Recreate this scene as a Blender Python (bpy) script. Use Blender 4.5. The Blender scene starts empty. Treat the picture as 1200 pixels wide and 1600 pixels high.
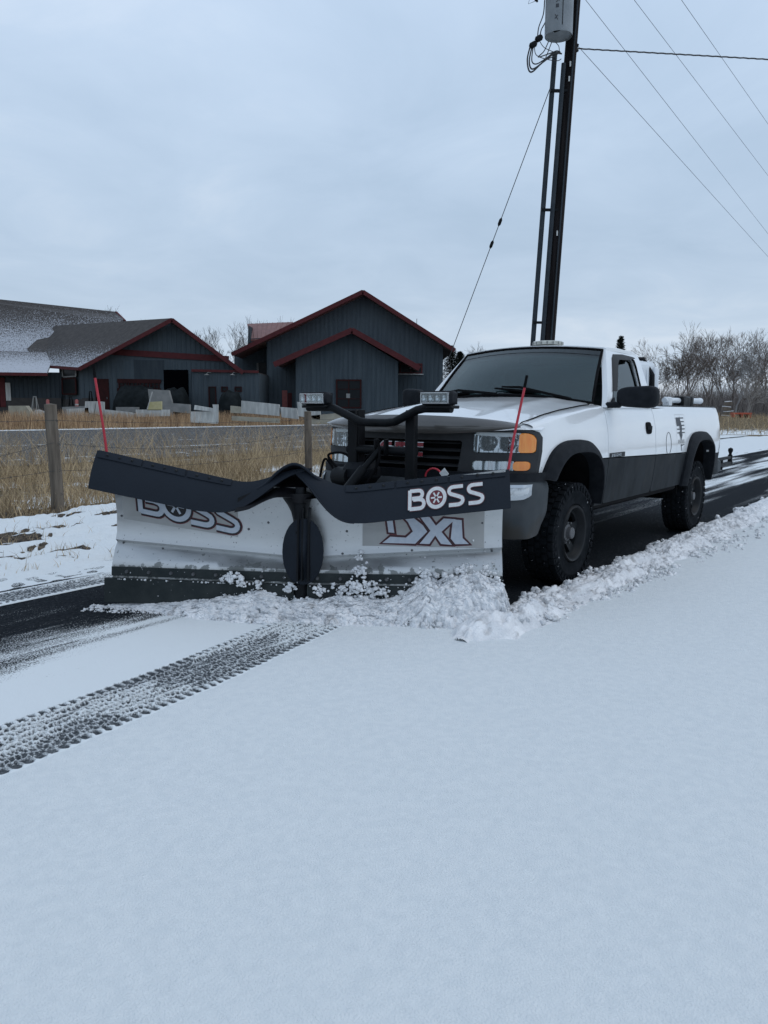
import bpy, math, random
import numpy as np
from mathutils import Vector, Matrix, noise as mnoise
from mathutils.geometry import delaunay_2d_cdt
R = math.radians
random.seed(4); rng = np.random.default_rng(4)
scene = bpy.context.scene
COL = scene.collection

# ------------------------------------------------------------------ camera
FPX, CAMH, PITCH, ROLL = 1202.4, 1.374, 0.13266, 0.0070
cp, sp, cr, sr = math.cos(PITCH), math.sin(PITCH), math.cos(ROLL), math.sin(ROLL)
_right = Vector((1, 0, 0)); _up = Vector((0, sp, cp)); _fwd = Vector((0, cp, -sp))
_r2 = _right * cr + _up * sr; _u2 = _up * cr - _right * sr
cam_data = bpy.data.cameras.new('camera'); cam = bpy.data.objects.new('camera', cam_data); COL.objects.link(cam)
cam_data.sensor_fit = 'VERTICAL'; cam_data.sensor_height = 36.0; cam_data.lens = 36.0 * FPX / 1600
cam_data.clip_start = 0.05; cam_data.clip_end = 3000
m = Matrix.Identity(4)
for i in range(3):
    m[i][0], m[i][1], m[i][2] = _r2[i], _u2[i], -_fwd[i]
m[2][3] = CAMH
cam.matrix_world = m
scene.camera = cam

# ------------------------------------------------------------------ sky, sun, exposure
SUN_EL, SUN_AZ = R(58), R(95)
world = bpy.data.worlds.new("World"); scene.world = world; world.use_nodes = True
nt = world.node_tree; nt.nodes.clear()
def wn(t, **k):
    n = nt.nodes.new(t)
    for a, b in k.items(): setattr(n, a, b)
    return n
wout = wn('ShaderNodeOutputWorld'); bg = wn('ShaderNodeBackground'); bg.inputs[1].default_value = 0.10
sky = wn('ShaderNodeTexSky', sky_type='NISHITA', sun_disc=False, sun_elevation=SUN_EL, sun_rotation=SUN_AZ, air_density=1.5, dust_density=2.0)
tc = wn('ShaderNodeTexCoord'); sep = wn('ShaderNodeSeparateXYZ'); nt.links.new(tc.outputs['Generated'], sep.inputs[0])
# clouds are laid out on a plane overhead: direction / (height + offset)
add = wn('ShaderNodeMath', operation='ADD'); add.inputs[1].default_value = 0.16; nt.links.new(sep.outputs[2], add.inputs[0])
mx = wn('ShaderNodeMath', operation='MAXIMUM'); mx.inputs[1].default_value = 0.05; nt.links.new(add.outputs[0], mx.inputs[0])
dx = wn('ShaderNodeMath', operation='DIVIDE'); nt.links.new(sep.outputs[0], dx.inputs[0]); nt.links.new(mx.outputs[0], dx.inputs[1])
dy = wn('ShaderNodeMath', operation='DIVIDE'); nt.links.new(sep.outputs[1], dy.inputs[0]); nt.links.new(mx.outputs[0], dy.inputs[1])
cb = wn('ShaderNodeCombineXYZ'); nt.links.new(dx.outputs[0], cb.inputs[0]); nt.links.new(dy.outputs[0], cb.inputs[1])
def wnoise(scale, detail, rough, dist=0.0, off=(0, 0, 0)):
    mp = wn('ShaderNodeMapping'); mp.inputs['Location'].default_value = off
    nt.links.new(cb.outputs[0], mp.inputs[0])
    n = wn('ShaderNodeTexNoise'); n.inputs['Scale'].default_value = scale; n.inputs['Detail'].default_value = detail
    n.inputs['Roughness'].default_value = rough; n.inputs['Distortion'].default_value = dist
    nt.links.new(mp.outputs[0], n.inputs['Vector']); return n
def ramp(inp, stops, tree=None):
    t = tree or nt
    r = t.nodes.new('ShaderNodeValToRGB'); e = r.color_ramp.elements
    while len(e) < len(stops): e.new(0.5)
    for el, (p, c) in zip(e, stops): el.position = p; el.color = (*c, 1) if len(c) == 3 else c
    t.links.new(inp, r.inputs[0]); return r
n1 = wnoise(0.55, 4, 0.5, 0.3, (1.3, 0.4, 0)); n2 = wnoise(1.6, 7, 0.58, 0.5, (4, 2, 0))
mixn = wn('ShaderNodeMath', operation='MULTIPLY_ADD'); nt.links.new(n2.outputs[0], mixn.inputs[0]); mixn.inputs[1].default_value = 0.50
sc_ = wn('ShaderNodeMath', operation='MULTIPLY'); sc_.inputs[1].default_value = 0.55; nt.links.new(n1.outputs[0], sc_.inputs[0]); nt.links.new(sc_.outputs[0], mixn.inputs[2])
# cloud base: grey blue with pale gaps (values x10, the background strength is 0.1)
clouds = ramp(mixn.outputs[0], [(0.34, (4.25, 5.45, 6.95)), (0.46, (4.75, 5.95, 7.5)), (0.55, (5.15, 6.35, 7.9)), (0.68, (6.2, 7.2, 8.5))])
hor = ramp(sep.outputs[2], [(0.0, (1.10, 1.05, 1.0)), (0.05, (1.07, 1.03, 0.99)), (0.14, (0.90, 0.905, 0.91)), (0.28, (0.95, 0.96, 0.97)), (0.45, (1.07, 1.07, 1.08)), (0.8, (0.86, 0.87, 0.90))])
mulc = wn('ShaderNodeMix', data_type='RGBA', blend_type='MULTIPLY'); mulc.inputs[0].default_value = 1.0
nt.links.new(clouds.outputs[0], mulc.inputs[6]); nt.links.new(hor.outputs[0], mulc.inputs[7])
mixs = wn('ShaderNodeMix', data_type='RGBA'); mixs.inputs[0].default_value = 0.93
nt.links.new(sky.outputs[0], mixs.inputs[6]); nt.links.new(mulc.outputs[2], mixs.inputs[7])
nt.links.new(mixs.outputs[2], bg.inputs[0]); nt.links.new(bg.outputs[0], wout.inputs[0])

sd = bpy.data.lights.new('sun', 'SUN'); sd.energy = 0.5; sd.angle = R(40); sd.color = (1.0, 0.96, 0.9)
so = bpy.data.objects.new('sun', sd); COL.objects.link(so)
# sun_rotation is measured clockwise from +Y
sdir = Vector((math.sin(SUN_AZ) * math.cos(SUN_EL), math.cos(SUN_AZ) * math.cos(SUN_EL), math.sin(SUN_EL)))
so.rotation_euler = (-sdir).to_track_quat('-Z', 'Y').to_euler()
scene.view_settings.view_transform = 'Standard'; scene.view_settings.look = 'None'
scene.view_settings.gamma = 1.0; scene.view_settings.exposure = 0.15; scene.view_settings.use_curve_mapping = False

# ------------------------------------------------------------------ helpers
def P(u, v, y):
    """world point seen at photo pixel (u, v) on the plane at distance y"""
    a, b = u - 600, v - 800
    xx, yy = a * cr + b * sr, -a * sr + b * cr
    d = Vector((xx / FPX, cp - yy / FPX * sp, -sp - yy / FPX * cp))
    t = y / d.y
    return Vector((d.x * t, y, CAMH + d.z * t))
def G(u, v, z=0.0):
    a, b = u - 600, v - 800
    xx, yy = a * cr + b * sr, -a * sr + b * cr
    d = Vector((xx / FPX, cp - yy / FPX * sp, -sp - yy / FPX * cp))
    t = (z - CAMH) / d.z
    return Vector((d.x * t, d.y * t, z))
YAW = -0.641548
TX, TY = 0.697193, 6.622604
FX, FY = math.sin(YAW), -math.cos(YAW)
ROT = math.atan2(FY, FX)
def ST(s, t, z=0.0):            # drive coordinates (along, across) to world
    return Vector((TX + s * FX - t * FY, TY + s * FY + t * FX, z))
def toST(p):
    dx_, dy_ = p[0] - TX, p[1] - TY
    return (dx_ * FX + dy_ * FY, -dx_ * FY + dy_ * FX)
DRIVE_M = Matrix.Translation((TX, TY, 0)) @ Matrix.Rotation(ROT, 4, 'Z')

def props(o, label=None, cat=None, group=None, kind=None):
    if label: o['label'] = label
    if cat: o['category'] = cat
    if group: o['group'] = group
    if kind: o['kind'] = kind
    return o
def empty(name, label, cat, loc=(0, 0, 0), rz=0.0, group=None):
    o = bpy.data.objects.new(name, None); COL.objects.link(o)
    o.location = loc; o.rotation_euler = (0, 0, rz); o.empty_display_size = 0.2
    return props(o, label, cat, group)

class MB:
    def __init__(s): s.v = []; s.f = []
    def add(s, vs, fs, flip=False):
        n = len(s.v); s.v.extend([tuple(p) for p in vs])
        for f in fs:
            g = [i + n for i in f]
            s.f.append(g[::-1] if flip else g)
        return s
    def box(s, c, size, rot=None, taper=1.0):
        hx, hy, hz = size[0] / 2, size[1] / 2, size[2] / 2
        pts = []
        for z in (-1, 1):
            k = taper if z > 0 else 1
            for x, y in ((-1, -1), (1, -1), (1, 1), (-1, 1)):
                p = Vector((x * hx * k, y * hy * k, z * hz))
                if rot is not None: p = rot @ p
                pts.append(p + Vector(c))
        return s.add(pts, [(3, 2, 1, 0), (4, 5, 6, 7), (0, 1, 5, 4), (1, 2, 6, 5), (2, 3, 7, 6), (3, 0, 4, 7)])
    def bbox(s, c, size, b=0.01, rot=None):
        """box with chamfered edges"""
        hx, hy, hz = size[0] / 2, size[1] / 2, size[2] / 2
        b = min(b, hx * .9, hy * .9, hz * .9)
        import itertools
        idx = {}; pts = []
        for sx, sy, sz in itertools.product((-1, 1), repeat=3):
            for ax in range(3):
                p = [sx * (hx - b), sy * (hy - b), sz * (hz - b)]
                p[ax] = (sx, sy, sz)[ax] * (hx, hy, hz)[ax]
                idx[(sx, sy, sz, ax)] = len(pts)
                p = Vector(p)
                if rot is not None: p = rot @ p
                pts.append(p + Vector(c))
        fs = []
        for ax in range(3):
            o1, o2 = [(1, 2), (2, 0), (0, 1)][ax]
            for sg in (-1, 1):
                q = []
                for a_, b_ in ((-1, -1), (1, -1), (1, 1), (-1, 1)):
                    k = [0, 0, 0]; k[ax] = sg; k[o1] = a_; k[o2] = b_; q.append(idx[(*k, ax)])
                fs.append(q if sg > 0 else q[::-1])
        for ax in range(3):
            o1, o2 = [(1, 2), (2, 0), (0, 1)][ax]
            for a_, b_ in ((-1, -1), (1, -1), (1, 1), (-1, 1)):
                k0 = [0, 0, 0]; k0[ax] = -1; k0[o1] = a_; k0[o2] = b_; k1 = list(k0); k1[ax] = 1
                q = [idx[(*k0, o1)], idx[(*k1, o1)], idx[(*k1, o2)], idx[(*k0, o2)]]
                fs.append(q if a_ * b_ < 0 else q[::-1])
        for sx, sy, sz in itertools.product((-1, 1), repeat=3):
            q = [idx[(sx, sy, sz, 0)], idx[(sx, sy, sz, 1)], idx[(sx, sy, sz, 2)]]
            fs.append(q if sx * sy * sz > 0 else q[::-1])
        return s.add(pts, fs)
    def tube(s, path, r, seg=8, caps=True):
        path = [Vector(p) for p in path]; n = len(path)
        rs = r if isinstance(r, (list, tuple)) else [r] * n
        rings = []; up = None
        for i, p in enumerate(path):
            d = (path[min(i + 1, n - 1)] - path[max(i - 1, 0)])
            d = d.normalized() if d.length > 1e-9 else Vector((0, 0, 1))
            if up is None:
                a = Vector((0, 0, 1)) if abs(d.z) < 0.9 else Vector((1, 0, 0))
                up = d.cross(a).normalized()
            else:
                up = (up - d * up.dot(d)); up = up.normalized() if up.length > 1e-6 else d.orthogonal().normalized()
            w = d.cross(up)
            rings.append([p + (up * math.cos(k * 2 * math.pi / seg) + w * math.sin(k * 2 * math.pi / seg)) * rs[i] for k in range(seg)])
        vs = [q for ring in rings for q in ring]
        fs = [(i * seg + k, i * seg + (k + 1) % seg, (i + 1) * seg + (k + 1) % seg, (i + 1) * seg + k) for i in range(n - 1) for k in range(seg)]
        if caps: fs += [tuple(range(seg))[::-1], tuple((n - 1) * seg + k for k in range(seg))]
        return s.add(vs, fs)
    def lathe(s, prof, axis='Y', seg=40, c=(0, 0, 0), closed=False):
        """prof: list of (radius, along)"""
        vs = []; n = len(prof)
        for r_, a_ in prof:
            for k in range(seg):
                an = 2 * math.pi * k / seg; x, y = r_ * math.cos(an), r_ * math.sin(an)
                p = {'Y': (x, a_, y), 'X': (a_, x, y), 'Z': (x, y, a_)}[axis]
                vs.append(Vector(p) + Vector(c))
        fs = []
        for i in range(n - 1 + (1 if closed else 0)):
            j = (i + 1) % n
            for k in range(seg):
                k2 = (k + 1) % seg
                q = (i * seg + k, i * seg + k2, j * seg + k2, j * seg + k)
                fs.append(q)
        return s.add(vs, fs)
    def grid(s, fn, us, vs_, flip=False):
        pts = [fn(u, v) for v in vs_ for u in us]; n = len(us)
        fs = [(j * n + i, j * n + i + 1, (j + 1) * n + i + 1, (j + 1) * n + i) for j in range(len(vs_) - 1) for i in range(n - 1)]
        return s.add(pts, fs, flip)
    def sheet(s, fn, us, vs_, th, flip=False):
        """grid with thickness: th is a vector (or function of (u, v)) to the back face"""
        n, k = len(us), len(vs_)
        A = [Vector(fn(u, v)) for v in vs_ for u in us]
        B = [a + (Vector(th(u, v)) if callable(th) else Vector(th)) for a, (v, u) in zip(A, [(v, u) for v in vs_ for u in us])]
        fs = [(j * n + i, j * n + i + 1, (j + 1) * n + i + 1, (j + 1) * n + i) for j in range(k - 1) for i in range(n - 1)]
        o = n * k
        fs += [tuple(i + o for i in f)[::-1] for f in fs]
        loop = [i for i in range(n)] + [j * n + n - 1 for j in range(1, k)] + [(k - 1) * n + i for i in range(n - 2, -1, -1)] + [j * n for j in range(k - 2, 0, -1)]
        for a, b in zip(loop, loop[1:] + loop[:1]): fs.append((b, a, a + o, b + o))
        return s.add(A + B, fs, flip)
    def prism(s, pts, off):
        pts = [Vector(p) for p in pts]; n = len(pts); off = Vector(off)
        fs = [tuple(range(n)), tuple(range(n, 2 * n))[::-1]] + [((i + 1) % n, i, i + n, (i + 1) % n + n) for i in range(n)]
        return s.add(pts + [p + off for p in pts], fs)
    def mirror(s):
        m2 = MB(); m2.v = [(x, -y, z) for x, y, z in s.v]; m2.f = [f[::-1] for f in s.f]; return m2
    def mesh(s, name, mat, sharp=38):
        me = bpy.data.meshes.new(name); me.from_pydata(s.v, [], s.f)
        if mat:
            for mm in (mat if isinstance(mat, (list, tuple)) else [mat]): me.materials.append(mm)
        me.polygons.foreach_set('use_smooth', [sharp > 0] * len(me.polygons))
        if sharp > 0: me.set_sharp_from_angle(angle=R(sharp))
        me.update(); return me
    def build(s, name, mat, parent=None, sharp=38, fix=False, weld=0, **k):
        me = s.mesh(name, mat, sharp)
        if fix or weld:
            import bmesh
            bm = bmesh.new(); bm.from_mesh(me)
            if weld: bmesh.ops.remove_doubles(bm, verts=bm.verts, dist=weld)
            if fix: bmesh.ops.recalc_face_normals(bm, faces=bm.faces)
            bm.to_mesh(me); bm.free()
            if sharp > 0: me.set_sharp_from_angle(angle=R(sharp))
        o = bpy.data.objects.new(name, me); COL.objects.link(o)
        if parent: o.parent = parent
        return props(o, k.get('label'), k.get('cat'), k.get('group'), k.get('kind'))

def npmesh(name, V, F, mat, parent=None, smooth=True, attrs=None, matrix=None, **k):
    """fast mesh from numpy arrays; F is (n,3) or (n,4)"""
    V = np.ascontiguousarray(V, dtype=np.float32); F = np.ascontiguousarray(F, dtype=np.int32)
    me = bpy.data.meshes.new(name); nf, w = F.shape
    me.vertices.add(len(V)); me.vertices.foreach_set('co', V.ravel())
    me.loops.add(nf * w); me.loops.foreach_set('vertex_index', F.ravel())
    me.polygons.add(nf); me.polygons.foreach_set('loop_start', np.arange(nf, dtype=np.int32) * w)
    me.polygons.foreach_set('use_smooth', np.full(nf, smooth))
    me.update(calc_edges=True)
    for an, av in (attrs or {}).items():
        a = me.attributes.new(an, 'FLOAT', 'POINT'); a.data.foreach_set('value', np.ascontiguousarray(av, dtype=np.float32))
    if mat: me.materials.append(mat)
    o = bpy.data.objects.new(name, me); COL.objects.link(o)
    if matrix is not None: o.matrix_world = matrix
    if parent: o.parent = parent
    return props(o, k.get('label'), k.get('cat'), k.get('group'), k.get('kind'))
def gridF(nu, nv):
    i, j = np.meshgrid(np.arange(nu - 1), np.arange(nv - 1)); a = (j * nu + i).ravel()
    return np.stack([a, a + 1, a + nu + 1, a + nu], 1)
def interp(x, xs, ys): return float(np.interp(x, xs, ys))

def inpoly(x, y, loops):
    c = False
    for L in loops:
        j = len(L) - 1
        for i in range(len(L)):
            xi, yi = L[i]; xj, yj = L[j]
            if (yi > y) != (yj > y) and x < (xj - xi) * (y - yi) / (yj - yi) + xi: c = not c
            j = i
    return c
def patch(mb, loops, res, fn, rim=None, flip=False):
    """triangulated surface patch: 2D loops (outer, then holes) put on the surface fn(x, y) -> 3D"""
    vs, es, bl = [], [], []
    for L in loops:
        st = len(vs); pts = []
        for (x0, y0), (x1, y1) in zip(L, L[1:] + L[:1]):
            n = max(1, int(math.hypot(x1 - x0, y1 - y0) / res + .5))
            pts += [(x0 + (x1 - x0) * k / n, y0 + (y1 - y0) * k / n) for k in range(n)]
        vs += pts; n = len(pts)
        es += [(st + k, st + (k + 1) % n) for k in range(n)]; bl.append(pts)
    xs = [p[0] for p in loops[0]]; ys = [p[1] for p in loops[0]]
    B = np.array([p for b in bl for p in b])
    x = min(xs) + res
    while x < max(xs):
        y = min(ys) + res
        while y < max(ys):
            if inpoly(x, y, loops) and ((B - (x, y)) ** 2).sum(1).min() > (res * .45) ** 2: vs.append((x, y))
            y += res
        x += res
    ov, oe, of, *_ = delaunay_2d_cdt([Vector(p) for p in vs], es, [], 0, 1e-6)
    F = []
    for f in of:
        cx = sum(ov[i].x for i in f) / len(f); cy = sum(ov[i].y for i in f) / len(f)
        if inpoly(cx, cy, loops): F.append(list(f))
    P3 = [Vector(fn(p.x, p.y)) for p in ov]
    if F and rim is not None:
        cnt = {}
        for f in F:
            for a, b in zip(f, f[1:] + f[:1]): cnt[(a, b)] = 1
        off = Vector(rim); base = len(P3); mp = {}
        for (a, b) in list(cnt):
            if (b, a) not in cnt:
                for q in (a, b):
                    if q not in mp: mp[q] = len(P3); P3.append(P3[q] + off)
                F.append([b, a, mp[a], mp[b]])
    mb.add(P3, F, flip); return mb

# ------------------------------------------------------------------ materials
def material(name, c1, c2=None, rough=0.6, metal=0.0, scale=8.0, bump=0.0, bscale=None, coat=0.0, lo=0.35, hi=0.65, detail=5, stretch=(1, 1, 1), spec=0.5, rough2=None, dist=0.0):
    mt = bpy.data.materials.new(name); mt.use_nodes = True; t = mt.node_tree; n = t.nodes; b = n['Principled BSDF']
    b.inputs['Roughness'].default_value = rough; b.inputs['Metallic'].default_value = metal
    b.inputs['Coat Weight'].default_value = coat; b.inputs['Coat Roughness'].default_value = 0.06
    b.inputs['Specular IOR Level'].default_value = spec
    b.inputs['Base Color'].default_value = (*c1, 1)
    tcn = n.new('ShaderNodeTexCoord'); mp = n.new('ShaderNodeMapping'); mp.inputs['Scale'].default_value = stretch
    t.links.new(tcn.outputs['Object'], mp.inputs[0])
    nz = n.new('ShaderNodeTexNoise'); nz.inputs['Scale'].default_value = scale; nz.inputs['Detail'].default_value = detail; nz.inputs['Distortion'].default_value = dist
    t.links.new(mp.outputs[0], nz.inputs['Vector'])
    if c2:
        rp = ramp(nz.outputs[0], [(lo, c1), (hi, c2)], t); t.links.new(rp.outputs[0], b.inputs['Base Color'])
    if rough2 is not None:
        mr = n.new('ShaderNodeMapRange'); mr.inputs[3].default_value = rough; mr.inputs[4].default_value = rough2
        mr.inputs[1].default_value = lo; mr.inputs[2].default_value = hi
        t.links.new(nz.outputs[0], mr.inputs[0]); t.links.new(mr.outputs[0], b.inputs['Roughness'])
    if bump:
        nb = n.new('ShaderNodeTexNoise'); nb.inputs['Scale'].default_value = bscale or scale * 6; nb.inputs['Detail'].default_value = 4
        t.links.new(mp.outputs[0], nb.inputs['Vector'])
        bp = n.new('ShaderNodeBump'); bp.inputs['Strength'].default_value = bump; bp.inputs['Distance'].default_value = 0.02
        t.links.new(nb.outputs[0], bp.inputs['Height']); t.links.new(bp.outputs[0], b.inputs['Normal'])
    mt['b'] = 1
    return mt
def bs(mt): return mt.node_tree.nodes['Principled BSDF']
def mixin(mt, fac_fn, col, rough=None):
    """mix another colour over the material by a factor socket built by fac_fn(tree) -> socket"""
    t = mt.node_tree; b = bs(mt); fac = fac_fn(t)
    mx_ = t.nodes.new('ShaderNodeMix'); mx_.data_type = 'RGBA'
    src = b.inputs['Base Color'].links[0].from_socket if b.inputs['Base Color'].links else None
    if src: t.links.new(src, mx_.inputs[6])
    else: mx_.inputs[6].default_value = b.inputs['Base Color'].default_value
    mx_.inputs[7].default_value = (*col, 1)
    t.links.new(fac, mx_.inputs[0]); t.links.new(mx_.outputs[2], b.inputs['Base Color'])
    if rough is not None:
        mr = t.nodes.new('ShaderNodeMix'); mr.data_type = 'FLOAT'
        rs = b.inputs['Roughness'].links[0].from_socket if b.inputs['Roughness'].links else None
        if rs: t.links.new(rs, mr.inputs[2])
        else: mr.inputs[2].default_value = b.inputs['Roughness'].default_value
        mr.inputs[3].default_value = rough
        t.links.new(fac, mr.inputs[0]); t.links.new(mr.outputs[0], b.inputs['Roughness'])
def f_noise(scale, lo, hi, detail=6, stretch=(1, 1, 1), z=None, invert=False, off=(0, 0, 0)):
    """noise threshold, optionally weighted by a height window z=(z0 -> 0, z1 -> 1) in object space"""
    def fn(t):
        tcn = t.nodes.new('ShaderNodeTexCoord'); mp = t.nodes.new('ShaderNodeMapping'); mp.inputs['Scale'].default_value = stretch; mp.inputs['Location'].default_value = off
        t.links.new(tcn.outputs['Object'], mp.inputs[0])
        nz = t.nodes.new('ShaderNodeTexNoise'); nz.inputs['Scale'].default_value = scale; nz.inputs['Detail'].default_value = detail
        t.links.new(mp.outputs[0], nz.inputs['Vector'])
        src = nz.outputs[0]
        if z:
            sx = t.nodes.new('ShaderNodeSeparateXYZ'); t.links.new(tcn.outputs['Object'], sx.inputs[0])
            mr = t.nodes.new('ShaderNodeMapRange'); mr.inputs[1].default_value = z[0]; mr.inputs[2].default_value = z[1]
            mr.inputs[3].default_value = -z[2] if len(z) > 2 else -0.3; mr.inputs[4].default_value = z[3] if len(z) > 3 else 0.15
            t.links.new(sx.outputs[2], mr.inputs[0])
            ad = t.nodes.new('ShaderNodeMath'); ad.operation = 'ADD'; t.links.new(src, ad.inputs[0]); t.links.new(mr.outputs[0], ad.inputs[1]); src = ad.outputs[0]
        m2 = t.nodes.new('ShaderNodeMapRange'); m2.inputs[1].default_value = lo; m2.inputs[2].default_value = hi
        t.links.new(src, m2.inputs[0]); return m2.outputs[0]
    return fn
def snow_mask_material(name, ground, snow=(0.765, 0.80, 0.812), nscale=90.0, soft=0.10, bumpd=0.02, gscale=40.0, ground2=None, spec=.12):
    """ground seen through snow: the point attribute 'snow' is the amount of cover"""
    mt = bpy.data.materials.new(name); mt.use_nodes = True; t = mt.node_tree; n = t.nodes; b = n['Principled BSDF']
    tcn = n.new('ShaderNodeTexCoord'); at = n.new('ShaderNodeAttribute'); at.attribute_name = 'snow'
    nz = n.new('ShaderNodeTexNoise'); nz.inputs['Scale'].default_value = nscale; nz.inputs['Detail'].default_value = 6; nz.inputs['Roughness'].default_value = .65
    t.links.new(tcn.outputs['Object'], nz.inputs['Vector'])
    nl = n.new('ShaderNodeMapRange'); nl.inputs[1].default_value = 0.28; nl.inputs[2].default_value = 0.72; t.links.new(nz.outputs[0], nl.inputs[0])
    sb = n.new('ShaderNodeMath'); sb.operation = 'SUBTRACT'; t.links.new(at.outputs['Fac'], sb.inputs[0]); t.links.new(nl.outputs[0], sb.inputs[1])
    mr = n.new('ShaderNodeMapRange'); mr.inputs[1].default_value = -soft; mr.inputs[2].default_value = soft; t.links.new(sb.outputs[0], mr.inputs[0])
    ng = n.new('ShaderNodeTexNoise'); ng.inputs['Scale'].default_value = gscale; ng.inputs['Detail'].default_value = 6; t.links.new(tcn.outputs['Object'], ng.inputs['Vector'])
    g2 = ground2 or tuple(c * 1.9 for c in ground)
    rg = ramp(ng.outputs[0], [(0.38, ground), (0.66, g2)], t)
    mxn = n.new('ShaderNodeMix'); mxn.data_type = 'RGBA'; t.links.new(mr.outputs[0], mxn.inputs[0]); t.links.new(rg.outputs[0], mxn.inputs[6]); mxn.inputs[7].default_value = (*snow, 1)
    t.links.new(mxn.outputs[2], b.inputs['Base Color'])
    mro = n.new('ShaderNodeMapRange'); b.inputs['Specular IOR Level'].default_value = spec; mro.inputs[3].default_value = 0.85; mro.inputs[4].default_value = 0.8; t.links.new(mr.outputs[0], mro.inputs[0]); t.links.new(mro.outputs[0], b.inputs['Roughness'])
    ad = n.new('ShaderNodeMath'); ad.operation = 'MULTIPLY_ADD'; t.links.new(mr.outputs[0], ad.inputs[0]); ad.inputs[1].default_value = .5; t.links.new(nz.outputs[0], ad.inputs[2])
    bp = n.new('ShaderNodeBump'); bp.inputs['Strength'].default_value = 0.55; bp.inputs['Distance'].default_value = bumpd
    t.links.new(ad.outputs[0], bp.inputs['Height']); t.links.new(bp.outputs[0], b.inputs['Normal'])
    return mt

M = {}
M['snow'] = material('fresh_snow', (0.735, 0.772, 0.785), (0.79, 0.82, 0.825), rough=0.8, scale=26, bump=0.5, bscale=150, detail=10, spec=.2)
M['clod'] = material('broken_snow', (0.70, 0.71, 0.725), (0.90, 0.90, 0.905), rough=0.7, scale=9, bump=0.5, bscale=70, spec=.3)
mixin(M['clod'], f_noise(9, .56, .70, detail=10, off=(3, 1, 0)), (0.46, 0.45, 0.445))
M['asphalt'] = snow_mask_material('asphalt_with_snow', (0.007, 0.009, 0.012), nscale=110, bumpd=0.008, ground2=(0.022, 0.026, 0.031), spec=.04)
M['asphalt_far'] = snow_mask_material('road_asphalt', (0.075, 0.078, 0.080), nscale=3.0, bumpd=0.01, gscale=2.0, ground2=(0.11, 0.112, 0.114))
M['bank'] = snow_mask_material('snow_over_soil', (0.030, 0.026, 0.024), nscale=16, soft=.10, bumpd=0.05, gscale=22, ground2=(0.15, 0.12, 0.09))
M['field'] = snow_mask_material('dead_grass_ground', (0.10, 0.075, 0.045), nscale=5.0, soft=.12, bumpd=0.06, gscale=7.0, ground2=(0.24, 0.185, 0.11))
M['trackm'] = snow_mask_material('tyre_print', (0.030, 0.036, 0.042), nscale=170, soft=.30, bumpd=0.004, ground2=(0.10, 0.11, 0.12))
M['white'] = material('white_paint', (0.80, 0.815, 0.825), (0.84, 0.85, 0.855), rough=0.28, scale=2.5, coat=1.0, rough2=0.36)
mixin(M['white'], f_noise(5, .50, .78, z=(1.05, 0.7), stretch=(1, 1, 2)), (0.30, 0.29, 0.28), .6)
mixin(M['white'], f_noise(38, .66, .80, z=(1.15, .95, .25, .05)), (0.33, 0.33, 0.33), .6)
M['lower'] = material('dark_lower_paint', (0.008, 0.010, 0.012), (0.016, 0.019, 0.022), rough=0.5, scale=3, rough2=.7, spec=.12)
mixin(M['lower'], f_noise(4.5, .45, .68, stretch=(2.2, 1, .6), off=(.4, 0, .7), z=(1.0, .6, .06, .05)), (0.030, 0.034, 0.038), .7)
M['flare'] = material('textured_black_plastic', (0.009, 0.011, 0.014), (0.016, 0.018, 0.022), rough=0.65, scale=14, bump=0.12, bscale=260, spec=.12)
M['bezel'] = material('charcoal_trim', (0.034, 0.036, 0.039), (0.046, 0.048, 0.051), rough=0.55, scale=9, rough2=.65, spec=.15)
M['bumper'] = material('grey_textured_bumper', (0.048, 0.056, 0.062), (0.075, 0.080, 0.085), rough=0.65, spec=.2, scale=3.5, bump=0.10, bscale=220)
mixin(M['bumper'], f_noise(4, .48, .7, z=(.85, .45)), (0.06, 0.056, 0.05), .7)
M['black'] = material('black_steel', (0.004, 0.005, 0.006), (0.008, 0.009, 0.011), rough=0.45, scale=12, bump=.06, bscale=90, rough2=.6, spec=.15)
M['matte'] = material('matte_black', (0.004, 0.004, 0.005), (0.008, 0.008, 0.009), rough=0.9, scale=10, spec=.1)
M['rubber'] = material('black_rubber', (0.009, 0.013, 0.020), (0.014, 0.019, 0.027), rough=0.6, scale=5, bump=.12, bscale=60, rough2=.75, spec=.22)
M['rubber_shiny'] = material('shiny_black_rubber', (0.003, 0.003, 0.004), (0.006, 0.006, 0.008), rough=0.38, scale=6, bump=.05, rough2=.5, spec=.25)
M['tyre'] = material('tyre_rubber', (0.007, 0.009, 0.011), (0.015, 0.017, 0.020), rough=0.9, scale=12, bump=.15, bscale=60, spec=.06)
mixin(M['tyre'], f_noise(26, .72, .74, off=(2, 0, 5)), (0.8, 0.8, 0.82), .8)
M['rim'] = material('black_wheel', (0.008, 0.010, 0.012), (0.016, 0.018, 0.02), rough=0.55, scale=9, spec=.25)
M['hub'] = material('hub_grey', (0.07, 0.073, 0.078), (0.10, 0.10, 0.105), rough=0.5, scale=15)
M['chrome'] = material('chrome', (0.50, 0.52, 0.54), rough=0.14, metal=1.0, scale=6, rough2=.22)
M['steel'] = material('stainless_steel', (0.50, 0.51, 0.51), (0.60, 0.605, 0.60), rough=0.33, metal=0.88, scale=3.5, rough2=0.50, bump=.06, bscale=10, stretch=(1, 1, 2.5))
mixin(M['steel'], f_noise(17, .53, .57, detail=8, z=(.50, .28, .45, .06)), (0.26, 0.27, 0.265), .6)
mixin(M['steel'], f_noise(60, .68, .71, detail=4), (0.2, 0.2, 0.2), .6)
M['edge'] = material('dark_cutting_edge', (0.017, 0.023, 0.024), (0.030, 0.036, 0.036), rough=0.6, scale=9, bump=.12, bscale=60, rough2=.7, spec=.25)
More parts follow.
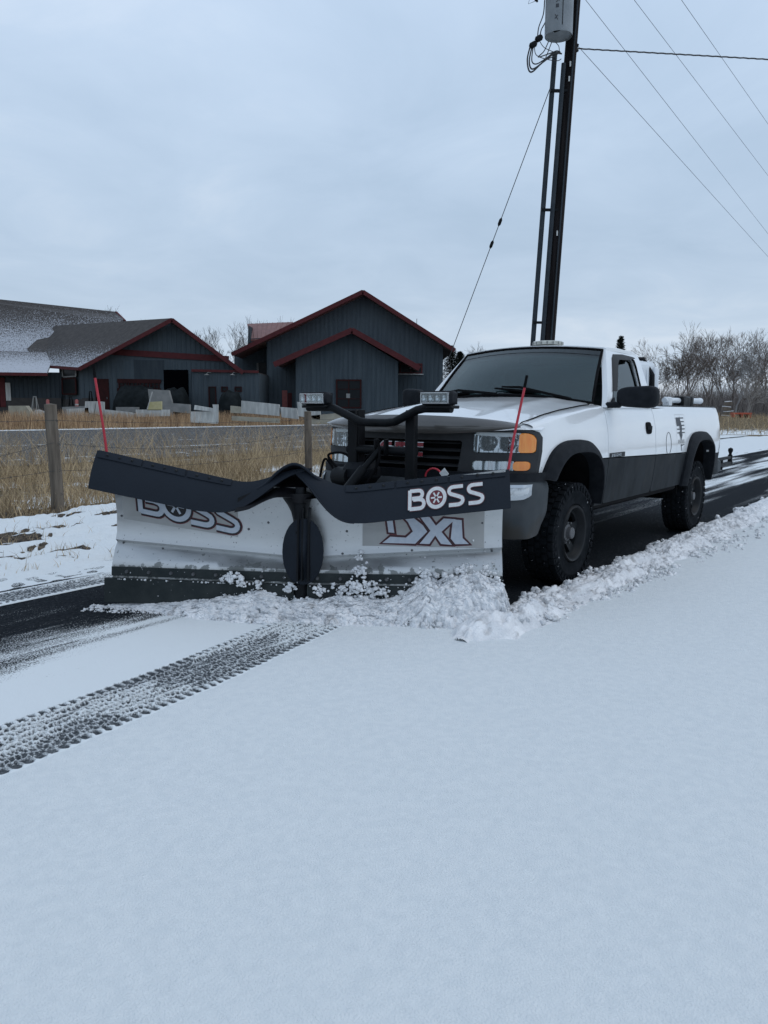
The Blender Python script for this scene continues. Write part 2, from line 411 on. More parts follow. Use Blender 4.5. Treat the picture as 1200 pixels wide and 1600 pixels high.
mixin(M['edge'], f_noise(40, .70, .74), (0.7, 0.7, 0.72), .8)
M['red'] = material('red_marker', (0.50, 0.025, 0.045), (0.42, 0.02, 0.035), rough=0.4, scale=12)
M['redtrim'] = material('dark_red_trim', (0.105, 0.024, 0.026), (0.080, 0.020, 0.022), rough=0.75, scale=3, spec=.2)
M['reddark'] = material('dark_red_joinery', (0.045, 0.014, 0.014), (0.032, 0.012, 0.012), rough=0.8, scale=3, spec=.1)
M['letter_red'] = material('emblem_red', (0.26, 0.018, 0.028), rough=0.35)
M['print_white'] = material('print_white', (0.66, 0.67, 0.66), (0.56, 0.57, 0.57), rough=0.5, scale=60)
M['print_blue'] = material('print_pale_blue', (0.46, 0.51, 0.58), (0.53, 0.57, 0.63), rough=0.5, scale=30)
M['print_red'] = material('print_dark_red', (0.12, 0.012, 0.020), rough=0.5)
M['print_black'] = material('print_black', (0.014, 0.013, 0.016), rough=0.5)
M['print_grey'] = material('decal_backing', (0.36, 0.36, 0.35), (0.40, 0.40, 0.39), rough=0.5, scale=8)
M['ink'] = material('decal_ink', (0.022, 0.026, 0.034), (0.06, 0.065, 0.075), rough=0.5, scale=90)
M['amber'] = material('amber_lens', (0.80, 0.22, 0.02), (0.85, 0.30, 0.04), rough=0.15, scale=40, coat=1.0, stretch=(1, 1, .2))
M['lens'] = material('clear_lens', (0.60, 0.63, 0.65), (0.30, 0.32, 0.34), rough=0.12, metal=0.3, scale=22, coat=1.0, lo=.4, hi=.6)
M['redlens'] = material('red_lens', (0.30, 0.01, 0.01), rough=0.15, coat=1.0)
M['wood'] = material('weathered_wood', (0.085, 0.068, 0.052), (0.19, 0.155, 0.12), rough=0.85, scale=14, bump=.7, bscale=40, stretch=(1, 1, .12))
M['pole'] = material('creosoted_pole', (0.010, 0.009, 0.010), (0.026, 0.022, 0.022), rough=0.95, spec=.1, scale=16, bump=.5, bscale=50, stretch=(1, 1, .06))
M['conduit'] = material('dark_grey_conduit', (0.028, 0.036, 0.044), (0.04, 0.048, 0.056), rough=0.7, scale=5, spec=.2)
M['tank'] = material('transformer_grey', (0.20, 0.22, 0.235), (0.25, 0.27, 0.285), rough=0.45, scale=4)
M['wire'] = material('dark_wire', (0.03, 0.032, 0.035), rough=0.6)
M['wire_thin'] = material('weathered_aluminium_wire', (0.20, 0.22, 0.25), rough=0.6)
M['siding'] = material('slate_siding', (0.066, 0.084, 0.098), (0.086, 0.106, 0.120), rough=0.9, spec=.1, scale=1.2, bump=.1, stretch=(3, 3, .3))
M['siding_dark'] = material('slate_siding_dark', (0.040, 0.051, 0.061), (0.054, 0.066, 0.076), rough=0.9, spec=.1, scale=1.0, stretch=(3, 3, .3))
M['siding_brown'] = material('brown_wainscot', (0.040, 0.036, 0.035), (0.055, 0.049, 0.046), rough=0.8, scale=2)
M['void'] = material('dark_opening', (0.002, 0.002, 0.003), rough=1.0, spec=.0)
M['pane'] = material('window_pane', (0.004, 0.006, 0.008), rough=0.4, spec=.25)
M['roof'] = material('brown_shingles', (0.045, 0.040, 0.038), (0.070, 0.062, 0.058), rough=0.9, scale=3, bump=.5, bscale=8)
M['roofred'] = material('rusty_red_metal_roof', (0.17, 0.075, 0.065), (0.22, 0.10, 0.085), rough=0.55, scale=1.5)
def roof_snow(name, z0, z1, a, b, lo, hi):
    a += .16; b += .02
    r = material(name, (0.045, 0.040, 0.038), (0.070, 0.062, 0.058), rough=0.9, scale=3, bump=.5, bscale=8)
    mixin(r, f_noise(7, lo - .06, hi + .08, detail=14, stretch=(1.6, .8, .8), z=(z0, z1, a, b)), (0.46, 0.48, 0.52), .85); return r
M['slab'] = material('pale_weathered_board', (0.38, 0.385, 0.37), (0.56, 0.565, 0.54), rough=0.85, scale=1.6, stretch=(3, 3, .5))
M['slab_tan'] = material('tan_stone_slab', (0.32, 0.29, 0.23), (0.42, 0.39, 0.31), rough=0.85, scale=2)
M['slab_grey'] = material('grey_board', (0.20, 0.205, 0.20), (0.27, 0.27, 0.26), rough=0.85, scale=2)
M['yellow'] = material('faded_yellow_board', (0.45, 0.40, 0.20), (0.52, 0.47, 0.27), rough=0.8, scale=3)
M['tarp'] = material('dark_tarp', (0.007, 0.010, 0.011), (0.016, 0.020, 0.022), rough=0.8, scale=2, bump=.4, bscale=4, spec=.1)
M['bollard'] = material('faded_red_paint', (0.36, 0.10, 0.09), (0.28, 0.075, 0.07), rough=0.6, scale=6)
M['orange'] = material('orange_red_paint', (0.55, 0.085, 0.035), (0.42, 0.07, 0.035), rough=0.5, scale=6)
M['plastic_white'] = material('white_poly', (0.62, 0.65, 0.68), (0.72, 0.75, 0.77), rough=0.35, scale=3)
M['beacon'] = material('dirty_clear_lens', (0.40, 0.40, 0.35), (0.58, 0.58, 0.52), rough=0.3, scale=25, coat=.5)
M['bark'] = material('grey_brown_bark', (0.115, 0.092, 0.080), (0.19, 0.158, 0.138), rough=0.95, scale=2, spec=.05)
M['bark_pale'] = material('pale_bark', (0.22, 0.20, 0.18), (0.30, 0.275, 0.25), rough=0.9, scale=2)
M['bark_light'] = material('light_grey_bark', (0.13, 0.125, 0.12), (0.19, 0.18, 0.175), rough=0.9, scale=2)
M['needle'] = material('dark_needles', (0.018, 0.026, 0.020), (0.035, 0.045, 0.032), rough=0.8, scale=2)
M['seat'] = material('grey_seat_cloth', (0.06, 0.062, 0.066), (0.09, 0.09, 0.095), rough=0.9, scale=40)
def straw(name, a, b):
    mt = material(name, a, b, rough=0.8); t = mt.node_tree
    at = t.nodes.new('ShaderNodeAttribute'); at.attribute_name = 'tint'
    rp = ramp(at.outputs['Fac'], [(0.0, a), (0.6, b), (1.0, tuple(min(1, c * 1.5) for c in b))], t)
    t.links.new(rp.outputs[0], bs(mt).inputs['Base Color']); return mt
M['straw'] = straw('dry_grass', (0.17, 0.115, 0.062), (0.46, 0.345, 0.205))
M['straw_brown'] = straw('brown_reeds', (0.15, 0.085, 0.045), (0.42, 0.275, 0.155))
# glass: a thin tinted pane
def glass(name, tint, rough=0.02):
    mt = bpy.data.materials.new(name); mt.use_nodes = True; t = mt.node_tree; n = t.nodes; n.clear()
    o = n.new('ShaderNodeOutputMaterial'); tr = n.new('ShaderNodeBsdfTransparent'); tr.inputs[0].default_value = (*tint, 1)
    gl = n.new('ShaderNodeBsdfGlossy'); gl.inputs['Roughness'].default_value = rough; gl.inputs[0].default_value = (.9, .95, .95, 1)
    fr = n.new('ShaderNodeFresnel'); fr.inputs[0].default_value = 1.6
    mp = n.new('ShaderNodeMath'); mp.operation = 'MULTIPLY_ADD'; mp.inputs[1].default_value = 0.9; mp.inputs[2].default_value = 0.02
    t.links.new(fr.outputs[0], mp.inputs[0])
    ms = n.new('ShaderNodeMixShader'); t.links.new(mp.outputs[0], ms.inputs[0]); t.links.new(tr.outputs[0], ms.inputs[1]); t.links.new(gl.outputs[0], ms.inputs[2])
    t.links.new(ms.outputs[0], o.inputs[0]); return mt
M['glass'] = glass('tinted_glass', (0.42, 0.50, 0.50))
M['glass_side'] = glass('side_glass', (0.25, 0.29, 0.30))

# ================================================================== THE SETTING
def fbm(x, y, oct=4, seed=0, lac=2.0, gain=.5):
    """value noise, numpy"""
    out = np.zeros_like(x, dtype=float); amp = 1.0; tot = 0
    for o in range(oct):
        rs = np.random.RandomState(seed + o * 17); tab = rs.rand(256, 256)
        xi, yi = np.floor(x).astype(int), np.floor(y).astype(int); fx, fy = x - xi, y - yi
        fx, fy = fx * fx * (3 - 2 * fx), fy * fy * (3 - 2 * fy)
        a, b = tab[xi & 255, yi & 255], tab[(xi + 1) & 255, yi & 255]; c, d = tab[xi & 255, (yi + 1) & 255], tab[(xi + 1) & 255, (yi + 1) & 255]
        out += amp * ((a * (1 - fx) + b * fx) * (1 - fy) + (c * (1 - fx) + d * fx) * fy); tot += amp
        x, y, amp = x * lac + 13.7, y * lac + 7.3, amp * gain
    return out / tot
def sm(x, a, b):
    t = np.clip((x - a) / (b - a), 0, 1); return t * t * (3 - 2 * t)
def sheet_st(name, ss, ts, hfn, cover, mat, **k):
    S, T = np.meshgrid(ss, ts); Z = hfn(S, T)
    V = np.stack([S.ravel(), T.ravel(), Z.ravel()], 1)
    return npmesh(name, V, gridF(len(ss), len(ts))[:, ::-1] if (ss[1] - ss[0]) * (ts[1] - ts[0]) < 0 else gridF(len(ss), len(ts)), mat, attrs={'snow': cover(S, T).ravel()}, matrix=DRIVE_M, kind='structure', **k)
def spaced(*segs):
    out = []
    for a, b, st in segs: out += list(np.arange(a, b - 1e-6, st))
    out.append(segs[-1][1]); return np.array(out)

# the land to the horizon (drive coordinates)
def land_cover(S, T):
    c = .30 * fbm(S * .25, T * .25, 4, 3) - .02 + .75 * sm(fbm(S * .8, T * .8, 3, 19), .52, .62) * sm(-T, 5.5, 6.0) * sm(-T, 15, 12)
    c += .75 * sm(-T, 41.5, 42.2) * sm(-T, 46.5, 44.0) * (T > -47)
    return c
sheet_st('field', spaced((-900, -120, 60), (-120, -6, 1.2), (-6, 12, .6), (12, 60, 6), (60, 300, 60)), spaced((-700, -80, 40), (-80, -4, .8), (-4, 80, 6), (80, 400, 60)),
         lambda S, T: -0.05 + 0.0 * S, land_cover, M['field'])
# public road beyond the grass
def road_cover(S, T):
    c = 0.13 + .25 * (fbm(S * .12, T * 1.4, 4, 9) - .5)
    for t0, w in ((-19.5, .35), (-24.0, .3), (-16.2, .25)): c += .45 * np.exp(-((T - t0 + .5 * fbm(S * .05, T * 0, 2, 4)) / w) ** 2) * fbm(S * .3, T * .5, 3, 6)
    c += .9 * sm(-T, 41.0, 41.8)
    return c
sheet_st('road', spaced((-400, -120, 20), (-120, 20, .8), (20, 80, 10)), spaced((-42.6, -14.6, .35)), lambda S, T: -.03 + 0 * S, road_cover, M['asphalt_far'])

# driveway: one sheet, fine near the truck
def drive_cover(S, T):
    n = fbm(S * .9, T * 4.5, 4, 21); st = fbm(S * .35, T * 6.0, 4, 5); st3 = fbm(S * 1.1, T * 22, 4, 6); st2 = fbm(S * .16 + 9, T * 2.2, 4, 8)
    c = np.full_like(S, .06)
    # behind the blade: scraped, streaked along the way, more snow left farther back
    back = sm(-S, 4.2, 9.0)
    c += .10 * (st - .35) + back * (1.55 * (st - .50) + 1.1 * (st2 - .46)) + .12 * sm(-S, 14, 40)
    c += .30 * sm(-S, 6, 9) * np.exp(-((T + .55) / .35) ** 2)
    c += .25 * sm(st2, .52, .62) * sm(-S, .5, 3) * (T < -.1)
    c += .5 * sm(-T, 2.1, 2.5)
    # ahead of the blade
    line = 2.05 - .62 * T - .0 * T
    front = sm(S - line, -.25, .1) * (S > .8)
    tw = T + .22 * (n - .5) - .10 * (S - 2.6)
    f = .10 + .95 * sm(tw, -1.22, -.35) + .22 * np.exp(-((tw + 1.45) / .035) ** 2) + .8 * sm(-T, 1.98, 2.2) + .30 * (fbm(S * 3, T * 14, 4, 2) - .5) * sm(tw, -1.4, -.9) * sm(-tw, .0, .6)
    f = f + (.55 * (st3 - .5) + .25 * (n - .5)) * sm(tw, -2.0, -1.5) * (1 - sm(tw, -.5, -.1)) - .12 * sm(fbm(S * .8, T * 5, 3, 44), .5, .6) * sm(tw, -1.1, -.9) * (1 - sm(tw, -.6, -.3))
    return c * (1 - front) + f * front
ss = spaced((-90, -12, .30), (-12, 0, .08), (0, 6.2, .022), (6.2, 12, .3)); tt = spaced((-2.7, 1.8, .03))
sheet_st('driveway', ss, tt, lambda S, T: 0.0 * S + .004 * fbm(S * 1.2, T * 1.2, 2, 4), drive_cover, M['asphalt'])

# tyre prints: ridges of snow between dark lug prints, real relief on a fine grid
def worley(x, y, seed):
    xi, yi = np.floor(x).astype(int), np.floor(y).astype(int); rs = np.random.RandomState(seed); J = rs.rand(128, 128, 2)
    f1 = np.full(x.shape, 9.0); f2 = np.full(x.shape, 9.0)
    for a in (-1, 0, 1):
        for b in (-1, 0, 1):
            j = J[(xi + a) & 127, (yi + b) & 127]
            d = np.hypot(xi + a + .1 + .8 * j[..., 0] - x, yi + b + .1 + .8 * j[..., 1] - y)
            n_ = d < f1; f2 = np.where(n_, f1, np.minimum(f2, d)); f1 = np.where(n_, d, f1)
    return f2 - f1
def worley1(x, y, seed):
    xi, yi = np.floor(x).astype(int), np.floor(y).astype(int); J = np.random.RandomState(seed).rand(128, 128, 3); h = np.zeros(x.shape)
    for a in (-1, 0, 1):
        for b in (-1, 0, 1):
            j = J[(xi + a) & 127, (yi + b) & 127]; r = .45 + .55 * j[..., 2]
            d = np.hypot(xi + a + j[..., 0] - x, yi + b + j[..., 1] - y) / r
            h = np.maximum(h, np.sqrt(np.clip(1 - d * d, 0, 1)) * r)
    return h
def tyre_print(name, s0, s1, tc, w, seed, step=.0065):
    ss = np.arange(s0, s1, step); tt = np.arange(-w / 2 - .03, w / 2 + .03, step)
    S, T = np.meshgrid(ss, tt)
    u = np.abs(T) / (w / 2)
    wob = .010 * (fbm(S * 12, T * 12, 2, seed) - .5)
    e = worley((S + .008 * np.sin(T * 70)) / .024, (T + wob) / .050, seed)
    ridge = 1 - sm(e, .06, .36)
    lug = ((S / .052 + .25 * np.sign(T)) % 1.0)
    sh = sm(u, .74, .80)                                   # shoulder blocks
    ridge = ridge * (1 - sh) + sh * (1 - sm(np.abs(lug - .5), .36, .24)) * .9
    edge = sm(u + .10 * (np.abs(lug - .5) * 2 - .5) + .03 * (fbm(S * 30, T * 30, 2, 3) - .5), .94, 1.02)
    patchy = sm(fbm(S * 2.2, T * 7, 3, seed + 5), .42, .62)
    cov = np.clip(ridge * (.50 + .40 * patchy) + .05 * patchy + .06 + .25 * (fbm(S * 40, T * 40, 2, 77) - .5), 0, 1.2)
    cov = np.maximum(cov, edge * 1.3)
    Z = .0065 + .011 * ridge * (.5 + patchy) * (1 - edge) + .010 * edge + .0015 * (fbm(S * 60, T * 60, 2, 1) - .5)
    fade = sm((w / 2 + .03) - np.abs(T), 0, .022); Z = Z * fade + (1 - fade) * (-.001)
    Tc = tc(S) + T
    V = np.stack([S.ravel(), Tc.ravel(), Z.ravel()], 1)
    return npmesh(name, V, gridF(len(ss), len(tt)), M['trackm'], attrs={'snow': cov.ravel()}, matrix=DRIVE_M, kind='structure')
track_t = lambda S: np.interp(S, [1.6, 2.0, 3.3, 4.4, 6.0], [0.05, .13, .335, .43, .52])
track_w = .44
tyre_print('tyre_track', 1.6, 5.2, track_t, track_w, 11)
tyre_print('tyre_track', 1.9, 4.0, lambda S: -2.02 + .03 * (S - 2.5), .30, 31, .011)

# untouched snow on the near side, with its cut edge
def right_edge(s):
    n = .035 * math.sin(s * 5.1) + .02 * math.sin(s * 13.7 + 1) + .03 * math.sin(s * 1.7)
    if s > 1.75: return float(track_t(np.array(s))) + track_w / 2 - .02 + .006 * math.sin(s * 31)
    return 1.12 + n * .6
ss = spaced((-90, -14, 1.0), (-14, -1, .15), (-1, 6, .05), (6, 14, .5)); qs = np.concatenate([[0, .01, .03, .06, .1], np.arange(.15, 3, .07), np.arange(3, 10, .5), np.arange(10, 80, 8)])
S, Q = np.meshgrid(ss, qs); E = np.array([right_edge(s) for s in ss])
T = E[None, :] + Q
th = .020 + .006 * sm(Q, .1, 1.0)
Z = np.where(Q < .001, .002, th * np.minimum(1, .35 + Q * 11)) + .0015 * (fbm(S * .8, T * .8, 3, 8) - .5) + .0007 * (fbm(S * 11, T * 11, 3, 12) - .5) * (Q > .02)
Z += .10 * sm(-S, 10, 60) * sm(Q, 2, 20)
npmesh('snow_cover', np.stack([S.ravel(), T.ravel(), Z.ravel()], 1), gridF(len(ss), len(qs)), M['snow'], matrix=DRIVE_M, kind='structure')

# rough snow bank between driveway and fence
def bank_h(S, T):
    q = -T - 2.2
    up = .035 * sm(q, .0, 1.2) + .05 * sm(q, 1.4, 3.0) - .12 * sm(q, 3.15, 3.6)
    lump = .16 * (fbm(S * 1.0, T * 1.7, 3, 33) - .45) * sm(q, .1, 1.0) + .07 * (1 - np.abs(2 * fbm(S * 1.8, T * 4.5, 4, 7) - 1) * 2.2) * .5 * sm(q, .1, .6) - .02 * sm(q, .1, .5) + .05 * (fbm(S * 11, T * 14, 3, 8) - .5) * sm(q, .0, .3)
    return .004 + (up + lump) * (.35 + .65 * sm(S, -5, -1)) - .012 * sm(-q, -.1, .05)
def bank_c(S, T):
    q = -T - 2.2
    n = fbm(S * 1.6, T * 4.6, 5, 40, gain=.6)
    c = 1.2 - 1.5 * sm(n, .565, .60) * sm(q, .5, 1.0) - 1.7 * sm(q + .25 * (fbm(S * 1.3, T * 0, 3, 41) - .5), 3.2, 3.55)
    far = sm(-S, 4, 12)
    return c * (1 - far) + far * (1.15 - 1.2 * sm(q, 22, 26) * 0)
sheet_st('snow_bank', spaced((-42, -12, .6), (-12, -3, .2), (-3, 7, .045)), spaced((-6.8, -2.15, .045)), bank_h, bank_c, M['bank'])
# flat snow left of the driveway far behind the truck
sheet_st('snow_patch', spaced((-42, -14, .5)), spaced((-12.5, -6.3, .3)), lambda S, T: .03 + .03 * fbm(S * .5, T * .5, 3, 2), lambda S, T: 1.2 - 1.1 * sm(fbm(S * .4, T * .6, 3, 5) + .3 * sm(-T, 11.5, 12.4), .66, .75), M['bank'])

# ------------------------------------------------------------------ grass
def blades(name, pts, hts, lean, mat, wid=.006, label=None, seg=3, seed=1, kind='stuff', cat=None, bend=.5):
    """pts (n,3) world; each blade is a narrow bent ribbon"""
    rs = np.random.RandomState(seed); n = len(pts)
    az = rs.rand(n) * 2 * np.pi; ld = rs.rand(n) * 2 * np.pi; lm = lean * (.3 + rs.rand(n)) * hts
    side = np.stack([np.cos(az), np.sin(az), 0 * az], 1); dirv = np.stack([np.cos(ld), np.sin(ld), 0 * ld], 1)
    Vs = []
    for k in range(seg + 1):
        f = k / seg; w = wid * (1 - f * .8) * (.6 + .8 * rs.rand(n)) if k in (0,) else wid * (1 - f * .8)
        c = pts + dirv * (lm * f ** 1.7)[:, None] + np.array([0, 0, 1]) * (hts * (f - bend * .3 * f * f * lean))[:, None]
        w = np.broadcast_to(w, (n,))
        Vs += [c - side * w[:, None], c + side * w[:, None]]
    V = np.stack(Vs, 1).reshape(-1, 3); base = (np.arange(n) * 2 * (seg + 1))[:, None]
    F = np.concatenate([base + np.array([2 * k, 2 * k + 1, 2 * k + 3, 2 * k + 2]) for k in range(seg)], 0)
    tint = np.repeat(rs.rand(n), 2 * (seg + 1))
    return npmesh(name, V, F, mat, attrs={'tint': tint}, smooth=False, kind=kind, label=label, cat=cat)
def st_pts(n, s0, s1, t0, t1, seed, z=0.0, dens=None):
    rs = np.random.RandomState(seed); s = s0 + (s1 - s0) * rs.rand(n); t = t0 + (t1 - t0) * rs.rand(n)
    if dens is not None:
        keep = rs.rand(n) < dens(s, t); s, t = s[keep], t[keep]
    return np.stack([TX + s * FX - t * FY, TY + s * FY + t * FX, np.full(len(s), z)], 1), s, t
clump = lambda s, t: .10 + .90 * sm(fbm(s * .9, t * .9, 3, 61), .42, .62)
p_, s_, t_ = st_pts(60000, -24, 4.5, -11.8, -5.45, 5, -.03, clump)
h_ = .12 + .30 * np.random.RandomState(3).rand(len(p_)) * (.5 + fbm(s_ * .5, t_ * .5, 2, 9))
blades('dry_grass', p_, h_, .7, M['straw'], .0050, 'tangled dry tan grass between the snow bank and the road', seed=2, cat='grass')
p_, s_, t_ = st_pts(15000, -26, 4.5, -14.8, -7.0, 15, -.03, clump)
h_ = .50 + .85 * np.random.RandomState(4).rand(len(p_))
blades('tall_grass', p_, h_, .75, M['straw'], .0042, 'tall leaning dry stalks along the near edge of the road', seg=4, seed=6, cat='grass')
p_, s_, t_ = st_pts(60000, -100, 2, -50, -43.0, 25, -.03, lambda s, t: .35 + .65 * sm(fbm(s * .35, t * .35, 3, 71), .35, .6))
h_ = (.45 + .95 * np.random.RandomState(5).rand(len(p_)) * (.4 + .9 * fbm(s_ * .2, t_ * .3, 3, 77)))
blades('reeds', p_, h_, .22, M['straw_brown'], .017, 'brown reeds and cattails on the far side of the road', seg=2, seed=8, cat='reeds')
# grassy bank beyond the far end of the driveway, right of the truck
def gb(u, v):
    x = 20 + u * 75; prof = math.sin(min(1, v * 1.6) * math.pi / 2) if v < .625 else 1
    return (x, 47 + v * 22 + .05 * x, -.06 + .92 * sm(np.array(v), 0, .45) * (1 + .12 * math.sin(u * 23)) + .0 * prof)
gx = np.linspace(0, 1, 60); gv = np.linspace(0, 1, 26)
V = np.array([gb(u, v) for v in gv for u in gx]); U_, V_ = np.meshgrid(gx, gv)
cov = 1.25 * sm(V_, .50, .60) + .95 * np.exp(-((V_ - .05) / .10) ** 2) * sm(fbm(U_ * 14, V_ * 5, 3, 14), .40, .55)
npmesh('grass_bank', V, gridF(60, 26), M['field'], attrs={'snow': cov.ravel()}, kind='structure')
rs = np.random.RandomState(12); n = 16000; uu = rs.rand(n); vv = rs.rand(n) ** .8 * .58
pb = np.array([gb(a, b) for a, b in zip(uu, vv)]); blades('bank_grass', pb, .18 + .32 * rs.rand(n), .6, M['straw'], .014, 'pale dry grass lying on the bank behind the truck', seg=2, seed=9, cat='grass')
# grass tufts poking through the snow bank
p_, s_, t_ = st_pts(7000, -1, 5.5, -5.9, -2.7, 35, .0, lambda s, t: .03 + .97 * (fbm(s * 1.6, t * 4.6, 5, 40, gain=.6) > .565))
p_[:, 2] = bank_h(s_, t_) - .01
blades('grass_tufts', p_, .04 + .07 * np.random.RandomState(6).rand(len(p_)), .8, M['straw'], .003, 'short brown grass tufts poking through the roadside snow', seg=2, seed=7, cat='grass')

# ------------------------------------------------------------------ fence: two round posts and strands of wire
def post(loc, h, r, rz, tilt, label):
    mb = MB(); n = 14; rings = 10
    def fn(u, v):
        a = u * 2 * math.pi; rr = r * (1 + .05 * math.sin(3 * a + 1) + .03 * math.sin(7 * a + 9 * v)) * (1.0 - .06 * v)
        return (rr * math.cos(a) + tilt[0] * v * h + .008 * math.sin(v * 5), rr * math.sin(a) + tilt[1] * v * h, v * h)
    mb.grid(fn, [k / n for k in range(n + 1)], [k / rings for k in range(rings + 1)])
    st = len(mb.v); mb.v.append((tilt[0] * h, tilt[1] * h, h + .012)); o = rings * (n + 1)
    for k in range(n): mb.f.append([o + k, o + k + 1, st])
    e = empty('fence_post', label, 'fence post', loc, rz, 'round wooden posts of the wire fence')
    mb.build('shaft', M['wood'], e, weld=.0005)
    st_ = MB()
    for z in (.32, .62, .95, 1.24):
        if z < h: st_.tube([(tilt[0] * z + r * .75, tilt[1] * z - r * .75, z), (tilt[0] * z + r * 1.12, tilt[1] * z - r * 1.0, z + .01), (tilt[0] * z + r * .75, tilt[1] * z - r * .80, z + .03)], .003, 5)
    st_.build('staple', M['wire'], e, kind='stuff')
    return e
A = G(90, 806); A.z = -.05; Bp = Vector((-1.50, 15.2, -.05)); Cq = Vector((A.x - 2.7, A.y - 5.1, -.05))
post(A, P(86, 632, A.y).z + .05, .078, .3, (-.012, 0), 'nearer thick weathered fence post standing in the roadside snow bank left of the plow')
post(Bp, P(481, 643, Bp.y).z + .05, .075, 1.1, (.0, 0), 'farther fence post seen just left of the truck grille')
def strand(name, pts, r, label, sag=.03, barbs=0, mat='wire', cat='wire', group=None, seg=5, n=10):
    mb = MB(); path = []
    for a, b in zip(pts, pts[1:]):
        a, b = Vector(a), Vector(b)
        for k in range(n): f = k / n; path.append(a.lerp(b, f) - Vector((0, 0, sag * 4 * f * (1 - f))))
    path.append(Vector(pts[-1])); mb.tube(path, r, seg)
    for k in range(barbs):
        i = int((k + .5) / barbs * (len(path) - 1)); p = path[i].lerp(path[i + 1], .5)
        mb.tube([p + Vector((-.015, 0, -.018)), p + Vector((.015, 0, .018))], r * .8, 3); mb.tube([p + Vector((.012, .01, -.018)), p + Vector((-.012, -.01, .018))], r * .8, 3)
    return mb.build(name, M[mat], label=label, cat=cat, group=group)
far = Bp + (Bp - A) * 1.6
for zA, zB, zC, zF, sg, lb in ((1.21, 1.17, 1.30, 1.2, .05, 'top strand of rusty fence wire from post to post'), (.93, .98, .62, .98, .20, 'slack second strand of fence wire sagging between the posts'), (.58, .55, .5, .5, .07, 'lowest strand of fence wire close to the dry grass')):
    strand('fence_wire', [(Cq.x, Cq.y, zC), (A.x + .02, A.y - .08, zA), (Bp.x, Bp.y - .08, zB), (far.x, far.y, zF)], .0026, lb, sg, 26, group='strands of the wire fence', n=14)

# ------------------------------------------------------------------ buildings
def prism_y(pix, y, th, mb=None):
    mb = mb or MB(); pts = [P(u, v, y) for u, v in pix]
    mb.prism(pts[::-1] if False else pts, (0, th, 0)); return mb
def poly_top(pix, x, y):
    """highest z of a wall outline at world x"""
    zs = []; pts = [P(u, v, y) for u, v in pix]
    for a, b in zip(pts, pts[1:] + pts[:1]):
        if (a.x - x) * (b.x - x) <= 0 and abs(a.x - b.x) > 1e-6: zs.append(a.z + (b.z - a.z) * (x - a.x) / (b.x - a.x))
    return (max(zs), min(zs)) if zs else (0, 0)
def wall(root, pix, y, th=.25, mat='siding', batten=.42, name='wall', avoid=()):
    prism_y(pix, y, th).build(name, M[mat], root, sharp=0, fix=True)
    if batten:
        mb = MB(); pts = [P(u, v, y) for u, v in pix]; x0, x1 = min(p.x for p in pts), max(p.x for p in pts)
        x = x0 + batten / 2
        av = [(P(a, b, y), P(c, d, y)) for a, b, c, d in avoid]
        while x < x1:
            zt, zb = poly_top(pix, x, y); segs = [(zb, zt - .05)]
            for p0, p1 in av:
                if p0.x - .05 < x < p1.x + .05:
                    segs = [s for a, b in segs for s in ((a, min(b, p1.z)), (max(a, p0.z), b)) if s[1] - s[0] > .1]
            for a, b in segs: mb.box((x, y - .02, (a + b) / 2), (.07, .05, b - a))
            x += batten
        mb.build('batten', M[mat], root, sharp=0, kind='stuff')
def beam(root, a, b, w, h, mat, name='fascia', label=None):
    a, b = Vector(a), Vector(b); d = b - a; L = d.length
    rot = d.to_track_quat('X', 'Z').to_matrix(); mb = MB(); mb.box((a + b) / 2, (L, w, h), rot); return mb.build(name, M[mat], root, sharp=0, label=label)
def slab_roof(root, pts, th, mat, name='roof'):
    pts = [Vector(p) for p in pts]; n = (pts[1] - pts[0]).cross(pts[2] - pts[0]).normalized()
    if n.z < 0: n = -n
    mb = MB(); mb.prism(pts, -n * th); return mb.build(name, M[mat], root, sharp=0, fix=True)
def window(root, u0, v0, u1, v1, y, frame='redtrim', cols=2, rows=3, fw=.12, sill=None, pane='pane', fname='window'):
    a, b = P(u0, v1, y), P(u1, v0, y); w, h = b.x - a.x, b.z - a.z; cx, cz = (a.x + b.x) / 2, (a.z + b.z) / 2
    mb = MB()
    for x in (a.x + fw / 2, b.x - fw / 2): mb.box((x, y - .09, cz), (fw, .12, h))
    for z in (a.z + fw / 2, b.z - fw / 2): mb.box((cx, y - .087, z), (w - 2 * fw, .11, fw))
    for k in range(1, cols): mb.box((a.x + w * k / cols, y - .085, cz), (fw * .6, .08, h - 2 * fw))
    for k in range(1, rows): mb.box((cx, y - .080, a.z + h * k / rows), (w - 2 * fw, .06, fw * .4))
    f = mb.build(fname, M[frame], root, sharp=0)
    MB().box((cx, y - .045, cz), (w - fw, .03, h - fw)).build('pane', M[pane], f, sharp=0)
    if sill: MB().box((cx, y - .14, a.z - .04), (w + .2, .2, .09)).build('sill', M[sill], f, sharp=0)
    return f
def opening(root, u0, v0, u1, v1, y, mat='void', name='door', proud=.03):
    a, b = P(u0, v1, y), P(u1, v0, y)
    return MB().box(((a.x + b.x) / 2, y - proud, (a.z + b.z) / 2), (b.x - a.x, .06, b.z - a.z)).build(name, M[mat], root, sharp=0)
def gable_roof(root, apex, lo, ro, y0, y1, th, mats, trim=('redtrim', .38), rise=0.0):
    """two sloping slabs and their rake boards; pixel outline taken at y0"""
    a, l, r = P(*apex, y0), P(*lo, y0), P(*ro, y0); d = Vector((0, y1 - y0, 0))
    slab_roof(root, [a, a + d, l + d, l], th, mats[0]); slab_roof(root, [a, r, r + d, a + d], th, mats[1])
    for p in (l, r):
        dn = Vector((0, 0, -trim[1] / 2 + .02)); ends = (a + dn + Vector((0, -.06, 0)), p + dn + Vector((0, -.06, 0)))
        beam(root, ends[0], ends[1], .10, trim[1], trim[0], 'rake_board')
    return a, l, r

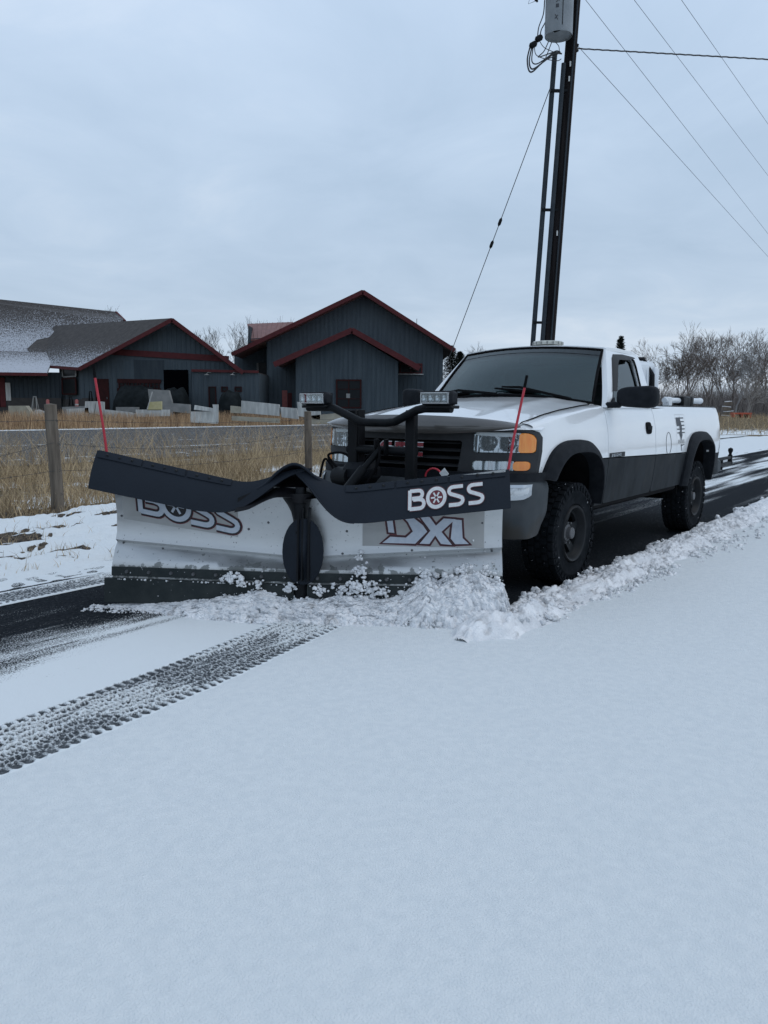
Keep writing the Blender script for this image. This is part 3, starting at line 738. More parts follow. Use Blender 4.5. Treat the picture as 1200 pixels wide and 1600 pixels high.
# right-hand workshop with the tall gable and the lower gabled bay
bA = empty('workshop_building', 'slate-blue barn-like workshop with two red-trimmed gables behind the truck lights', 'building', (P(555, 660, 75).x, 76, -.05))
bA.location = (0, 0, 0)
YA = 75.0
wall(bA, [(417, 662), (417, 528), (566, 462), (692, 538), (692, 662)], YA, avoid=[(623, 566, 662, 590)])
wall(bA, [(366, 662), (366, 556), (419, 530), (419, 662)], YA + 3.0, mat='siding')
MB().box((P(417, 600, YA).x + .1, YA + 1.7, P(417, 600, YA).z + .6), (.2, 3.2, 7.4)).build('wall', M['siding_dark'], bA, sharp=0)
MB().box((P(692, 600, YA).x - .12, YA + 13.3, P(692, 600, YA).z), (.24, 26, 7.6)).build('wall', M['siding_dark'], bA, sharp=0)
gable_roof(bA, (567, 453), (362, 551), (711, 545), YA - 1.6, YA + 26, .28, ('roofred', 'roof'))
# dormer on the left slope
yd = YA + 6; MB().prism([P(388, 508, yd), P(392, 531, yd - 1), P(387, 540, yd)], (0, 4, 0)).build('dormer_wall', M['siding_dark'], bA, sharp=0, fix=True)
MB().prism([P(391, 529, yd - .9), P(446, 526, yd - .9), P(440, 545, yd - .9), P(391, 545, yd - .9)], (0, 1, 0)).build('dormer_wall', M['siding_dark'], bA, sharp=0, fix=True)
dr = slab_roof(bA, [P(386, 506, yd + 4), P(458, 503, yd + 4), P(440, 528, yd - 1), P(392, 531, yd - 1)], .15, 'roofred', 'dormer_roof')
sm_ = MB()
for k in range(1, 9):
    a_ = P(386, 506, yd + 4).lerp(P(458, 503, yd + 4), k / 9); b_ = P(392, 531, yd - 1).lerp(P(440, 528, yd - 1), k / 9); sm_.tube([a_ + Vector((0, 0, .02)), b_ + Vector((0, 0, .02))], .04, 4)
sm_.build('roof_seam', M['roofred'], bA, kind='stuff')
YB = 71.5
wall(bA, [(462, 662), (462, 560), (549, 521), (622, 565), (622, 662)], YB, avoid=[(525, 592, 565, 638)])
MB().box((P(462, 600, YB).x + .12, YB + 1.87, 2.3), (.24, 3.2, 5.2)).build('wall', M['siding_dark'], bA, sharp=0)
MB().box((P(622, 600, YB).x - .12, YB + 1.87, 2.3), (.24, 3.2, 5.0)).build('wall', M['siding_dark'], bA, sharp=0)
gable_roof(bA, (550, 512), (428, 566), (656, 572), YB - 1.3, YA, .26, ('roofred', 'roofred'), ('redtrim', .48))
window(bA, 525, 593, 565, 638, YB, frame='reddark', cols=2, rows=3, fw=.14)
w2 = window(bA, 624, 568, 660, 584, YA, cols=2, rows=1, fw=.12, sill='slab')
opening(bA, 404, 567, 416, 628, YA + 3, 'pane', 'tall_window', .05); opening(bA, 402, 567, 404, 630, YA + 3, 'slab_grey', 'window_frame', .07)
opening(bA, 441, 610, 449, 640, YA, 'bollard', 'door_panel'); opening(bA, 450, 614, 456, 640, YA, 'redtrim', 'door_panel')
opening(bA, 541, 615, 547, 622, YB - .12, 'slab_grey', 'paper_notice'); opening(bA, 640, 570, 644, 576, YA - .2, 'slab_grey', 'wall_lamp')
MB().tube([(P(651, 520, YA + 8).x, YA + 8, 9), (P(651, 520, YA + 8).x, YA + 8, P(651, 498, YA + 8).z)], .03, 5).build('vent_pipe', M['wire'], bA)
# low link building with a red-capped parapet, three small windows and two gooseneck lamps
bD = empty('link_building', 'low slate shed with red-capped flat roof between the two gabled buildings', 'building')
YD = 69.2
wall(bD, [(300, 662), (300, 580), (404, 582), (404, 662)], YD, avoid=[(326, 603, 340, 650), (345, 603, 356, 613), (366, 603, 379, 613)])
beam(bD, P(300, 579, YD) + Vector((0, -.05, 0)), P(404, 581, YD) + Vector((0, -.05, 0)), .3, .22, 'redtrim', 'roof_cap')
slab_roof(bD, [P(300, 580, YD + .3), P(404, 582, YD + .3), P(404, 582, YD + .3) + Vector((0, 8, 0)), P(300, 580, YD + .3) + Vector((0, 8, 0))], .2, 'roof')
wall(bD, [(404, 662), (404, 584), (405.5, 584), (405.5, 662)], YD + .1, th=6, batten=0)
for a in ((327, 604, 338, 640), (346, 604, 356, 612), (367, 604, 378, 612)): window(bD, *a, YD, frame='reddark', cols=1, rows=1, fw=.08)
for u in (323, 363):
    c = P(u, 586, YD - .5); lm_ = MB().lathe([(.02, .12), (.12, .06), (.26, 0), (.24, 0), (.1, .04), (.0, .09)], 'Z', 14, c)
    lm_.tube([c + Vector((0, 0, .1)), c + Vector((.1, .1, .25)), c + Vector((.35, .45, .2))], .025, 5); lm_.build('gooseneck_lamp', M['slab_grey'], bD)

# middle-left building: gable end with red band, long shingled slope with snow
bB = empty('shop_building', 'dark slate shop with red band across its gable and snow-dusted shingle roof', 'building')
YC = 70.0
wall(bB, [(130, 660), (130, 571), (268, 503), (376, 578), (376, 660)], YC, mat='siding', avoid=[(150, 602, 172, 652), (184, 594, 250, 612), (257, 577, 295, 640), (130, 552, 355, 566)])
# side wall under the left eave
pL, pR = P(92, 571, YC + 4), P(130, 571, YC)
MB().prism([(pL.x, YC + 4, -.1), (pR.x, YC, -.1), (pR.x, YC, pR.z), (pL.x, YC + 4, pL.z + .2)], (-.1, .3, 0)).build('wall', M['siding'], bB, sharp=0, fix=True)
MB().prism([(pL.x - .06, YC + 3.93, -.1), (pR.x - .06, YC - .06, -.1), (pR.x - .06, YC - .06, 2.1), (pL.x - .06, YC + 3.93, 2.1)], (-.02, .05, 0)).build('wainscot', M['siding_brown'], bB, sharp=0, fix=True)
opening(bB, 130, 622, 152, 660, YC - .04, 'siding_brown', 'wainscot', .02)
beam(bB, P(163, 549, YC) + Vector((0, -.08, 0)), P(358, 561, YC) + Vector((0, -.08, 0)), .12, .52, 'redtrim', 'trim_band')
M['roofB'] = roof_snow('shingles_dusted_lower', 9.3, 4.6, .28, .16, .50, .60)
ap, apb = P(269, 497, YC - 1.2), P(82, 509, YC + 11); le, leb = P(124, 574, YC - 1.2), P(66, 570, YC + 4.0); re_ = P(380, 580, YC - 1.2)
vl = P(42, 545, YC + 7)
slab_roof(bB, [ap, apb, vl, leb, le], .22, 'roofB')
slab_roof(bB, [ap, re_, re_ + Vector((-4, 12, 0)), ap + Vector((-4, 12, 0))], .22, 'roof')
for p in (le, re_): beam(bB, ap + Vector((0, -.06, -.15)), p + Vector((0, -.06, -.15)), .1, .34, 'redtrim', 'rake_board')
beam(bB, le + Vector((0, -.05, -.14)), leb + Vector((0, -.05, -.14)), .12, .26, 'redtrim', 'eave_board')
opening(bB, 258, 578, 294, 650, YC, 'void', 'garage_opening_shade', .05)  # flat black panel stands in for the shade inside the open garage
opening(bB, 194, 562, 209, 594, YC, 'siding', 'siding_panel', .05); opening(bB, 210, 563, 256, 594, YC, 'siding_dark', 'siding_panel', .045)
opening(bB, 151, 592, 170, 650, YC, 'reddark', 'door', .06); MB().box((P(168, 620, YC).x, YC - .12, P(168, 622, YC).z), (.06, .06, .2)).build('handle', M['hub'], bB)
beam(bB, P(184, 595, YC) + Vector((0, -.1, 0)), P(252, 596, YC) + Vector((0, -.1, 0)), .12, .35, 'reddark', 'window_header')
for k in range(4): window(bB, 186 + k * 16.5, 597, 200 + k * 16.5, 608, YC, frame='reddark', cols=2, rows=2, fw=.10)
opening(bB, 184, 607, 252, 612, YC, 'reddark', 'window_sill_board', .08)
for v0, v1, pm in ((575, 589, 'slab_grey'), (591, 616, 'siding_brown')):
    pa, pb_ = P(103, v1, YC + 2.6), P(123, v0, YC + .9)
    mb = MB(); dd = Vector((pb_.x - pa.x, pb_.y - pa.y, 0)); nn = Vector((dd.y, -dd.x, 0)).normalized() * .3
    z0, z1 = pa.z, pb_.z; a_ = Vector((pa.x, pa.y, 0)) + nn; b_ = Vector((pb_.x, pb_.y, 0)) + nn
    for x_, w_ in ((a_, .12), (b_, .12)): mb.box((x_.x, x_.y, (z0 + z1) / 2), (w_, w_, z1 - z0))
    for z_ in (z0, z1): mb.prism([a_ + Vector((0, 0, z_ - .06)), b_ + Vector((0, 0, z_ - .06)), b_ + Vector((0, 0, z_ + .06)), a_ + Vector((0, 0, z_ + .06))], (0, .08, 0))
    f_ = mb.build('window', M['reddark'] if v0 > 580 else M['slab_grey'], bB, sharp=0, fix=True)
    MB().prism([a_ + Vector((0, .03, z0)), b_ + Vector((0, .03, z0)), b_ + Vector((0, .03, z1)), a_ + Vector((0, .03, z1))], (0, .02, 0)).build('pane', M['pane'], f_, sharp=0, fix=True)

# far-left building: long snowy roof and a lower porch roof
bC = empty('long_roofed_building', 'large building at the far left under a long snow-streaked brown roof and porch', 'building')
YE = 78.0
M['roofC'] = roof_snow('shingles_streaked', 13.2, 7.6, .10, .15, .50, .62); M['roofP'] = roof_snow('porch_shingles', 7.6, 5.0, .02, .22, .46, .60)
r0, r1 = P(-90, 458, YE + 6), P(181, 487, YE + 6); e0, e1 = P(-90, 548, YE - 1), P(60, 548, YE - 1)
slab_roof(bC, [r0, r1, P(193, 499, YE + 3), P(120, 560, YE - 1), e0], .25, 'roofC')
slab_roof(bC, [r0 + Vector((0, .1, -.02)), r1 + Vector((0, .1, -.02)), r1 + Vector((3.5, 10, -6)), r0 + Vector((-2, 10, -6))], .25, 'roof')
beam(bC, r1 + Vector((.05, -.1, -.1)), P(196, 501, YE + 3) + Vector((0, -.1, -.1)), .2, .25, 'redtrim', 'rake_board')
yp = 71.5
slab_roof(bC, [P(-90, 545, yp + 4.5), P(86, 551, yp + 4.5), P(73, 583, yp - .8), P(-90, 581, yp - .8)], .2, 'roofP', 'porch_roof')
beam(bC, P(-90, 583, yp - .85), P(74, 585, yp - .85), .12, .28, 'redtrim', 'fascia')
wall(bC, [(-90, 660), (-90, 580), (96, 582), (96, 660)], yp + 1.2, mat='siding_dark', avoid=[(-30, 588, 22, 640)])
opening(bC, -90, 622, 96, 660, yp + 1.2, 'siding_brown', 'wainscot', .075)
opening(bC, 2, 590, 8, 636, yp + 1.2, 'redtrim', 'door', .12); opening(bC, 11, 598, 17, 626, yp + 1.2, 'slab', 'side_light', .14); opening(bC, -30, 590, 1, 636, yp + 1.2, 'void', 'door', .10)

# yard clutter between road and buildings
def ladder(u, v0, v1, wpx, y, label, mat, group):
    a = P(u, v1, y); h = P(u, v0, y).z - a.z; w = wpx * y / FPX / 2
    e = empty('a_frame_trestle', label, 'trestle', a, 0, group)
    for sx in (-1, 1):
        for sy in (-1, 1): MB().tube([(sx * w, sy * .35, 0), (sx * w * .35, 0, h)], .045, 5).build('leg', M[mat], e)
    MB().box((0, 0, h), (w * .9, .12, .08)).build('top', M[mat], e, sharp=0)
    MB().box((0, -.2, h * .45), (w * 1.3, .04, .07)).build('rung', M[mat], e, sharp=0)
gT = 'trestles in front of the dark buildings'
ladder(56, 620, 655, 11, 66, 'grey A-frame trestle standing in the reeds, leftmost of the three', 'slab_grey', gT); ladder(112, 620, 655, 9, 66, 'black A-frame trestle between the two faded red bollards', 'black', gT); ladder(143, 612, 655, 8, 67, 'black A-frame trestle beside the brown-based wall corner', 'black', gT)
for u, lb in ((76, 'faded red bollard just left of the near fence post top'), (121, 'faded red bollard right of the black trestle')):
    c = P(u, 655, 66); h = P(u, 624, 66).z - c.z
    e = empty('bollard', lb, 'bollard', c, 0, 'faded red bollards in front of the shop')
    MB().lathe([(.14, 0), (.14, h - .1), (.10, h - .02), (0, h)], 'Z', 12).build('post', M['bollard'], e); MB().lathe([(.145, h - .5), (.146, h - .38)], 'Z', 12).build('band', M['slab'], e)
def lying(name, pix, y, depth, mat, label, cat='panel', group='pale boards and slabs stacked in the reeds'):
    pts = [P(u, v, y) for u, v in pix]; mb = MB().prism(pts, (.05, depth, 0)); o = mb.build(name, M[mat], sharp=0, fix=True, label=label, cat=cat, group=group)
    return o
YP = 59.0
for pix, y, d, mat_, lb in [
    (((13, 634), (40, 634), (50, 648), (52, 660), (13, 660)), YP, .5, 'slab_tan', 'tan slab with a cut corner at the far left of the stack'),
    (((54, 641), (60, 640), (78, 646), (78, 652), (52, 650)), YP, .1, 'slab', 'thin pale strip lying between the tan slab and the fence post'),
    (((97, 636), (140, 634), (152, 640), (150, 652), (97, 652)), YP + 2, .2, 'slab_grey', 'grey board behind the pale upright board right of the near post'),
    (((104, 639), (138, 637), (140, 660), (104, 662)), YP, .12, 'slab', 'whitish upright board just right of the near fence post'),
    (((133, 627), (150, 627), (146, 646), (132, 645)), YP, .12, 'slab', 'bright white square board, left one of the leaning pair'),
    (((151, 627), (162, 628), (162, 650), (148, 646)), YP, .12, 'slab', 'bright white board, right one of the leaning pair beside the red marker rod'),
    (((163, 640), (210, 645), (210, 662), (163, 655)), YP, .12, 'slab', 'long low white board running right from the red marker rod'),
    (((181, 636), (215, 636), (215, 644), (181, 643)), YP + 3, .3, 'slab_grey', 'grey beam behind the long low white board'),
    (((212, 640), (264, 640), (264, 650), (212, 652)), YP, .12, 'slab', 'low white board under the yellow sheet'),
    (((231, 608), (263, 610), (268, 628), (268, 655), (240, 655), (233, 625)), YP + 4, .3, 'slab_grey', 'tall grey slab with a sloping corner in front of the garage opening'),
    (((234, 628), (252, 627), (252, 641), (230, 641)), YP, .1, 'yellow', 'faded yellow sheet leaning on the grey slab'),
    (((268, 630), (296, 632), (296, 646), (268, 643)), YP + 2, .3, 'slab_grey', 'grey-tan box-like slab right of the tall grey slab'),
    (((298, 643), (338, 643), (338, 662), (297, 660)), YP, .4, 'slab', 'white crate-like board stack near the middle of the yard'),
    (((304, 633), (332, 638), (340, 640), (340, 644), (303, 640)), YP - .5, .12, 'slab', 'tilted white plank on top of the crate-like stack'),
    (((332, 632), (340, 632), (340, 660), (336, 660)), YP - 1, .12, 'slab', 'narrow upright white plank at the end of the crate-like stack'),
    (((360, 634), (378, 636), (378, 646), (360, 645)), YP + 1, .2, 'slab_tan', 'small tan beam left of the long white panel'),
    (((377, 626), (436, 632), (436, 650), (377, 645)), YP, .12, 'slab', 'long tilted white ribbed panel between the two buildings'),
    (((362, 650), (436, 654), (436, 661), (362, 657)), YP - 1, .2, 'slab_tan', 'low tan timber lying under the long white ribbed panel'),
    (((438, 636), (463, 638), (466, 655), (440, 652)), YP, .12, 'slab', 'second ribbed white panel right of the longest one'),
    (((464, 628), (500, 630), (500, 656), (466, 650)), YP - 1, .12, 'slab', 'white ribbed panel partly behind the left work light'),
    (((480, 650), (532, 645), (532, 662), (480, 663)), YP - 1, .5, 'slab_tan', 'tan stone block at the right end of the stack beside the truck')]:
    lying('pale_slab', pix, y, d, mat_, lb)
beam(None, P(238, 612, YP), P(230, 640, YP), .06, .06, 'slab', 'thin_pole').location.z += 0
for o in COL.objects:
    if o.name == 'thin_pole': props(o, 'thin pale pole leaning against the tall grey slab', 'pole')
def mound(name, u0, u1, v0, v1, y, label, cat, seed=0):
    a, b = P(u0, v1, y), P(u1, v0, y); w, h = b.x - a.x, b.z - a.z; mb = MB()
    def fn(u, v):
        an = v * math.pi; k = (1 - abs(2 * u - 1) ** 5) ** .6; j = .12 * mnoise.noise(Vector((u * 6, v * 3, seed)))
        return (a.x + u * w, y + 1.6 - 1.6 * math.cos(an) * 1.0 * k, a.z + (h * (math.sin(an) ** .45 if 0 < v < 1 else 0) * (1 + j)) * k)
    mb.grid(fn, [k / 24 for k in range(25)], [k / 14 for k in range(15)])
    return mb.build(name, M['tarp'], label=label, cat=cat, sharp=60)
mound('covered_trailer', 168, 244, 604, 656, 67, 'dark tarp-covered trailer in front of the shop windows', 'trailer', 1)
mound('covered_pile', 246, 288, 606, 656, 66, 'dark tarp-covered pile at the garage opening', 'pile', 5)
mound('covered_bin', 336, 374, 612, 656, 66, 'dark green covered bin below the low shed windows', 'bin', 8)

# ------------------------------------------------------------------ trees
def make_tree_arrays(seed, height, r0, levels=6, lean=(0, 0), spread=.55, trunkfrac=.28, density=1.0, minr=.006):
    rs = random.Random(seed); segs = []
    def grow(p, d, L, r, lv):
        n = 3 if lv < 3 else 2
        for k in range(n):
            d2 = (d + Vector((rs.gauss(0, .13), rs.gauss(0, .13), rs.gauss(0, .06) + .05))).normalized()
            q = p + d2 * (L / n); r2 = r * (1 - .30 / n)
            segs.append((p, q, r, r2)); p, d, r = q, d2, r2
            if lv >= 1 and lv < levels and rs.random() < .45 * density:
                branch(p, d, L * .62, r * .55, lv + 1)
        if lv < levels:
            for k in range(2 if rs.random() < .62 else 3): branch(p, d, L * rs.uniform(.66, .88), r * rs.uniform(.60, .78), lv + 1)
    def branch(p, d, L, r, lv):
        if r < minr: r = minr
        ax = Vector((rs.gauss(0, 1), rs.gauss(0, 1), rs.gauss(0, .5))); ax = (ax - d * ax.dot(d)).normalized()
        grow(p, (d + ax * rs.uniform(.35, 1.0) * spread * 1.5).normalized(), L, r, lv)
    grow(Vector((0, 0, 0)), Vector((lean[0], lean[1], 1)).normalized(), height * trunkfrac, r0, 0)
    mz = max(s[1].z for s in segs); k = height / mz
    trunk = [s for s in segs if s[2] > r0 * .42]; crown = [s for s in segs if s[2] <= r0 * .42]
    def arr(sg, nseg):
        if not sg: return np.zeros((0, 3)), np.zeros((0, 4), int)
        A_ = np.array([[*s[0]] for s in sg]) * k; B_ = np.array([[*s[1]] for s in sg]) * k; ra = np.array([s[2] for s in sg]); rb = np.array([s[3] for s in sg])
        d = B_ - A_; d /= np.linalg.norm(d, axis=1)[:, None] + 1e-9; h = np.where(np.abs(d[:, 2:3]) < .9, [[0, 0, 1.]], [[1., 0, 0]]); a = np.cross(d, h); a /= np.linalg.norm(a, axis=1)[:, None]; b = np.cross(d, a)
        V = []
        for base, rr in ((A_, ra), (B_, rb)):
            for j in range(nseg):
                an = 2 * math.pi * j / nseg; V.append(base + (a * math.cos(an) + b * math.sin(an)) * rr[:, None])
        V = np.stack(V, 1).reshape(-1, 3); o = (np.arange(len(sg)) * 2 * nseg)[:, None]
        F = np.concatenate([o + np.array([j, (j + 1) % nseg, nseg + (j + 1) % nseg, nseg + j]) for j in range(nseg)], 0); return V, F
    return arr(trunk, 6), arr(crown, 3)
def tree(loc, height, r0, seed, label, mat='bark', group=None, **k):
    (tv, tf), (cv, cf) = make_tree_arrays(seed, height, r0, **k)
    e = empty('bare_tree', label, 'tree', loc, 0, group)
    npmesh('trunk', tv, tf, M[mat], e); npmesh('crown', cv, cf, M[mat], e, smooth=False)
    return e
gW = 'bare trees of the wood behind the truck'
def at_tree(u, y): p = P(u, 655, y); return (p.x, y, -.1)
for i, (u, vt, y, r, mt_, kw, lb) in enumerate([
    (1008, 532, 92, .12, 'bark', {}, 'slim bare tree rising just behind the cab, leftmost of the wood'),
    (1028, 548, 80, .10, 'bark', {'density': 1.3}, 'short twiggy bare tree behind the white tank'),
    (1052, 530, 84, .16, 'bark', {'density': 1.3}, 'bushy dark bare tree right of the white tank'),
    (1074, 507, 76, .17, 'bark', {'spread': .42}, 'tallest bare tree of the wood, straight forked trunk above the bed'),
    (1090, 524, 90, .15, 'bark', {}, 'thin bare tree right of the tallest one'),
    (1100, 520, 74, .17, 'bark', {'lean': (.35, 0), 'trunkfrac': .34}, 'bare tree with a trunk slanting right above the bed rail'),
    (1110, 526, 70, .24, 'bark', {'lean': (1.0, 0), 'trunkfrac': .42, 'spread': .6}, 'big bare tree whose thick trunk arches far to the right'),
    (1128, 530, 88, .15, 'bark', {'density': 1.3}, 'dense bare tree behind the arching trunk'),
    (1148, 538, 64, .10, 'bark_light', {'spread': .5}, 'pale grey bare tree above the orange frame'),
    (1160, 516, 90, .18, 'bark', {'lean': (-.15, 0)}, 'broad bare tree left of the right picture edge'),
    (1176, 530, 78, .16, 'bark', {'density': 1.3}, 'dark bare tree beside the right picture edge'),
    (1196, 520, 72, .20, 'bark', {'lean': (-.2, 0)}, 'bare tree cut by the right picture edge'),
    (1168, 585, 60, .07, 'bark_pale', {'lean': (.3, 0)}, 'small whitish bare tree right of the orange frame'),
    (1215, 545, 66, .09, 'bark_pale', {'lean': (-.5, 0)}, 'small whitish bare tree leaning in from the right edge'),
    (1240, 515, 84, .2, 'bark', {}, 'bare tree just past the right picture edge'),
    (1065, 560, 100, .1, 'bark', {'density': 1.4}, 'low bare tree deep in the wood behind the hoist arm'),
    (1140, 555, 100, .1, 'bark', {'density': 1.4}, 'low bare tree deep in the wood behind the tailgate')]):
    h = P(u, vt, y).z + .1
    kk = dict(levels=6, density=.8, spread=.44); kk.update(kw)
    tree(at_tree(u, y), h + .4, r * .8, 100 + i, lb, mt_, gW, minr=.010, **kk)
gL = 'small bare trees behind the slate buildings'
for i, (u, vt, y, lb) in enumerate([(215, 478, 112, 'small bare treetop above the ridge left of the red-banded gable'), (322, 505, 108, 'bare treetop just right of the red-banded gable'), (338, 510, 112, 'low bare treetop left of the tallest one between the gables'), (356, 490, 104, 'tallest bare treetop between the two gabled buildings'), (374, 496, 108, 'bare treetop beside the dormer of the workshop'), (300, 512, 118, 'faint bare treetop behind the right slope of the red-banded gable')]):
    tree((P(u, 640, y).x, y, 0), P(u, vt, y).z, .10, 300 + i, lb, 'bark_light', gL, levels=6, spread=.36, density=1.0, minr=.012)
tree((P(772, 640, 100).x, 100, 0), P(772, 534, 100).z, .10, 400, 'tiny bare treetop above the truck roof left of the beacon', 'bark_light', None, levels=6, spread=.4, minr=.014)
# conifers
def conifer(u, vt, y, seed, label, w=1.5):
    rs = random.Random(seed); p = P(u, 640, y); h = P(u, vt, y).z; e = empty('conifer', label, 'tree', (p.x, y, 0))
    MB().tube([(0, 0, 0), (0, 0, h)], [.12, .02], 7).build('trunk', M['bark'], e)
    V = []; F = []
    for i in range(1500):
        z = h * (.12 + .88 * rs.random() ** .8); rr = w * (1 - z / h) ** .55 + .15; a = rs.random() * 6.283; L = rr * rs.uniform(.55, 1.05)
        for j in range(5):
            f = (j + .6) / 5; b = a + rs.uniform(-.25, .25); c = Vector((math.cos(b) * L * f, math.sin(b) * L * f, z - L * f * .25 + rs.uniform(-.06, .1)))
            d = Vector((math.cos(b + rs.uniform(-1, 1)), math.sin(b + rs.uniform(-1, 1)), rs.uniform(-.2, .6))) * rs.uniform(.12, .26); s_ = d.cross(Vector((rs.random(), rs.random(), 1))).normalized() * .05
            k = len(V); V += [c - s_, c + s_, c + d]; F.append((k, k + 1, k + 2))
    npmesh('crown', np.array([[*v] for v in V]), np.array(F), M['needle'], e, smooth=False)
conifer(703, 541, 88, 1, 'dark conifer peeking out behind the right eave of the workshop', 2.2)
conifer(717, 550, 90, 5, 'smaller dark conifer touching the truck windscreen outline', 2.0)
conifer(965, 526, 95, 3, 'small dark conifer top above the cab of the truck', 1.3)
# undergrowth of the wood: nobody could count it
rs = np.random.RandomState(77); n = 26000
yy = 66 + 55 * rs.rand(n); uu = 985 + 330 * rs.rand(n); xx = (uu - 600) * yy / 1200
clm = .45 + .55 * fbm(xx * .25, yy * .12, 3, 90)
blades('undergrowth', np.stack([xx, yy, np.full(n, .0)], 1), (1.2 + 4.2 * rs.rand(n) * clm) , .35, straw('twig_mass', (0.06, 0.05, 0.045), (0.17, 0.145, 0.13)), .020, 'tangle of bare brush and saplings filling the wood behind the truck', seg=3, seed=10, cat='brush')
# low hedge line on the horizon so that the land ends in trees
n = 60000; xx = -260 + 620 * rs.rand(n); yy = 190 + 60 * rs.rand(n)
blades('distant_wood', np.stack([xx, yy, 0 * xx], 1), 1.2 + 9 * rs.rand(n) ** 1.5 * sm(fbm(xx * .05, yy * .03, 4, 4), .25, .75), .5, M['bark_light'], .028, 'distant line of bare trees along the horizon', seg=2, seed=11, cat='trees')

# orange frame and small snowy post stack in front of the wood
e = empty('orange_skid_frame', 'orange-red steel frame standing on the bank behind the truck', 'frame', (P(1157, 657, 58).x, 58, P(1157, 657, 58).z))
for x in (-.6, 0, .6): MB().box((x, 0, .28), (.12, .5, .55)).build('upright', M['orange'], e, sharp=0)
for z in (.06, .52): MB().box((0, -.02, z), (1.35, .55, .12)).build('rail', M['orange'], e, sharp=0)
MB().box((.15, .1, .3), (.5, .3, .3)).build('engine', M['black'], e, sharp=0)
e = empty('stacked_timber_post', 'dark stack of snow-capped timbers left of the orange frame', 'timber stack', (P(1136, 657, 60).x, 60, P(1136, 657, 60).z))
for k, (dx_, dz_, w_) in enumerate(((0, .2, .9), (.05, .55, .7), (-.1, .9, .6), (0, 1.3, .45))):
    MB().box((dx_, 0, dz_), (w_, .4, .26), Matrix.Rotation(.1 * (-1) ** k, 3, 'Y')).build('timber', M['wood'], e, sharp=0); MB().box((dx_, 0, dz_ + .16), (w_ * .9, .38, .05), Matrix.Rotation(.1 * (-1) ** k, 3, 'Y')).build('snow_cap', M['clod'], e, sharp=0)

# ------------------------------------------------------------------ utility pole
PY = 17.0
b0, b1 = P(857, 527, PY), P(898, 0, PY); dz = (b1 - b0) / (b1.z - b0.z)
def pp(z, ox=0, oy=0): return b0 + dz * (z - b0.z) + Vector((ox, oy, 0))
pole = empty('utility_pole', 'tall dark wooden utility pole rising behind the truck cab', 'pole', (0, 0, 0))
MB().tube([pp(z) for z in (-.1, 3, 6, 9, 12.6)], [.150, .140, .131, .120, .105], 14).build('shaft', M['pole'], pole)
for ox, oy, r_, zt in ((-.34, -.05, .052, P(875, 84, PY).z), (-.15, -.12, .048, P(880, 95, PY).z - .1)):
    MB().tube([pp(0, ox, oy), pp(zt, ox * .98, oy)], r_, 10).build('conduit', M['conduit'], pole)
MB().tube([pp(0, .03, -.16), pp(12, .03, -.15)], .018, 6).build('ground_moulding', M['conduit'], pole)
for v in (145, 330, 505):
    z = P(870, v, PY).z; MB().box(pp(z, -.20, -.10), (.36, .06, .05)).build('conduit_bracket', M['black'], pole, sharp=0)
for i, v in enumerate((105, 128, 367)): MB().box(pp(P(870, v, PY).z, -.02, -.16), (.03, .01, .10)).build('pole_tag', M['slab'], pole, sharp=0)
c = P(873, 56, PY - .45); tz = c.z
tr = empty('transformer', 'light grey cylindrical transformer hung near the top of the pole', 'transformer', (c.x, PY - .42, tz))
MB().lathe([(0, .02), (.262, .03), (.27, .0), (.275, .06), (.275, 1.15), (.28, 1.16), (.28, 1.22), (.2, 1.3), (0, 1.34)], 'Z', 36).build('can', M['tank'], tr)
MB().bbox((-.02, -.20, .06), (.26, .06, .07), .015, Matrix.Rotation(-.35, 3, 'Y')).build('ground_lug', M['black'], tr)
MB().box((.18, .3, .5), (.1, .3, .7)).build('mounting_bracket', M['black'], tr, sharp=0)
for dx_ in (-.12, .08): MB().lathe([(.03, 1.3), (.05, 1.36), (.03, 1.4), (.05, 1.46), (.03, 1.5), (.05, 1.56), (.02, 1.62)], 'Z', 10, (dx_, 0, 0)).build('bushing', M['tank'], tr)
mk = MB()
def onc(a, z): return (.277 * math.sin(a), -.277 * math.cos(a), z)
for (a0, z0, a1, z1) in ((-.42, .52, -.22, .60), (-.42, .62, -.22, .54), (-.45, .70, -.2, .70), (-.42, .76, -.24, .84), (-.5, .22, -.3, .28), (-.48, .30, -.30, .2)):
    mk.tube([onc(a0, z0), onc((a0 + a1) / 2, (z0 + z1) / 2), onc(a1, z1)], .008, 4)
mk.grid(lambda u, v: onc(-.46 + .22 * u, .42 + .07 * v), [0, .25, .5, .75, 1], [0, 1]); mk.build('number_decal', M['ink'], tr)
MB().tube([onc(.05, .1), onc(.05, 1.2)], .008, 5).build('tank_seam', M['black'], tr)
# connectors and drip loops
con = empty('cable_connector', 'pair of black block connectors beside the transformer', 'connector', P(838, 66, PY - .5))
for (u, v) in ((842, 60), (833, 70)): MB().bbox(P(u, v, PY - .5) - P(838, 66, PY - .5), (.16, .1, .11), .03, Matrix.Rotation(-.5, 3, 'Y')).build('block', M['black'], con)
def loops(mb, pix, y, r):
    pts = [P(u, v, y) for u, v in pix]; out = []
    for i in range(len(pts) - 1):
        p0 = pts[max(i - 1, 0)]; p1 = pts[i]; p2 = pts[i + 1]; p3 = pts[min(i + 2, len(pts) - 1)]
        for k in range(6):
            t = k / 6; out.append(.5 * ((2 * p1) + (p2 - p0) * t + (2 * p0 - 5 * p1 + 4 * p2 - p3) * t * t + (3 * p1 - p0 - 3 * p2 + p3) * t ** 3))
    out.append(pts[-1]); mb.tube(out, r, 6)
dl = empty('drip_loops', 'bundle of black cable loops hanging left of the pole under the transformer', 'cables', (0, 0, 0))
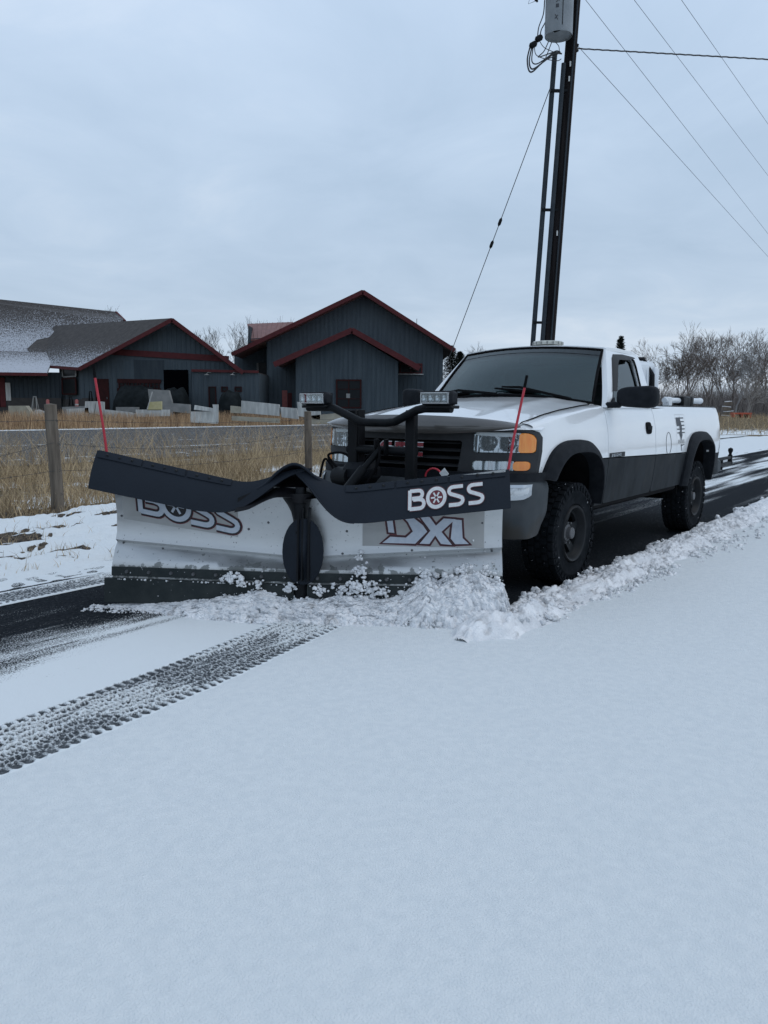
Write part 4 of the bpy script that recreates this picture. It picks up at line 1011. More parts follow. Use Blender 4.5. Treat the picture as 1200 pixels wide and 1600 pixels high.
for pix, r_ in (([(851, 0), (849, 22), (842, 42), (840, 56)], .012), ([(857, 10), (853, 32), (846, 46), (844, 56)], .012),
    ([(828, 74), (824, 92), (826, 109), (832, 112), (845, 100), (862, 86), (875, 81)], .016), ([(831, 74), (827, 96), (832, 108), (850, 96), (866, 84), (878, 84)], .015),
    ([(833, 74), (831, 95), (838, 100), (852, 92), (868, 80), (876, 82)], .012), ([(835, 74), (838, 86), (852, 92), (870, 95), (877, 92)], .008), ([(843, 64), (850, 74), (862, 80), (872, 84)], .007),
    ([(857, 65), (850, 80), (841, 89), (852, 86), (868, 80)], .011), ([(862, 66), (856, 82), (853, 92), (866, 88), (874, 82)], .010), ([(868, 66), (873, 72), (874, 80)], .007)):
    mb = MB(); loops(mb, pix, PY - .4, r_); mb.build('cable', M['wire'], dl)
cut = empty('fused_cutout', 'dark fused cutout hanging at the top of the picture left of the transformer', 'cutout', P(838, 2, PY - .3))
MB().lathe([(.02, .0), (.05, .04), (.03, .08), (.055, .12), (.03, .16), (.05, .22), (.02, .4)], 'Z', 10).build('insulator', M['black'], cut); MB().tube([(-.03, 0, .0), (-.16, 0, -.05), (-.12, 0, .1)], .006, 5).build('lead', M['wire_thin'], cut); MB().tube([(-.08, 0, .14), (.02, -.02, -.02)], .02, 6).build('fuse_tube', M['black'], cut)
# guy wire with its two strain insulators
ga, gb_ = P(864, 126, PY), P(707, 545, PY + 1.5); gdir = gb_ - ga; gend = ga + gdir * ((ga.z + .1) / (ga.z - gb_.z))
gw = empty('guy_wire', 'thin slanting guy wire with two small insulators left of the pole', 'wire', (0, 0, 0))
MB().tube([ga, gend], .009, 6).build('cable', M['wire'], gw)
for f_ in (.495, .58):
    c = ga + gdir * f_; d_ = gdir.normalized(); MB().tube([c - d_ * .09, c - d_ * .05, c + d_ * .05, c + d_ * .09], [.012, .035, .035, .012], 8).build('strain_insulator', M['black'], gw)
gWn = 'thin overhead lines crossing the right of the sky'
def line(a, b, ya, yb, r, label, n=30, group=gWn, mat='wire_thin', tw=0):
    p, q = P(*a, ya), P(*b, yb); mb = MB(); mb.tube([p.lerp(q, k / n) + (Vector((0, 0, tw * math.sin(k * 1.9))) if tw else Vector((0, 0, 0))) for k in range(n + 1)], r, 5)
    return mb.build('power_line', M[mat], label=label, cat='power line', group=group)
line((884, -40), (1330, 532), 17.5, 60, .0065, 'thin overhead line starting closest to the pole top, leftmost of the three parallel ones'); line((953, -50), (1330, 445), 20, 60, .007, 'thin overhead line in the middle of the three parallel ones')
line((1030, -50), (1330, 380), 20, 60, .007, 'thin overhead line farthest right in the sky'); line((903, 72), (1330, 545), 17.1, 60, .0065, 'thin overhead line leaving the pole at the service bracket')
line((903, 76), (1290, 98), 17.0, 17.0,   .015, 'thick twisted black service cable running right from the pole', n=90, group=None, mat='wire', tw=.004)
brk = empty('service_bracket', 'black clevis bracket on the right side of the pole holding the service cable', 'bracket', P(900, 75, PY))
MB().lathe([(.03, -.08), (.06, -.06), (.035, 0), (.06, .06), (.03, .08)], 'Z', 12).build('spool', M['black'], brk); MB().bbox((-.07, 0, 0), (.12, .06, .18), .01).build('clevis', M['black'], brk)

# ================================================================== PICKUP TRUCK (local frame: x forward, y to its left, origin under the front axle)
truck = empty('pickup_truck', 'white single-cab pickup truck with grey lower panels standing on the scraped driveway', 'pickup truck', (TX, TY, 0), ROT)
def W(x, z):
    w = interp(z, [.45, .57, .75, .95, 1.0, 1.2, 1.33, 1.43], [.93, .955, .982, 1.0, 1.0, .985, .958, .918])
    if x > .2: w -= .055 * ((x - .2) / .45) ** 2
    if x < -4.3: w -= .03 * ((-4.3 - x) / .3) ** 2
    return w
def zt(x): return interp(x, [-.70, -.4, 0, .3, .62], [1.395, 1.378, 1.342, 1.305, 1.25])
def Gs(z): return .937 - .215 * max(0, (z - 1.40) / .53) ** 1.15
def Fx(y): return interp(abs(y), [0, .3, .6, .8, .9, .97, 1.0], [.90, .885, .845, .775, .71, .63, .56])
def arch(xc, a, h, z0=.56, n=26, zmin=.56, p=3.0, rev=False, ar=None):
    out = []
    for k in range(n + 1):
        t = math.pi * k / n; c, s = math.cos(t), math.sin(t)
        out.append((xc + (a if c > 0 or ar is None else ar) * math.copysign(abs(c) ** (2 / p), c), max(zmin, z0 + h * abs(s) ** (2 / p))))
    return out[::-1] if rev else out
def both(fn):
    """build on the left side (+y) and mirrored on the right"""
    for sgn in (1, -1): fn(sgn)
def sided(mb, sgn): return mb if sgn > 0 else mb.mirror()
def sp_(loops, sgn, name, mat, off=0.0, rim=-.025, res=.045, **k):
    mb = MB(); patch(mb, loops, res, lambda x, z: (x, W(x, z) + off, z), (0, rim, 0), flip=True)
    return sided(mb, sgn).build(name, M[mat], truck, weld=.0004, **k)
XF, XR, WB = .02, -3.53, 3.50
zd = lambda x: .975 - .022 * (-.7 - x)          # top of the dark lower paint
def body(sgn):
    # front fender: side, shoulder up to the bonnet gap
    op = arch(XF, .47, .52, ar=.53)
    side = [(.62, 1.25), (.617, 1.10), (.60, .93), (.575, .90)] + [(x, z) for x, z in op if z > .86 and x > 0] + [(x, z) for x, z in op if not (z > .86 and x > 0) and x <= 0 and z > .58] + [(-.45, zd(-.45)), (-.695, zd(-.695)), (-.695, 1.395)]
    side = [(.62, 1.25), (.617, 1.10), (.60, .93), (.575, .90)] + [(x, z) for x, z in op if z > .90] + [(-.512, .90), (-.515, zd(-.6) + .005), (-.695, zd(-.695) + .005), (-.695, 1.395)]
    top = [(x, zt(x)) for x in np.linspace(-.695, .62, 24)][1:-1]
    mb = MB(); patch(mb, [side + top], .04, lambda x, z: (x, W(x, z), z), (0, -.03, 0), flip=True)
    xs = list(np.linspace(-.695, .62, 24))
    def sh(i, q):
        x = xs[int(i)]; z0 = zt(x); y0 = W(x, z0); z1 = z0 + .030; y1 = .845 - max(0, x - .45) * .10
        a = q * math.pi / 2; return (x, y0 + (y1 - y0) * (1 - math.cos(a)), z0 + (z1 - z0) * math.sin(a))
    mb.grid(sh, list(range(24)), [k / 6 for k in range(7)], flip=True)
    mb.grid(lambda u, v: ((Fx(.80 + .186 * u) + .004) * (1 - v) + v * (Fx(.80 + .186 * u) - .16 + .05 * u), (.80 + .186 * u) * 1.0 - .03 * v * u, 1.236 + v * (.046 - .026 * u)), [k / 8 for k in range(9)], [k / 4 for k in range(5)], flip=True)
    sided(mb, sgn).build('front_fender', M['white'], truck, weld=.0012, fix=True)
    # lower grey part behind the front wheel
    sp_([[(-.505, .575), (-.512, .80), (-.515, zd(-.6) - .004), (-.695, zd(-.695) - .004), (-.695, .575)]], sgn, 'lower_fender', 'lower', .004)
    # door
    d = sp_([[(-.703, zd(-.7) + .005), (-.703, 1.395), (-1.2, 1.405), (-1.964, 1.40), (-1.964, zd(-1.96) + .005)]], sgn, 'door', 'white')
    sp_([[(-.703, zd(-.7) - .004), (-.703, .60), (-.72, .578), (-1.94, .578), (-1.964, .62), (-1.964, zd(-1.96) - .004)][::-1]], sgn, 'lower_door_panel', 'lower', .004)
    # belt strip under the side window
    mb = MB(); mb.grid(lambda u, v: (-.86 - u * .92, Gs(1.405 + .022 * v) + .006 + .004 * math.sin(v * 3.14), 1.402 + .025 * v), [k / 12 for k in range(13)], [0, .5, 1], flip=True); sided(mb, sgn).build('belt_strip', M['matte'], truck)
    # handle: black recess and paddle
    mb = MB(); oc = [(-1.765 + .082 * math.copysign(abs(math.cos(t)) ** .6, math.cos(t)), 1.213 + .058 * math.copysign(abs(math.sin(t)) ** .6, math.sin(t))) for t in np.linspace(0, 2 * math.pi, 20, endpoint=False)]
    patch(mb, [oc], .03, lambda x, z: (x, W(x, z) + .006, z), (0, -.01, 0), flip=True); h_ = sided(mb, sgn).build('handle_recess', M['matte'], d)
    mb = MB(); mb.sheet(lambda u, v: (-1.70 - .13 * u, W(-1.76, 1.213) + .014 + .018 * math.sin(u * 3.14), 1.198 + .035 * v), [0, .2, .5, .8, 1], [0, 1], (0, -.008, 0), flip=True); sided(mb, sgn).build('handle', M['black'], d)
    mb = MB(); mb.box((-.90, W(-.9, .985) + .004, .995), (.36, .006, .040)); bd = sided(mb, sgn).build('badge', M['bezel'], d, sharp=0)
    # bed side: white upper panel with wheel opening
    op2 = arch(XR, .46, .52, ar=.53)
    bp = [(-1.975, 1.395), (-1.975, zd(-1.98) + .005), (-2.90, zd(-2.9) + .005)] + [(x, z) for x, z in op2[::-1][::-1] if z > .0][::1]
    opw = [(x, z) for x, z in op2 if z > zd(-3)]
    loop = [(-1.975, 1.395), (-1.975, zd(-1.98) + .005), (opw[0][0], zd(-2.9) + .005)] + opw + [(opw[-1][0], .90), (-4.07, .88), (-4.45, .87), (-4.60, .88), (-4.615, 1.36), (-4.58, 1.405), (-3.5, 1.41), (-2.5, 1.41)]
    bs_ = sp_([loop], sgn, 'bed_side', 'white')
    sp_([[(-1.975, zd(-1.98) - .004), (-1.975, .60), (-2.0, .578), (-3.01, .578), (-3.01, .80), (-3.00, zd(-2.9) - .004)][::-1]], sgn, 'lower_bed_panel', 'lower', .004)
    sp_([[(-4.075, .872), (-4.075, .66), (-4.10, .62), (-4.40, .66), (-4.56, .74), (-4.60, .872)]], sgn, 'bed_corner_trim', 'flare', .002)
    # rolled bed rail and inner wall
    mb = MB()
    def rail(u, v):
        x = -1.98 - u * 2.62; y0 = W(x, 1.41); a = v * math.pi
        return (x, y0 - .055 + .055 * math.cos(a), 1.408 + .02 * math.sin(a)) if v <= 1 else (x, y0 - .11, 1.408 - (v - 1) * .46)
    mb.grid(rail, [k / 12 for k in range(13)], [0, .2, .4, .6, .8, 1, 2], flip=True); sided(mb, sgn).build('bed_rail', M['white'], truck)
    mb = MB(); mb.grid(lambda u, v: (-2.0 - u * 2.58, W(-2.5, 1.41) - .052 + .03 * math.cos(v * math.pi), 1.430 + .005 * math.sin(v * math.pi)), [0, .5, 1], [0, .5, 1], flip=True); sided(mb, sgn).build('rail_cap', M['bezel'], truck)
    # fuel door outline (left only)
    if sgn > 0:
        ring = [(-2.38 + .085 * math.cos(t), 1.045 + .115 * math.sin(t)) for t in np.linspace(0, 2 * math.pi, 33)]
        MB().tube([(x, W(x, z) + .001, z) for x, z in ring], .0028, 4, caps=False).build('fuel_door', M['bezel'], bs_)
    # wheel arch flares
    for xc, wx in ((XF, .0), (XR, .0)):
        mb = MB(); n = 30
        o = arch(xc, .56, .59, n=n, z0=.56); i_ = arch(xc, .455, .495, n=n, ar=.515)
        if xc > -1: o = [(min(x, .60), max(z, .60 if x < 0 else .88)) for x, z in o]; i_ = [(x, max(z, .60 if x < 0 else .86)) for x, z in i_]
        def fl(k, v):
            (x0, z0), (x1, z1) = o[int(k)], i_[int(k)]
            prof = [(0, .0), (.03, .030), (.25, .050), (.72, .072), (1.0, .070), (1.0, -.06)][int(v)]
            x, z = x0 + (x1 - x0) * prof[0], z0 + (z1 - z0) * prof[0]
            return (x, W(min(x, .55), z) + prof[1], z)
        mb.grid(fl, list(range(n + 1)), list(range(6)), flip=False); sided(mb, sgn).build('wheel_flare', M['flare'], truck, fix=False)
        # dark liner inside the arch
        mb = MB(); ii = arch(xc, .48, .56, n=n, z0=.5, zmin=.42, ar=.535)
        mb.grid(lambda k, v: (ii[int(k)][0], W(min(ii[int(k)][0], .5), ii[int(k)][1]) - .012 - v * .62, ii[int(k)][1]), list(range(n + 1)), [0, 1])
        mb.prism([(ii[k][0], .34, ii[k][1]) for k in range(n + 1)], (0, -.01, 0)); sided(mb, sgn).build('wheel_well', M['matte'], truck)
    for xw in (-4.08, -2.98): MB().box((xw, .62 * sgn, .78), (.02, .62, .62)).build('splash_guard', M['matte'], truck, sharp=0)
    MB().box((-.56, .62 * sgn, .80), (.02, .62, .56)).build('splash_guard', M['matte'], truck, sharp=0)
    # sill under door
    mb = MB(); mb.bbox((-1.62, .925, .565), (2.42, .07, .06), .02); sided(mb, sgn).build('sill', M['matte'], truck)
    # tail light
    mb = MB(); mb.sheet(lambda u, v: (-4.56 - .065 * u, W(-4.6, 1.1 + .26 * v) + .004 - .03 * u * u, 1.02 + .33 * v), [0, .5, 1], [0, .3, .7, 1], (0, -.03, 0), flip=True); sided(mb, sgn).build('tail_light', M['redlens'], truck)
    # rear bumper corner
    mb = MB(); mb.bbox((-4.72, .72, .68), (.22, .46, .20), .04); sided(mb, sgn).build('rear_bumper', M['bumper'], truck)
both(body)
badge = MB()
# ---- flat printed letters and drawings: strokes in 2D mapped onto a surface
def ribbon(mb, path, w, fn, off, closed=False, seglen=.02):
    pts = [Vector(p) for p in path]; n = len(pts); L = []; Rr = []
    for i in range(n):
        a = pts[(i - 1) % n] if (closed or i > 0) else None; b = pts[(i + 1) % n] if (closed or i < n - 1) else None
        d1 = (pts[i] - a).normalized() if a is not None else None; d2 = (b - pts[i]).normalized() if b is not None else None
        d1 = d1 or d2; d2 = d2 or d1; nn = (Vector((-d1.y, d1.x)) + Vector((-d2.y, d2.x)))
        if nn.length < 1e-4: nn = Vector((-d1.y, d1.x))
        nn.normalize(); k = 1 / max(.45, nn.dot(Vector((-d1.y, d1.x))))
        e1 = pts[i] if not (not closed and i in (0, n - 1)) else pts[i]
        L.append(e1 + nn * w / 2 * k); Rr.append(e1 - nn * w / 2 * k)
    if not closed:   # square caps
        for i, j in ((0, 1), (n - 1, n - 2)):
            d = (pts[i] - pts[j]).normalized() * w * .0; L[i] = L[i] + d; Rr[i] = Rr[i] + d
    m_ = n if closed else n - 1
    for i in range(m_):
        j = (i + 1) % n; st = max(1, int((pts[j] - pts[i]).length / seglen)); V = []
        for k in range(st + 1):
            f = k / st; V += [fn(*(L[i].lerp(L[j], f)), off), fn(*(Rr[i].lerp(Rr[j], f)), off)]
        mb.add(V, [(2 * k, 2 * k + 1, 2 * k + 3, 2 * k + 2) for k in range(st)])
def arcp(cx, cy, rx, ry, a0, a1, n=8): return [(cx + rx * math.cos(R(a0 + (a1 - a0) * k / n)), cy + ry * math.sin(R(a0 + (a1 - a0) * k / n))) for k in range(n + 1)]
LET = {
 'B': [[(.09, 0), (.09, 1)], [(.09, .955)] + [(.55, .955)] + arcp(.58, .76, .20, .195, 90, -90)[1:] + [(.2, .565)], [(.28, .5)] + [(.60, .5)] + arcp(.64, .27, .23, .225, 80, -90)[1:] + [(.09, .045)]],
 'S': [[(.86, .955), (.36, .955)] + arcp(.33, .76, .24, .195, 95, 235)[1:] + [(.64, .44)] + arcp(.56, .25, .28, .205, 55, -90)[1:] + [(.08, .045)]],
 'G': [[(.9, .94), (.2, .94), (.08, .80), (.08, .2), (.2, .06), (.9, .06), (.9, .48), (.52, .48)]], 'M': [[(.1, 0), (.1, .94), (.5, .94), (.5, .1)], [(.5, .94), (.9, .94), (.9, 0)]], 'C': [[(.92, .94), (.2, .94), (.08, .80), (.08, .2), (.2, .06), (.92, .06)]],
 '2': [[(.08, .93), (.8, .93), (.92, .8), (.92, .6), (.8, .5), (.2, .48), (.08, .36), (.08, .06), (.94, .06)]], '5': [[(.92, .93), (.1, .93), (.1, .52), (.8, .52), (.92, .4), (.92, .2), (.8, .06), (.08, .06)]], '0': [[(.2, .94), (.8, .94), (.92, .8), (.92, .2), (.8, .06), (.2, .06), (.08, .2), (.08, .8), (.2, .94)]],
 'H': [[(.1, 0), (.1, 1)], [(.9, 0), (.9, 1)], [(.1, .5), (.9, .5)]], 'D': [[(.1, .06), (.1, .94), (.7, .94), (.92, .7), (.92, .3), (.7, .06), (.1, .06)]]}
def text(mb, s, x0, z0, w, h, gap, stroke, fn, off, shear=0.0, sx=1):
    x = x0
    for ch in s:
        for st in LET.get(ch, []): ribbon(mb, [(x + sx * (p[0] * w + p[1] * shear), z0 + p[1] * h) for p in st], stroke, fn, off)
        x += sx * (w + gap)
def boss(parent, fn, x0, z0, size, pitch, layers, sx=1, wheelmats=None):
    """the four letters; O is a ring with a six-spoked wheel inside. layers: (stroke width, material, offset, name)"""
    for st, mat_, off, nm in layers:
        mb = MB()
        for i, ch in enumerate('BOSS'):
            x = x0 + sx * i * pitch
            if ch == 'O':
                c = (x + sx * .47 * size, z0 + .5 * size); ring = [(c[0] + .47 * size * math.cos(t), c[1] + .47 * size * math.sin(t)) for t in np.linspace(0, 2 * math.pi, 28, endpoint=False)]
                ribbon(mb, ring, st, fn, off, closed=True)
                if nm == 'lettering':
                    for k in range(6):
                        t = R(60 * k); ribbon(mb, [(c[0] + .07 * size * math.cos(t), c[1] + .07 * size * math.sin(t)), (c[0] + .30 * size * math.cos(t), c[1] + .30 * size * math.sin(t))], size * .085, fn, off)
                elif nm == 'letter_outline':
                    ribbon(mb, [(c[0] + .18 * size * math.cos(t), c[1] + .18 * size * math.sin(t)) for t in np.linspace(0, 2 * math.pi, 16, endpoint=False)], .36 * size, fn, off - .0004, closed=True)
            else:
                for pth in LET[ch]: ribbon(mb, [(x + sx * p[0] * size, z0 + p[1] * size) for p in pth], st, fn, off)
        mb.build(nm, M[mat_], parent, sharp=0, fix=False)
sidefn = lambda x, z, off: (x, W(x, z) + off, z)
for o in [o for o in truck.children if o.name.split('.')[0] == 'door'][:1]:
    mb = MB(); text(mb, '2500HD', -.755, .984, .028, .022, .0125, .0055, sidefn, .0085, sx=-1); mb.build('badge_lettering', M['chrome'], [c for c in o.children if c.name.startswith('badge')][0], sharp=0)
# bed decal: weathered flag in grey ink with a figure down its middle and two lines of small print, all on a clear backing
sidefn0 = sidefn
sidefn = lambda x, z, off: sidefn0(x - .15, z, off)
bedL = [o for o in truck.children if o.name.split('.')[0] == 'bed_side'][0]
mb = MB(); dx0, dx1, dz0, dz1 = -2.505, -2.84, .955, 1.33
for i in range(9):
    z = dz1 - .02 - i * .0195
    if i < 4: mb.grid(lambda u, v: sidefn(-2.53 - .13 * u, z - .0195 * v, .003), [0, .5, 1], [0, 1]);
    xs0 = -2.665 if i < 4 else -2.53 - .015 * random.random()
    if i % 2 == 0: mb.grid(lambda u, v: sidefn(xs0 + (-2.80 - .015 * random.random() * 0 - xs0) * u, z - .0125 * v, .0032), [0, .5, 1], [0, 1])
fig = [(-2.655, 1.335), (-2.672, 1.28), (-2.70, 1.22), (-2.69, 1.16), (-2.712, 1.12), (-2.68, 1.085), (-2.66, 1.06), (-2.645, 1.10), (-2.61, 1.13), (-2.635, 1.18), (-2.625, 1.23), (-2.65, 1.28)]
patch(mb, [fig], .03, lambda x, z: sidefn(x, z, .0042)); mb.build('flag_decal', M['ink'], bedL, sharp=0)
mb = MB()
for r_, (z, hh, st) in enumerate(((1.075, .040, .010), (1.058, .012, .006))):
    x = -2.56
    while x > -2.80:
        w_ = .012 + .012 * ((int(-x * 500) * 7) % 5) / 5; ribbon(mb, [(x, z - hh), (x, z)], .006, sidefn, .003); x -= w_ + .008
ribbon(mb, [(-2.69, .955), (-2.66, 1.01), (-2.70, 1.012), (-2.66, 1.022)], .014, sidefn, .003); ribbon(mb, [(-2.70, 1.015), (-2.78, 1.02)], .008, sidefn, .003)
mb.build('decal_print', M['ink'], bedL, sharp=0)
mb = MB(); fr_ = [(dx0, dz1 + .01), (dx1, dz1 + .01), (dx1, dz0 - .03), (dx0, dz0 - .03)]; ribbon(mb, fr_, .003, sidefn, .002, closed=True); mb.build('decal_edge', M['print_grey'], bedL, sharp=0)

# ---- bonnet
sidefn = sidefn0
def zc(x): return interp(x, [-.62, -.2, .2, .6, .8, .90], [1.497, 1.452, 1.395, 1.325, 1.28, 1.235])
def Hz(x, y):
    e = zt(min(max(x, -.7), .62)) + .032 - max(0, x - .62) * .55; q = min(1, abs(y) / .845); c = zc(x)
    z = e + (c - e) * (1 - q ** 2.6)
    return z + .010 * math.exp(-((abs(y) - .50) / .07) ** 2) * (1 - abs(x) * .2)
ys = np.linspace(-.835, .835, 25)
front = [(Fx(y) - .015, y) for y in ys]; rear = [(-.60 - .13 * (abs(y) / .835) ** 2, y) for y in ys[::-1]]
mb = MB(); patch(mb, [front + rear], .05, lambda x, y: (x, y * (1 - .0 * x), Hz(x, y)), (0, 0, -.035), flip=False); bon = mb.build('bonnet', M['white'], truck, weld=.0004)
for sg_ in (1, -1):
    pth = [(x, sg_ * (.840 - max(0, x - .45) * .06), Hz(x, .840) + .0035) for x in np.linspace(.66, -.60, 24)] + [(-.66, sg_ * .825, Hz(-.66, .825) + .004), (-.70, sg_ * .78, Hz(-.70, .78) + .004)]
    MB().tube(pth, .0045, 5).build('panel_gap', M['matte'], bon)
mb = MB(); mb.sheet(lambda u, v: (-.60 - .13 * u * u - .11 * v * (1 - .3 * u * u), .80 * u, zc(-.6) - .012 - .07 * u * u - .015 * v), list(np.linspace(-1, 1, 13)), [0, 1], (0, 0, -.03)); mb.build('cowl', M['matte'], truck)
def defl(u, v):
    y = .90 * u; top = 1.335 - .045 * u * u - .02 * abs(u) ** 8; bot = 1.198 + .055 * abs(u) ** 3; z = bot + (top - bot) * v
    return (Fx(y) + .052 - .045 * v ** 2 + .02 * math.sin(v * 3.14) - .0 * v, y, z)
M['smoke'] = material('smoked_acrylic', (0.085, 0.079, 0.073), (0.10, 0.093, 0.086), rough=0.22, scale=3, coat=.6)
MB().sheet(defl, list(np.linspace(-1, 1, 33)), [0, .12, .3, .5, .7, .88, 1], (-.008, 0, 0)).build('bonnet_deflector', M['smoke'], truck)

# ---- front face
def FF(y, z, off=0): return (Fx(y) + .012 - (z - 1.05) * .10 + off, y, z)
def rr(y0, y1, z0, z1, r, n=4):
    o = []
    for cx, cz, a in ((y1 - r, z1 - r, 0), (y0 + r, z1 - r, 90), (y0 + r, z0 + r, 180), (y1 - r, z0 + r, 270)): o += arcp(cx, cz, r, r, a, a + 90, n)
    return o
outer = [(-.972, .915), (-.6, .915), (-.52, .76), (.52, .76), (.6, .915), (.972, .915), (.980, 1.08), (.978, 1.18), (.962, 1.218), (.92, 1.236), (.8, 1.232), (.5, 1.212), (0, 1.205), (-.5, 1.212), (-.8, 1.232), (-.92, 1.236), (-.962, 1.218), (-.978, 1.18), (-.980, 1.08)]
gr_ = [(-.485, 1.135), (-.47, 1.15), (.47, 1.15), (.485, 1.135), (.46, .92), (.40, .80), (-.40, .80), (-.46, .92)]
def rr2(y0, y1, z0, z1, r, R2):
    return arcp(y1 - R2, z1 - R2, R2, R2, 0, 90, 6) + arcp(y0 + r, z1 - r, r, r, 90, 180, 3) + arcp(y0 + r, z0 + r, r, r, 180, 270, 3) + arcp(y1 - r, z0 + r, r, r, 270, 360, 3)
hlR, sgR = rr2(.575, .968, 1.068, 1.215, .02, .06), rr(.575, .945, .942, 1.012, .025)
mir = lambda L: [(-a, b) for a, b in L][::-1]
mb = MB(); patch(mb, [outer, gr_, hlR, sgR, mir(hlR), mir(sgR)], .05, lambda y, z: FF(y, z), (-.05, 0, 0), flip=False); mb.build('grille_surround', M['bezel'], truck, weld=.0004, fix=True)
MB().sheet(lambda u, v: FF(.53 * u, .77 + .40 * v, -.10), [-1, -.5, 0, .5, 1], [0, 1], (-.01, 0, 0)).build('grille_backing', M['matte'], truck)
for k in range(6):
    z = .845 + k * .056; hw = .478 if z > .92 else .43
    MB().sheet(lambda u, v: FF(hw * u, z + .020 * v, -.022 - .045 * v - (0 if v < .9 else .0)), [-1, -.75, -.5, -.25, 0, .25, .5, .75, 1], [0, .25, 1], (-.012, 0, 0)).build('grille_bar', M['bezel'], truck)
eb = empty('x', '', '')
bpy.data.objects.remove(eb)
fe = lambda y, z, off: FF(y, z, off)
mbk = MB(); 
for i, ch in enumerate('GMC'):
    text(mbk, ch, -.225 + i * .145, 1.036, .118, .082, 0, .038, fe, .012)
emb = mbk.build('emblem', M['chrome'], truck, sharp=0)
mbk = MB()
for i, ch in enumerate('GMC'): text(mbk, ch, -.225 + i * .145, 1.036, .118, .082, 0, .029, fe, .015)
mbk.build('lettering', M['letter_red'], emb, sharp=0)
def lamps(sgn):
    def P_(mb): return sided(mb, sgn)
    # reflector with two bowls, then the clear cover, then the amber corner
    def refl(y, z):
        d = -.045
        for cy in (.655, .785): q = ((y - cy) / .062) ** 2 + ((z - 1.14) / .062) ** 2; d -= .045 * max(0, 1 - q)
        d += .006 * math.sin(y * 190) * .5
        p = FF(y, z, d); return p
    mb = MB(); mb.grid(lambda u, v: refl(.578 + .29 * u, 1.07 + .142 * v), list(np.linspace(0, 1, 36)), list(np.linspace(0, 1, 18))); hr = P_(mb).build('headlight', M['chrome'], truck)
    mb = MB(); patch(mb, [[p for p in rr(.578, .872, 1.072, 1.211, .022)]], .04, lambda y, z: FF(y, z, .008), (-.02, 0, 0)); P_(mb).build('lens', M['clearlens'], hr, weld=.0004, fix=True)
    for cy in (.655, .785): P_(MB().lathe([(.0, .0), (.011, .004), (.013, .02), (.013, .045)], 'X', 10, (Fx(cy) - .075, cy, 1.14))).build('bulb', M['hub'], hr)
    mb = MB(); patch(mb, [rr2(.878, .965, 1.072, 1.211, .018, .055)], .03, lambda y, z: FF(y, z, .010), (-.03, 0, 0)); P_(mb).build('turn_signal', M['amber'], truck, weld=.0004, fix=True)
    mb = MB(); mb.grid(lambda u, v: FF(.577 + .27 * u, .944 + .066 * v, -.012 - .02 * math.sin(u * 9.4) ** 2), list(np.linspace(0, 1, 20)), [0, .3, .5, .7, 1]); ml = P_(mb).build('marker_light', M['chrome'], truck)
    mb = MB(); patch(mb, [rr(.577, .847, .945, 1.010, .022)], .04, lambda y, z: FF(y, z, .006), (-.02, 0, 0)); P_(mb).build('lens', M['clearlens'], ml, weld=.0004, fix=True)
    mb = MB(); patch(mb, [rr(.850, .943, .945, 1.010, .022)], .03, lambda y, z: FF(y, z, .007), (-.02, 0, 0)); P_(mb).build('amber_reflector', M['amber'], truck, weld=.0004, fix=True)
M['clearlens'] = glass('clear_cover', (.93, .95, .96), .04)
both(lamps)
# ---- bumper
bx = [(.0, 1.00), (.4, .985), (.7, .935), (.86, .86), (.95, .77), (.99, .67), (1.00, .58), (.995, .50)]
def bplan(u):
    a = abs(u) * 7; i = min(6, int(a)); f = a - i; y = bx[i][0] + (bx[i + 1][0] - bx[i][0]) * f; x = bx[i][1] + (bx[i + 1][1] - bx[i][1]) * f; return x, math.copysign(y, u)
def bump(u, v):
    x, y = bplan(u); z = .868 - v * .42 + (.07 * max(0, abs(u) - .6) * v)
    inn = .0 + .035 * (1 - math.sin(min(1, v * 6) * math.pi / 2)) + .12 * max(0, v - .55) ** 1.5 * 2.2
    s_ = max(0, abs(u) - .55) / .45
    return (x - inn * (1 - .6 * s_) - .12 * s_ * max(0, v - .3), y - math.copysign(inn * s_ * .9 + .07 * s_ * max(0, v - .25), u), z)
us = list(np.linspace(-1, 1, 49)); vs_ = [0, .03, .08, .16, .3, .45, .6, .7, .8, .9, 1]
MB().sheet(bump, us, vs_, (-.03, 0, 0), flip=True).build('front_bumper', M['bumper'], truck)
MB().sheet(lambda u, v: (bplan(u)[0] - .03, bplan(u)[1] * 1.0, .928 - .062 * v), us, [0, .5, 1], (-.05, 0, 0), flip=True).build('bumper_step_pad', M['flare'], truck)
def fog(sgn):
    mb = MB(); mb.sheet(lambda u, v: (lambda p: (p[0] + .012, p[1] + .006 * 1, p[2]))(bump(.41 + .235 * u, .045 + .26 * v * (1 - .30 * u ** 4))), list(np.linspace(0, 1, 10)), list(np.linspace(0, 1, 6)), (-.02, 0, 0), flip=True)
    f = sided(mb, sgn).build('fog_light_trim', M['chrome'], truck)
    mb = MB(); mb.sheet(lambda u, v: (lambda p: (p[0] + .018, p[1] + .010, p[2]))(bump(.42 + .20 * u, .09 + .15 * v * (1 - .22 * u * u))), list(np.linspace(0, 1, 8)), [0, .5, 1], (-.01, 0, 0), flip=True); sided(mb, sgn).build('fog_light', M['lens'], f)
both(fog)
MB().bbox((.78, 0, .44), (.30, 1.2, .10), .03).build('lower_valance', M['matte'], truck)

